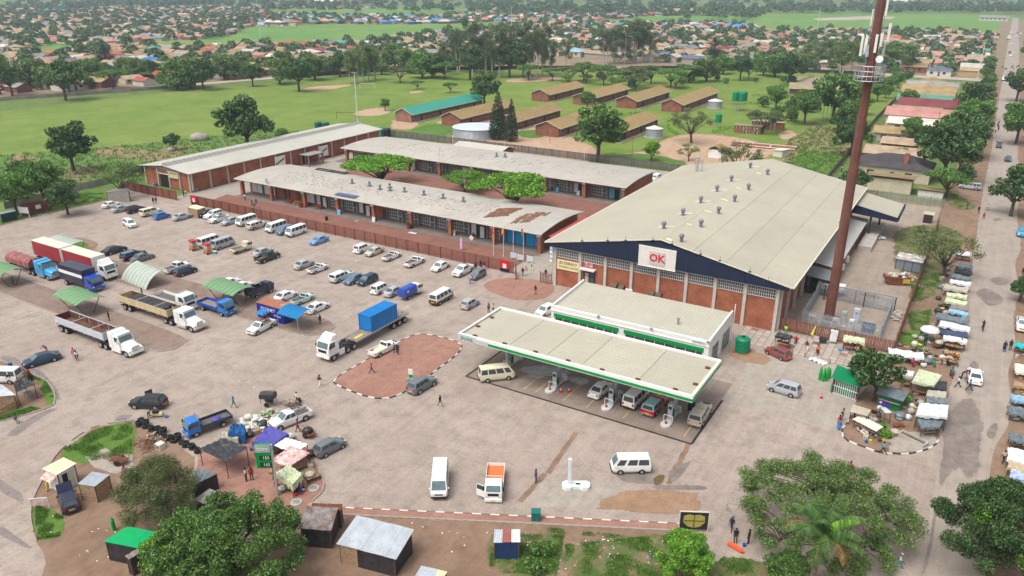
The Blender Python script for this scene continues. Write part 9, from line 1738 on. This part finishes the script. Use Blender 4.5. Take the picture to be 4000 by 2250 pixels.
def stall(lbl,p,w,d,h,cover,rz=0.,seed=1,table=.75,post=wood_d,amp=.1,skirt=.35,goods=None,slope=.15,grp=None,roof=True):
 T=thg('market_stall',lbl,'stall',(p[0],p[1],0),rz+R(Rnd(seed).uniform(-9,9)),grp);r=Rnd(seed)
 if roof:
  n,k=9,6;q=MB()
  for i in rng(n+1):
   for j in rng(k+1):s,t=i/n-.5,j/k-.5;q.v.append((w*s*1.05+r.u(-.04,.04),d*t*1.1+r.u(-.04,.04),h+slope*t+r.u(-amp,amp)-.12*(1-4*s*s)*(1-4*t*t)))
  for i in rng(n):
   for j in rng(k):a=i*(k+1)+j;q.f.append((a,a+k+1,a+k+2,a+1));q.m.append(0)
  if skirt:
   edge=[(i,0)for i in rng(n+1)]+[(n,j)for j in rng(1,k+1)]+[(i,k)for i in rng(n-1,-1,-1)]+[(0,j)for j in rng(k-1,0,-1)];b=len(q.v)
   for(i,j)in edge:x,y,z=q.v[i*(k+1)+j];q.v.append((x*1.03,y*1.03,z-skirt*r.u(.4,1.2)))
   for e in rng(len(edge)):e2=(e+1)%len(edge);q.f.append((edge[e][0]*(k+1)+edge[e][1],b+e,b+e2,edge[e2][0]*(k+1)+edge[e2][1]));q.m.append(0)
  o=sub(T,'cover',q,cover);o.modifiers.new('t','SOLIDIFY').thickness=.02
  for x in(-w*.46,w*.46):
   for y in(-d*.45,d*.45):sub(T,'post',cym((x,y,0),(x,y,h+slope*y/d-.02),.045,.04,5),post)
 else:
  for x in(-w*.44,w*.44):
   for y in(-d*.42,d*.42):sub(T,'leg',cym((x,y,0),(x,y,table),.04,.04,5),post)
 sub(T,'counter',bxm(-w*.45,w*.45,-d*.42,d*.42,table,table+.05),wood)
 if goods:
  for gi,m in enu(goods):
   q=MB()
   for _ in rng(14):x,y=r.u(-w*.4,w*.4),r.u(-d*.36,d*.36);s=r.u(.07,.15);q.sphere((x,y,table+.05+s*.8),s,6,4)
   o=q.obj('produce',m,T);o['kind']='stuff'
 return T
tom=sm(190,50,34);leafy=sm(60,120,40);oni=sm(176,110,100);ban=sm(206,180,70);clo=sm(40,46,90)
stall('black-roofed vendor cart with blue trays by the red people carrier',y4(140,600),2.,1.1,1.9,plb,seed=1,goods=[clo,tom]);T=stall('pale green draped fruit stall against the red palisade',y4(835,640),2.7,1.3,2.,plp,seed=2,goods=[tom,ban,clo],skirt=.5)
T=thg('umbrella','black umbrella opened on its side by the red palisade','umbrella',y4(540,560));q=MB();q.sphere((0,0,.6),.65,12,6,sz=.45);sub(T,'canopy',q,black,smo=True);sub(T,'shaft',cym((0,0,0),(0,0,.9),.02,.02,5),steel)
T=thg('umbrella','furled lime umbrella leaning on the red palisade','umbrella',y4(430,520));sub(T,'canopy',cym((0,0,.7),(.35,.2,2.4),.22,.04,10),sm(190,204,90));sub(T,'shaft',cym((-.2,-.1,0),(0,0,.7),.025,.025,5),ofw)
T=thg('umbrella','ragged white umbrella shading a vendor on the verge','umbrella',y4(1585,545));q=MB();q.sphere((0,0,1.9),1.35,14,6,sz=.42);sub(T,'canopy',q,plw);sub(T,'shaft',cym((0,0,0),(0,0,2.3),.03,.03,5),steel)
tarp_obj('white plastic sheet hung over the red palisade',y4(650,545),0,1.,1.9,1.2,plw,.1,seed=31,nx=6,ny=8).rotation_euler=(R(80),0,0)
o_=[o for o in COL.objects if o.get('label')=='white plastic sheet hung over the red palisade'][0];o_.location.z=1.;o_.location.y+=.4
tarp_obj('white plastic sheet crumpled on the paving edge',y4(500,745),R(-20),2.4,1.1,.18,plw,.16,seed=32)
T=thg('signboard','white hand-lettered board among the pavement vendors','signboard',y4(468,580));sub(T,'board',bxm(-.4,.4,-.03,.03,.6,1.5),mt((.6,.58,.6),alt=(.4,.15,.25),scale=3));sub(T,'leg',bxm(-.35,-.3,-.03,.03,0,.6).box(.3,.35,-.03,.03,0,.6),wood_d)
for k,(a,b)in enu(((240,665),(363,700),(612,770),(950,690))):T=thg('bollard','short concrete bollard %s along the slab footway edge'%('leftmost','second','third','rightmost')[k],'bollard',y4(a,b));sub(T,'post',cym((0,0,0),(0,0,.75),.1,.09,8),concrete_d);sub(T,'cap',MB().sphere((0,0,.75),.09,8,4),concrete_d)
RS=[(3764,987,2.6,1.5,plw,'white sheeted stall under the thorn tree'),(3767,1036,2.6,1.5,plg,'grey sheeted stall below the thorn tree'),(3764,1059,2.6,1.3,plb,'black and white sheeted stall second below the thorn tree'),(3754,1081,2.6,1.3,plg,'crumpled grey stall sheet above a white one'),(3752,1102,3.,1.3,plw,'white stall sheet above the brown goods stall'),(3735,1125,3.4,1.6,sack,'stall heaped with brown and white goods'),(3738,1152,2.8,1.2,plp,'narrow pale stall sheet'),(3735,1177,2.9,1.4,plp,'pale green stall sheet with a brown box on top'),(3748,1200,2.4,1.2,mt((.22,.19,.18),var=.2),'grey-brown stall sheet'),(3744,1218,2.6,1.,pl_lblue,'light blue stall sheet'),(3721,1243,4.2,1.7,plg,'wide grey-teal stall roof halfway down the row'),(3730,1273,3.9,1.6,plw,'wide white stall roof below the grey-teal one'),(3726,1302,3.3,1.3,sm(60,72,96,var=.3),'navy stall sheet below the wide white roof'),(3732,1323,2.9,1.1,plw,'white stall sheet above the produce tables')]
for k,(x,y,w,d,m,lab)in enu(RS):stall(lab+' on the near roadside',at(x,y,1.6),w,d,1.6,m,seed=40+k,goods=[leafy],grp='roadside stalls',skirt=.4)
for k,(x,y,w,d,lab,g)in enu([(3727,1350,2.4,1.2,'open produce table by the vendor in green',[leafy,tom]),(3718,1380,2.2,1.2,'open wooden table with onions',[oni,ban]),(3712,1407,2.2,1.2,'open table with white cloth and tomatoes',[tom,leafy]),(3606,1372,1.8,1.2,'green-topped table beside the long white stall',[leafy,clo]),(3590,1410,1.8,1.,'low table of blue cloths behind the market tree',[clo,oni])]):stall(lab,at(x,y,.7),w,d,1,wood,seed=60+k,goods=g,roof=False,table=.7)
stall('long white stall spread with tools and a tyre at the fence corner',at(3541,1380,1.4),4.2,1.6,1.4,plw,seed=70,goods=[clo,tom,oni],rz=R(4));o=inst('used_tyre',tym,None,(*at(3570,1370,1.5),1.5));tag(o,'single tyre lying on the long white stall','tyre')
for k,q in enu([('big pale green plastic roof over the market corner',[(3590,1442),(3680,1465),(3650,1505),(3562,1490)],plp,2.2),('white plastic roof behind the market tree',[(3530,1445),(3572,1450),(3566,1470),(3528,1465)],plw,2.),('black sheet roof beside the road vendors',[(3640,1488),(3700,1490),(3698,1525),(3625,1510)],plb,2.),('stall roof weighed down with brown sacks',[(3625,1522),(3698,1530),(3695,1555),(3618,1545)],sack,1.9),('grey-blue sheet roof with two boards on top',[(3622,1548),(3705,1556),(3702,1580),(3618,1572)],plg,1.9),('broad white plastic roof at the market road side',[(3592,1572),(3705,1582),(3700,1630),(3578,1620)],plw,2.),('grey sheet front of the white-roofed stall',[(3580,1625),(3690,1632),(3672,1668),(3600,1672)],plg,1.5)]):tquad(q[0],q[1],[q[3]]*4,q[2],80+k,.07,skirt=.35,base=wood,name='market_stall')
shack('slatted pale zinc market roof by the painted kerb',[(3332,1580),(3402,1600),(3390,1625),(3320,1608)],[1.9,1.9,1.8,1.8],[None]*4,mt((.48,.43,.35),var=.15),name='market_stall',cat='stall',nrib=12);shack('tilted zinc sheet roof of the food stall under the tree',[(3437,1588),(3462,1592),(3484,1612),(3458,1614)],[1.8,1.8,1.6,1.6],[None]*4,zinc,name='market_stall',cat='stall',nrib=8)
T=stall('pale wooden counter over heaped potato sacks at the kerb',at(3390,1655,1.2),3.,1.3,1.3,ofw,seed=90,goods=[oni],rz=R(-22),amp=.01,skirt=0);rub('white stones and sacks heaped under the pale counter',at(3388,1690),1.3,.7,.7,50,name='bundle_heap',seed=24,ms=[ofw,sack,conc],size=.2)
KK=thg('money_kiosk','green and purple mobile money kiosk beneath the market tree','kiosk',at(3475,1590),R(-8));sub(KK,'body',bxm(-1.3,1.3,-.8,.8,0,1.9),sm(20,110,70));sub(KK,'roof',MB().slab([(-1.6,-1.2,1.95),(1.6,-1.2,1.95),(1.6,1.,2.3),(-1.6,1.,2.3)],.07),plg);pn=sub(KK,'banner',bxm(-1.2,.2,-.86,-.82,.4,1.1),sm(84,60,170));sub(pn,'motif',cym((-.95,-.87,.75),(-.95,-.861,.75),.17,.17,12),white);sub(KK,'counter',bxm(-1.2,1.2,-1.1,-.81,1.15,1.2),wood)
RR=[(3993,1348,1.6,1.2,sm(40,170,176),'teal covered stall'),(3993,1440,1.6,2.2,ofw,'stall of white goods at the right edge'),(3990,1503,1.6,1.,wood,'bare wooden table at the right edge'),(3985,1556,1.8,1.2,pl_lblue,'stall with blue bags at the right edge'),(3982,1605,2.2,1.6,plg,'grey-blue tarpaulin stall at the right edge'),(3985,1713,2.,1.4,plg,'propped grey sheet stall at the right edge'),(3981,1766,2.,1.,white,'white counter at the right edge'),(3981,1793,2.,1.,white,'second white counter at the right edge'),(3983,1826,2.,1.2,sm(180,160,130),'beige counter at the right edge'),(3989,1857,1.8,1.2,mt((.5,.55,.6),alt=(.1,.2,.5),scale=3),'stall of blue and white magazines')]
for k,(x,y,w,d,m,lab)in enu(RR):stall(lab+' across the road',at(x,y,1.2),w,d,1.2,m,seed=100+k,goods=[leafy],table=.6)
T=tquad('black plastic awning at the left edge car wash',[Y1p(230,890),Y1p(345,965),Y1p(160,1055),Y1p(130,955)],[2.2,2.1,2.,2.1],plb,33,.1,sag=.2);shack('timber hut with pale zinc roof cut by the left edge',[Y1p(-120,960),Y1p(20,970),Y1p(155,1075),Y1p(-120,1100)],[2.3,2.3,2.,2.],[wood]*4,zinc,nrib=14,planks=True)
T=thg('table','grey steel table under the black awning at the left','table',y1(300,1110));sub(T,'top',bxm(-.7,.7,-.4,.4,.8,.85),grey)
for x in(-.6,.6):
 for y in(-.35,.35):sub(T,'leg',cym((x,y,0),(x,y,.8),.03,.03,5),steel)
pfence('short picket fence before the left edge hut',y1(0,1300),y1(180,1200),1.1,.09,.08,wood,wood_d,name='picket_fence')
T=thg('generator','red generator beside the dark blue sedan','generator',y1(200,845));sub(T,'body',bbm(-.4,.4,-.3,.3,.1,.7,.04),red_p);sub(T,'frame',tbm([(-.45,-.35,0),(-.45,-.35,.75),(.45,-.35,.75),(.45,-.35,0)],.03),black)
for k,(x,y,lab)in enu(((340,600,'red picnic table left of the green shopfronts'),(420,615,'tan picnic table behind the pier planter'),(640,660,'red picnic table before the sports bar'),(505,625,'picnic table hidden behind a brick pier'))):
 T=thg('picnic_table',lab,'picnic table',z6(x,y),R(3*k));pm_=sm(150,58,36,var=.2)if k!=1 else sm(180,110,60,var=.2);sub(T,'top',bxm(-.9,.9,-.38,.38,.72,.78),pm_)
 for s in(-1,1):sub(T,'bench',bxm(-.9,.9,s*.7-.14,s*.7+.14,.42,.47),pm_)
 for x_ in(-.65,.65):sub(T,'leg',bxm(x_-.05,x_+.05,-.8,.8,.3,.4).box(x_-.05,x_+.05,-.06,.06,0,.72),pm_)
for k,(x,y,lab)in enu(((452,645,'terracotta planter with dry plant by a brick pier'),(1535,860,'terracotta planter beside the right-hand piers'))):
 T=thg('planter',lab,'planter',z6(x,y));sub(T,'pot',cym((0,0,0),(0,0,.9),.42,.5,14),sm(150,62,44));rs_=np.random.RandomState(k);C=np.stack([rs_.normal(0,.25,240),rs_.normal(0,.25,240),.9+rs_.random(240)*.5],1);inst('plant',qmesh('plant',lquad(C,np.tile([[0,0,1.]],(240,1)),.12,rs_),LF_['olive']if k==0 else LF_['mid']),T)
for k,(p,lab)in enu(((z6(838,715),'pale blue sandwich board leaning on a pier'),(z6(1187,790),'white sandwich board by a brick pier'),(z6(1990,925),'white lattice panel leaning by the open shop'),(z7(455,485),'blue sandwich board before the rear shops'),(z6(1565,275),'white poster stand under the left courtyard acacia'),(z7(667,520),'white sandwich board before the rear shops'))):
 T=thg('sandwich_board',lab,'sign',p,R(10));m=sm(90,170,210)if 'blue' in lab else ofw;q=MB();q.add([(-.4,-.25,0),(.4,-.25,0),(.4,0,1.15),(-.4,0,1.15),(-.4,-.2,0),(.4,-.2,0),(.4,.04,1.15),(-.4,.04,1.15)],BXF);sub(T,'board',q,m);sub(T,'stay',cym((0,.35,0),(0,.03,1.1),.02,.02,4),wood)
T=thg('litter_bin','black litter bin on the red paving behind the fence','bin',z6(712,775));sub(T,'body',cym((0,0,0),(0,0,.9),.3,.36,12),black);sub(T,'rim',cym((0,0,.9),(0,0,.95),.38,.38,12),dst)
for k,(p,lab)in enu(((z6(1010,782),'round manhole cover on the red paving'),(z6(1425,365),'round concrete manhole in the courtyard'),(y6(572,580),'round concrete manhole by the slatted cart'),(y6(400,720),'round manhole behind the sooty shack'))):T=thg('manhole',lab,'manhole',p);q=MB();q.cyl((0,0,0),(0,0,.1 if k else.05),.62 if k else.5,.6 if k else.5,18);sub(T,'ring',q,conc);sub(T,'lid',cym((0,0,.1 if k else.05),(0,0,.12 if k else.07),.4,.4,14),concrete_d)
for k,(x,y,h,c,lab)in enu(((2390,1125,6.,red_p,'flagpole with a small red flag behind the fence'),(2490,1140,6.2,sm(230,130,40),'flagpole with an orange flag behind the fence'),(2588,1150,6.,None,'bare white flagpole behind the fence'),(2690,1145,6.,sm(30,120,60),'flagpole with a striped national flag near the entrance'))):
 p=z6(x,y);T=thg('flagpole',lab,'flagpole',p);sub(T,'pole',cym((0,0,0),(0,0,h),.05,.035,8),white);sub(T,'base',cym((0,0,0),(0,0,.15),.2,.2,10),conc)
 if c is not None:
  ms=[c]if k<3 else[sm(30,120,60),sm(236,200,40),sm(200,30,30),black]
  for i,m in enu(ms):q=crumple(4,6,.12 if len(ms)>1 else.4,1.3,.05,0,i+k);o=sub(T,'flag',q,m);o.rotation_euler=(R(82),0,R(20));o.location=(-.15-.1*i,-.05,h-.95)
T=thg('feather_banner','tall pink feather banner on the red paving','banner',z6(2065,1075));q=MB();q.ext([(-.25,.3),(.25,.3),(.3,1.6),(.2,2.5),(0,2.8),(-.2,2.4),(-.28,1.4)],'y',-.02,.02);sub(T,'sail',q,sm(206,170,206));sub(T,'pole',cym((.3,0,0),(.3,0,2.7),.02,.02,5),steel)
T=thg('signboard','tilted white square notice on a post before the shops','signboard',z6(2170,1035));sub(T,'post',cym((0,0,0),(0,0,1.6),.03,.03,5),dst);o=sub(T,'board',bxm(-.45,.45,-.02,.02,-.45,.45),ofw);o.location=(0,-.04,1.8);o.rotation_euler=(0,R(38),0)
for k,(x,y,lab)in enu(((15,1170,'pale blue notice board behind the banner fence'),(85,1190,'hand-painted white notice board by the entrance'),(180,1205,'white notice board nearest the seated guard'))):T=thg('notice_board',lab,'notice board',z7(x,y));sub(T,'board',bxm(-.7,.7,-.03,.03,.35,1.45),mat('notice %d'%k,(.55,.58,.58),alt=(.4,.45,.5)if k else(.3,.5,.55),scale=3));sub(T,'post',bxm(-.65,-.58,.031,.1,0,1.45).box(.58,.65,.031,.1,0,1.45),white)
tarp_obj('white mattress-like sheet lying on the red paving',z6(1575,905),R(5),1.9,.8,.12,plw,.03,seed=50)
T=thg('tree_planter','low curved brick planter around the left courtyard acacia','planter',z6(1250,285));q=MB();n=22
for i in rng(n):a0,a1=2*pi*i/n,2*pi*(i+1)/n;q.add([(3.4*cos(a0),2.6*sin(a0),0),(3.4*cos(a1),2.6*sin(a1),0),(3.4*cos(a1),2.6*sin(a1),.5),(3.4*cos(a0),2.6*sin(a0),.5),(3.1*cos(a0),2.3*sin(a0),0),(3.1*cos(a1),2.3*sin(a1),0),(3.1*cos(a1),2.3*sin(a1),.5),(3.1*cos(a0),2.3*sin(a0),.5)],[(0,1,2,3),(7,6,5,4),(3,2,6,7)])
sub(T,'wall',q,brick);sub(T,'soil',cym((0,0,0),(0,0,.3),2.2,2.2,20),mt((.12,.07,.05),var=.3))
def bicycle(lbl,p,rz):
 T=thg('bicycle',lbl,'bicycle',p,rz)
 for x in(-.52,.52):
  q=MB();n=16;q.tube([(x+.33*cos(2*pi*i/n),0,.34+.33*sin(2*pi*i/n))for i in rng(n+1)],.022,5);sub(T,'wheel',q,tyre)
 sub(T,'frame',tbm([(-.52,0,.34),(-.15,0,.34),(.38,0,.85),(-.22,0,.8),(-.15,0,.34)],.022,5).tube([(-.52,0,.34),(-.22,0,.8),(-.25,0,.92)],.02,5).tube([(.52,0,.34),(.36,0,.95)],.02,5),dst);sub(T,'handlebar',cym((.34,-.28,1.),(.34,.28,1.),.018,.018,5),steel);sub(T,'saddle',bbm(-.38,-.12,-.07,.07,.9,.96,.02),black)
bicycle('black bicycle ridden along the road past the stalls',y4(2128,440),R(95));bicycle('bicycle ridden up the road by the person in white',z8(2225,480),R(90))
lr=Rnd(55);spots=[]
for poly,n in((ovs((1240,1330),(1700,1345),(1720,1449),(1230,1449)),90),(ovs((120,1280),(330,1340),(420,1449),(130,1449)),24),(pxs((450,1380),(1000,1180),(1400,1150),(1300,1500),(600,1640)),90),(pxs((3550,900),(3720,1000),(3700,1300),(3500,1400)),90),(pxs((1350,1480),(1500,1330),(1800,1330),(1700,1560)),50),(pxs((100,1200),(600,1350),(600,1420),(80,1300)),50),(ovs((700,1300),(1250,1320),(1240,1400),(760,1380)),30),(pxs((300,760),(1000,860),(1900,1080),(1200,1050)),70),(ovs((1300,560),(1500,600),(1360,720),(1200,700)),30)):
 xs_=[p[0]for p in poly];ys_=[p[1]for p in poly];g_=0
 for _ in rng(n*6):
  p=(lr.u(min(xs_),max(xs_)),lr.u(min(ys_),max(ys_)))
  if inpoly(p,poly)and mnoise.noise(Vec((p[0]*.3,p[1]*.3,0)))>.05:spots.append(p);g_+=1
  if g_>=n:break
for m,part in((white,0),(ofw,1),(sm(110,140,180),2)):
 q=MB()
 for i,p in enu(spots):
  if(i%5 in(0,1,2))==(part==0)and(part==0 or(i%5==3)==(part==1)):
   k=len(q.v);s=lr.u(.03,.09);q.box(-s,s,-s*.7,s*.7,0,.03);q.xf(Matrix.Translation((p[0],p[1],.02))@Matrix.Rotation(lr.u(0,6),4,'Z')@Matrix.Rotation(lr.u(-.3,.3),4,'X'),k)
 o=q.obj('litter',m);tag(o,('scraps of white paper strewn over the paving and grass','scraps of cream wrapping strewn over the paving','blue plastic scraps strewn over the paving')[part],None,None,'stuff')
def find(lab):return[o for o in COL.objects if str(o.get('label','')).startswith(lab)][0]
def open_door(root,x,y,z0,z1,L,ang,m):
 P_=MB();P_.box(-L,0,-.03,.03,z0,z0+(z1-z0)*.55).box(-L,-L+.06,-.03,.03,z0+(z1-z0)*.55,z1).box(-L,-.1,-.03,.03,z1-.06,z1).box(-.16,-.1,-.03,.03,z0+(z1-z0)*.55,z1-.06);d_=sub(root,'door',P_,m);d_.location=(x,y,0);d_.rotation_euler=(0,0,ang);sub(d_,'glass',bxm(-L+.06,-.16,-.01,.01,z0+(z1-z0)*.55,z1-.06),ROLE['glass'])
open_door(find('black hatchback with an open door'),.95,-.9,.35,1.55,1.05,R(55),PAINT['black']);open_door(find('silver-gold pickup'),1.,.92,.4,1.6,1.,R(-58),PAINT['black']);open_door(find('white dropside truck with orange'),2.35,-.95,.5,1.9,.95,R(62),PAINT['white']);r_=find('dark navy hatchback with its bonnet');b_=sub(r_,'bonnet',bbm(0,1.05,-.72,.72,-.02,.04,.02),PAINT['navy']);b_.location=(1.,0,.98);b_.rotation_euler=(0,R(-62),0)
r_=find('bright blue dropside truck');sub(r_,'load',MB().sphere((-1.,.1,.95),.6,10,6,sz=.5),pl_blue,smo=True);r_=find('white pickup carrying a ladder');q=MB();
for s in(-.2,.2):q.cyl((-3.4,s-.3,1.15),(.3,s-.1,1.95),.03,.03,5)
for i in rng(9):t=i/8;q.cyl((-3.4+3.7*t,-.5+.2*t,1.15+.8*t),(-3.4+3.7*t,-.1+.2*t,1.15+.8*t),.02,.02,4)
sub(r_,'ladder',q,steel)
def clutter(poly,n,seed,where):
 r=Rnd(seed);xs_=[p[0]for p in poly];ys_=[p[1]for p in poly];KD=[('sack','full woven sack',MB().sphere((0,0,.3),.36,8,5,sz=.9),[sack,plw,ofw]),('crate','plastic crate',bbm(-.3,.3,-.22,.22,0,.32,.03),[rust,wood,grey,black,tgr]),('basin','plastic basin',cym((0,0,0),(0,0,.22),.2,.32,12),[grey,clo,ban,black]),('carton','cardboard carton',bbm(-.35,.35,-.25,.25,0,.4,.02),[sack,wood]),('bundle','wrapped bundle',MB().sphere((0,0,.35),.55,8,5,sz=.6),[plb,plg,sack]),('stool','low wooden stool',bxm(-.2,.2,-.2,.2,.3,.36).box(-.17,-.12,-.17,-.12,0,.3).box(.12,.17,-.17,-.12,0,.3).box(-.17,-.12,.12,.17,0,.3).box(.12,.17,.12,.17,0,.3),[wood_d])]
 ms={k[0]:k[2].mesh(k[0],[white])for k in KD};g=0
 for _ in rng(n*20):
  p=(r.u(min(xs_),max(xs_)),r.u(min(ys_),max(ys_)))
  if inpoly(p,poly):
   k=r.choice(KD);m=r.choice(k[3]);o=inst(k[0],ms[k[0]],None,(*p,.03),r.u(0,6),[m],r.u(.8,1.3));lab='%s of goods on the %s'%(k[1],where);tag(o,lab,k[0],lab);g+=1
  if g>=n:return
clutter(pxs((3500,1330),(3600,1310),(3720,1360),(3720,1440),(3560,1440)),46,1,'market soil below the stalls');clutter(pxs((3690,980),(3720,980),(3690,1330),(3640,1330)),30,2,'verge behind the roadside stalls');clutter(pxs((3330,1620),(3480,1560),(3560,1600),(3480,1740),(3380,1720)),34,3,'market island corner');clutter(pxs((3560,1480),(3600,1500),(3600,1650),(3540,1640)),16,4,'path through the market island');clutter(pxs((3965,1350),(4000,1350),(4000,1850),(3960,1850)),18,5,'far verge beside the right stalls');clutter(ovs((600,1070),(700,1060),(780,1130),(800,1230),(700,1250),(640,1160)),40,6,'vendors corner round the price sign')
# == air, and tidying of origins
HZ=bxm(-4300,4300,-1300,6300,-1.4,63).obj('haze',[])
hm=bpy.data.materials.new('haze air');hm.use_nodes=True;hn=hm.node_tree;hn.nodes.clear();ho=hn.nodes.new('ShaderNodeOutputMaterial');pv=hn.nodes.new('ShaderNodeVolumePrincipled')
set_in(pv,'Density',.00017);set_in(pv,'Color',(.72,.85,1.,1));set_in(pv,'Anisotropy',0.);hn.links.new(pv.outputs[0],ho.inputs['Volume']);HZ.data.materials.append(hm)
tag(HZ,'pale haze in the distant air',None,None,'stuff')
for o in list(COL.objects):
 if o.parent is None and o.type=='EMPTY' and o.location.length<1e-6 and o.children:
  ps=[c.location+Vec(c.bound_box[0]).lerp(Vec(c.bound_box[6]),.5)for c in o.children if c.type=='MESH']
  if not ps:continue
  cx=sum(p.x for p in ps)/len(ps);cy_=sum(p.y for p in ps)/len(ps)
  if abs(cx)+abs(cy_)<1:continue
  o.location=(cx,cy_,0)
  for c in o.children:c.location=(c.location.x-cx,c.location.y-cy_,c.location.z)
for o in COL.objects:
 if '_c' in o:del o['_c']
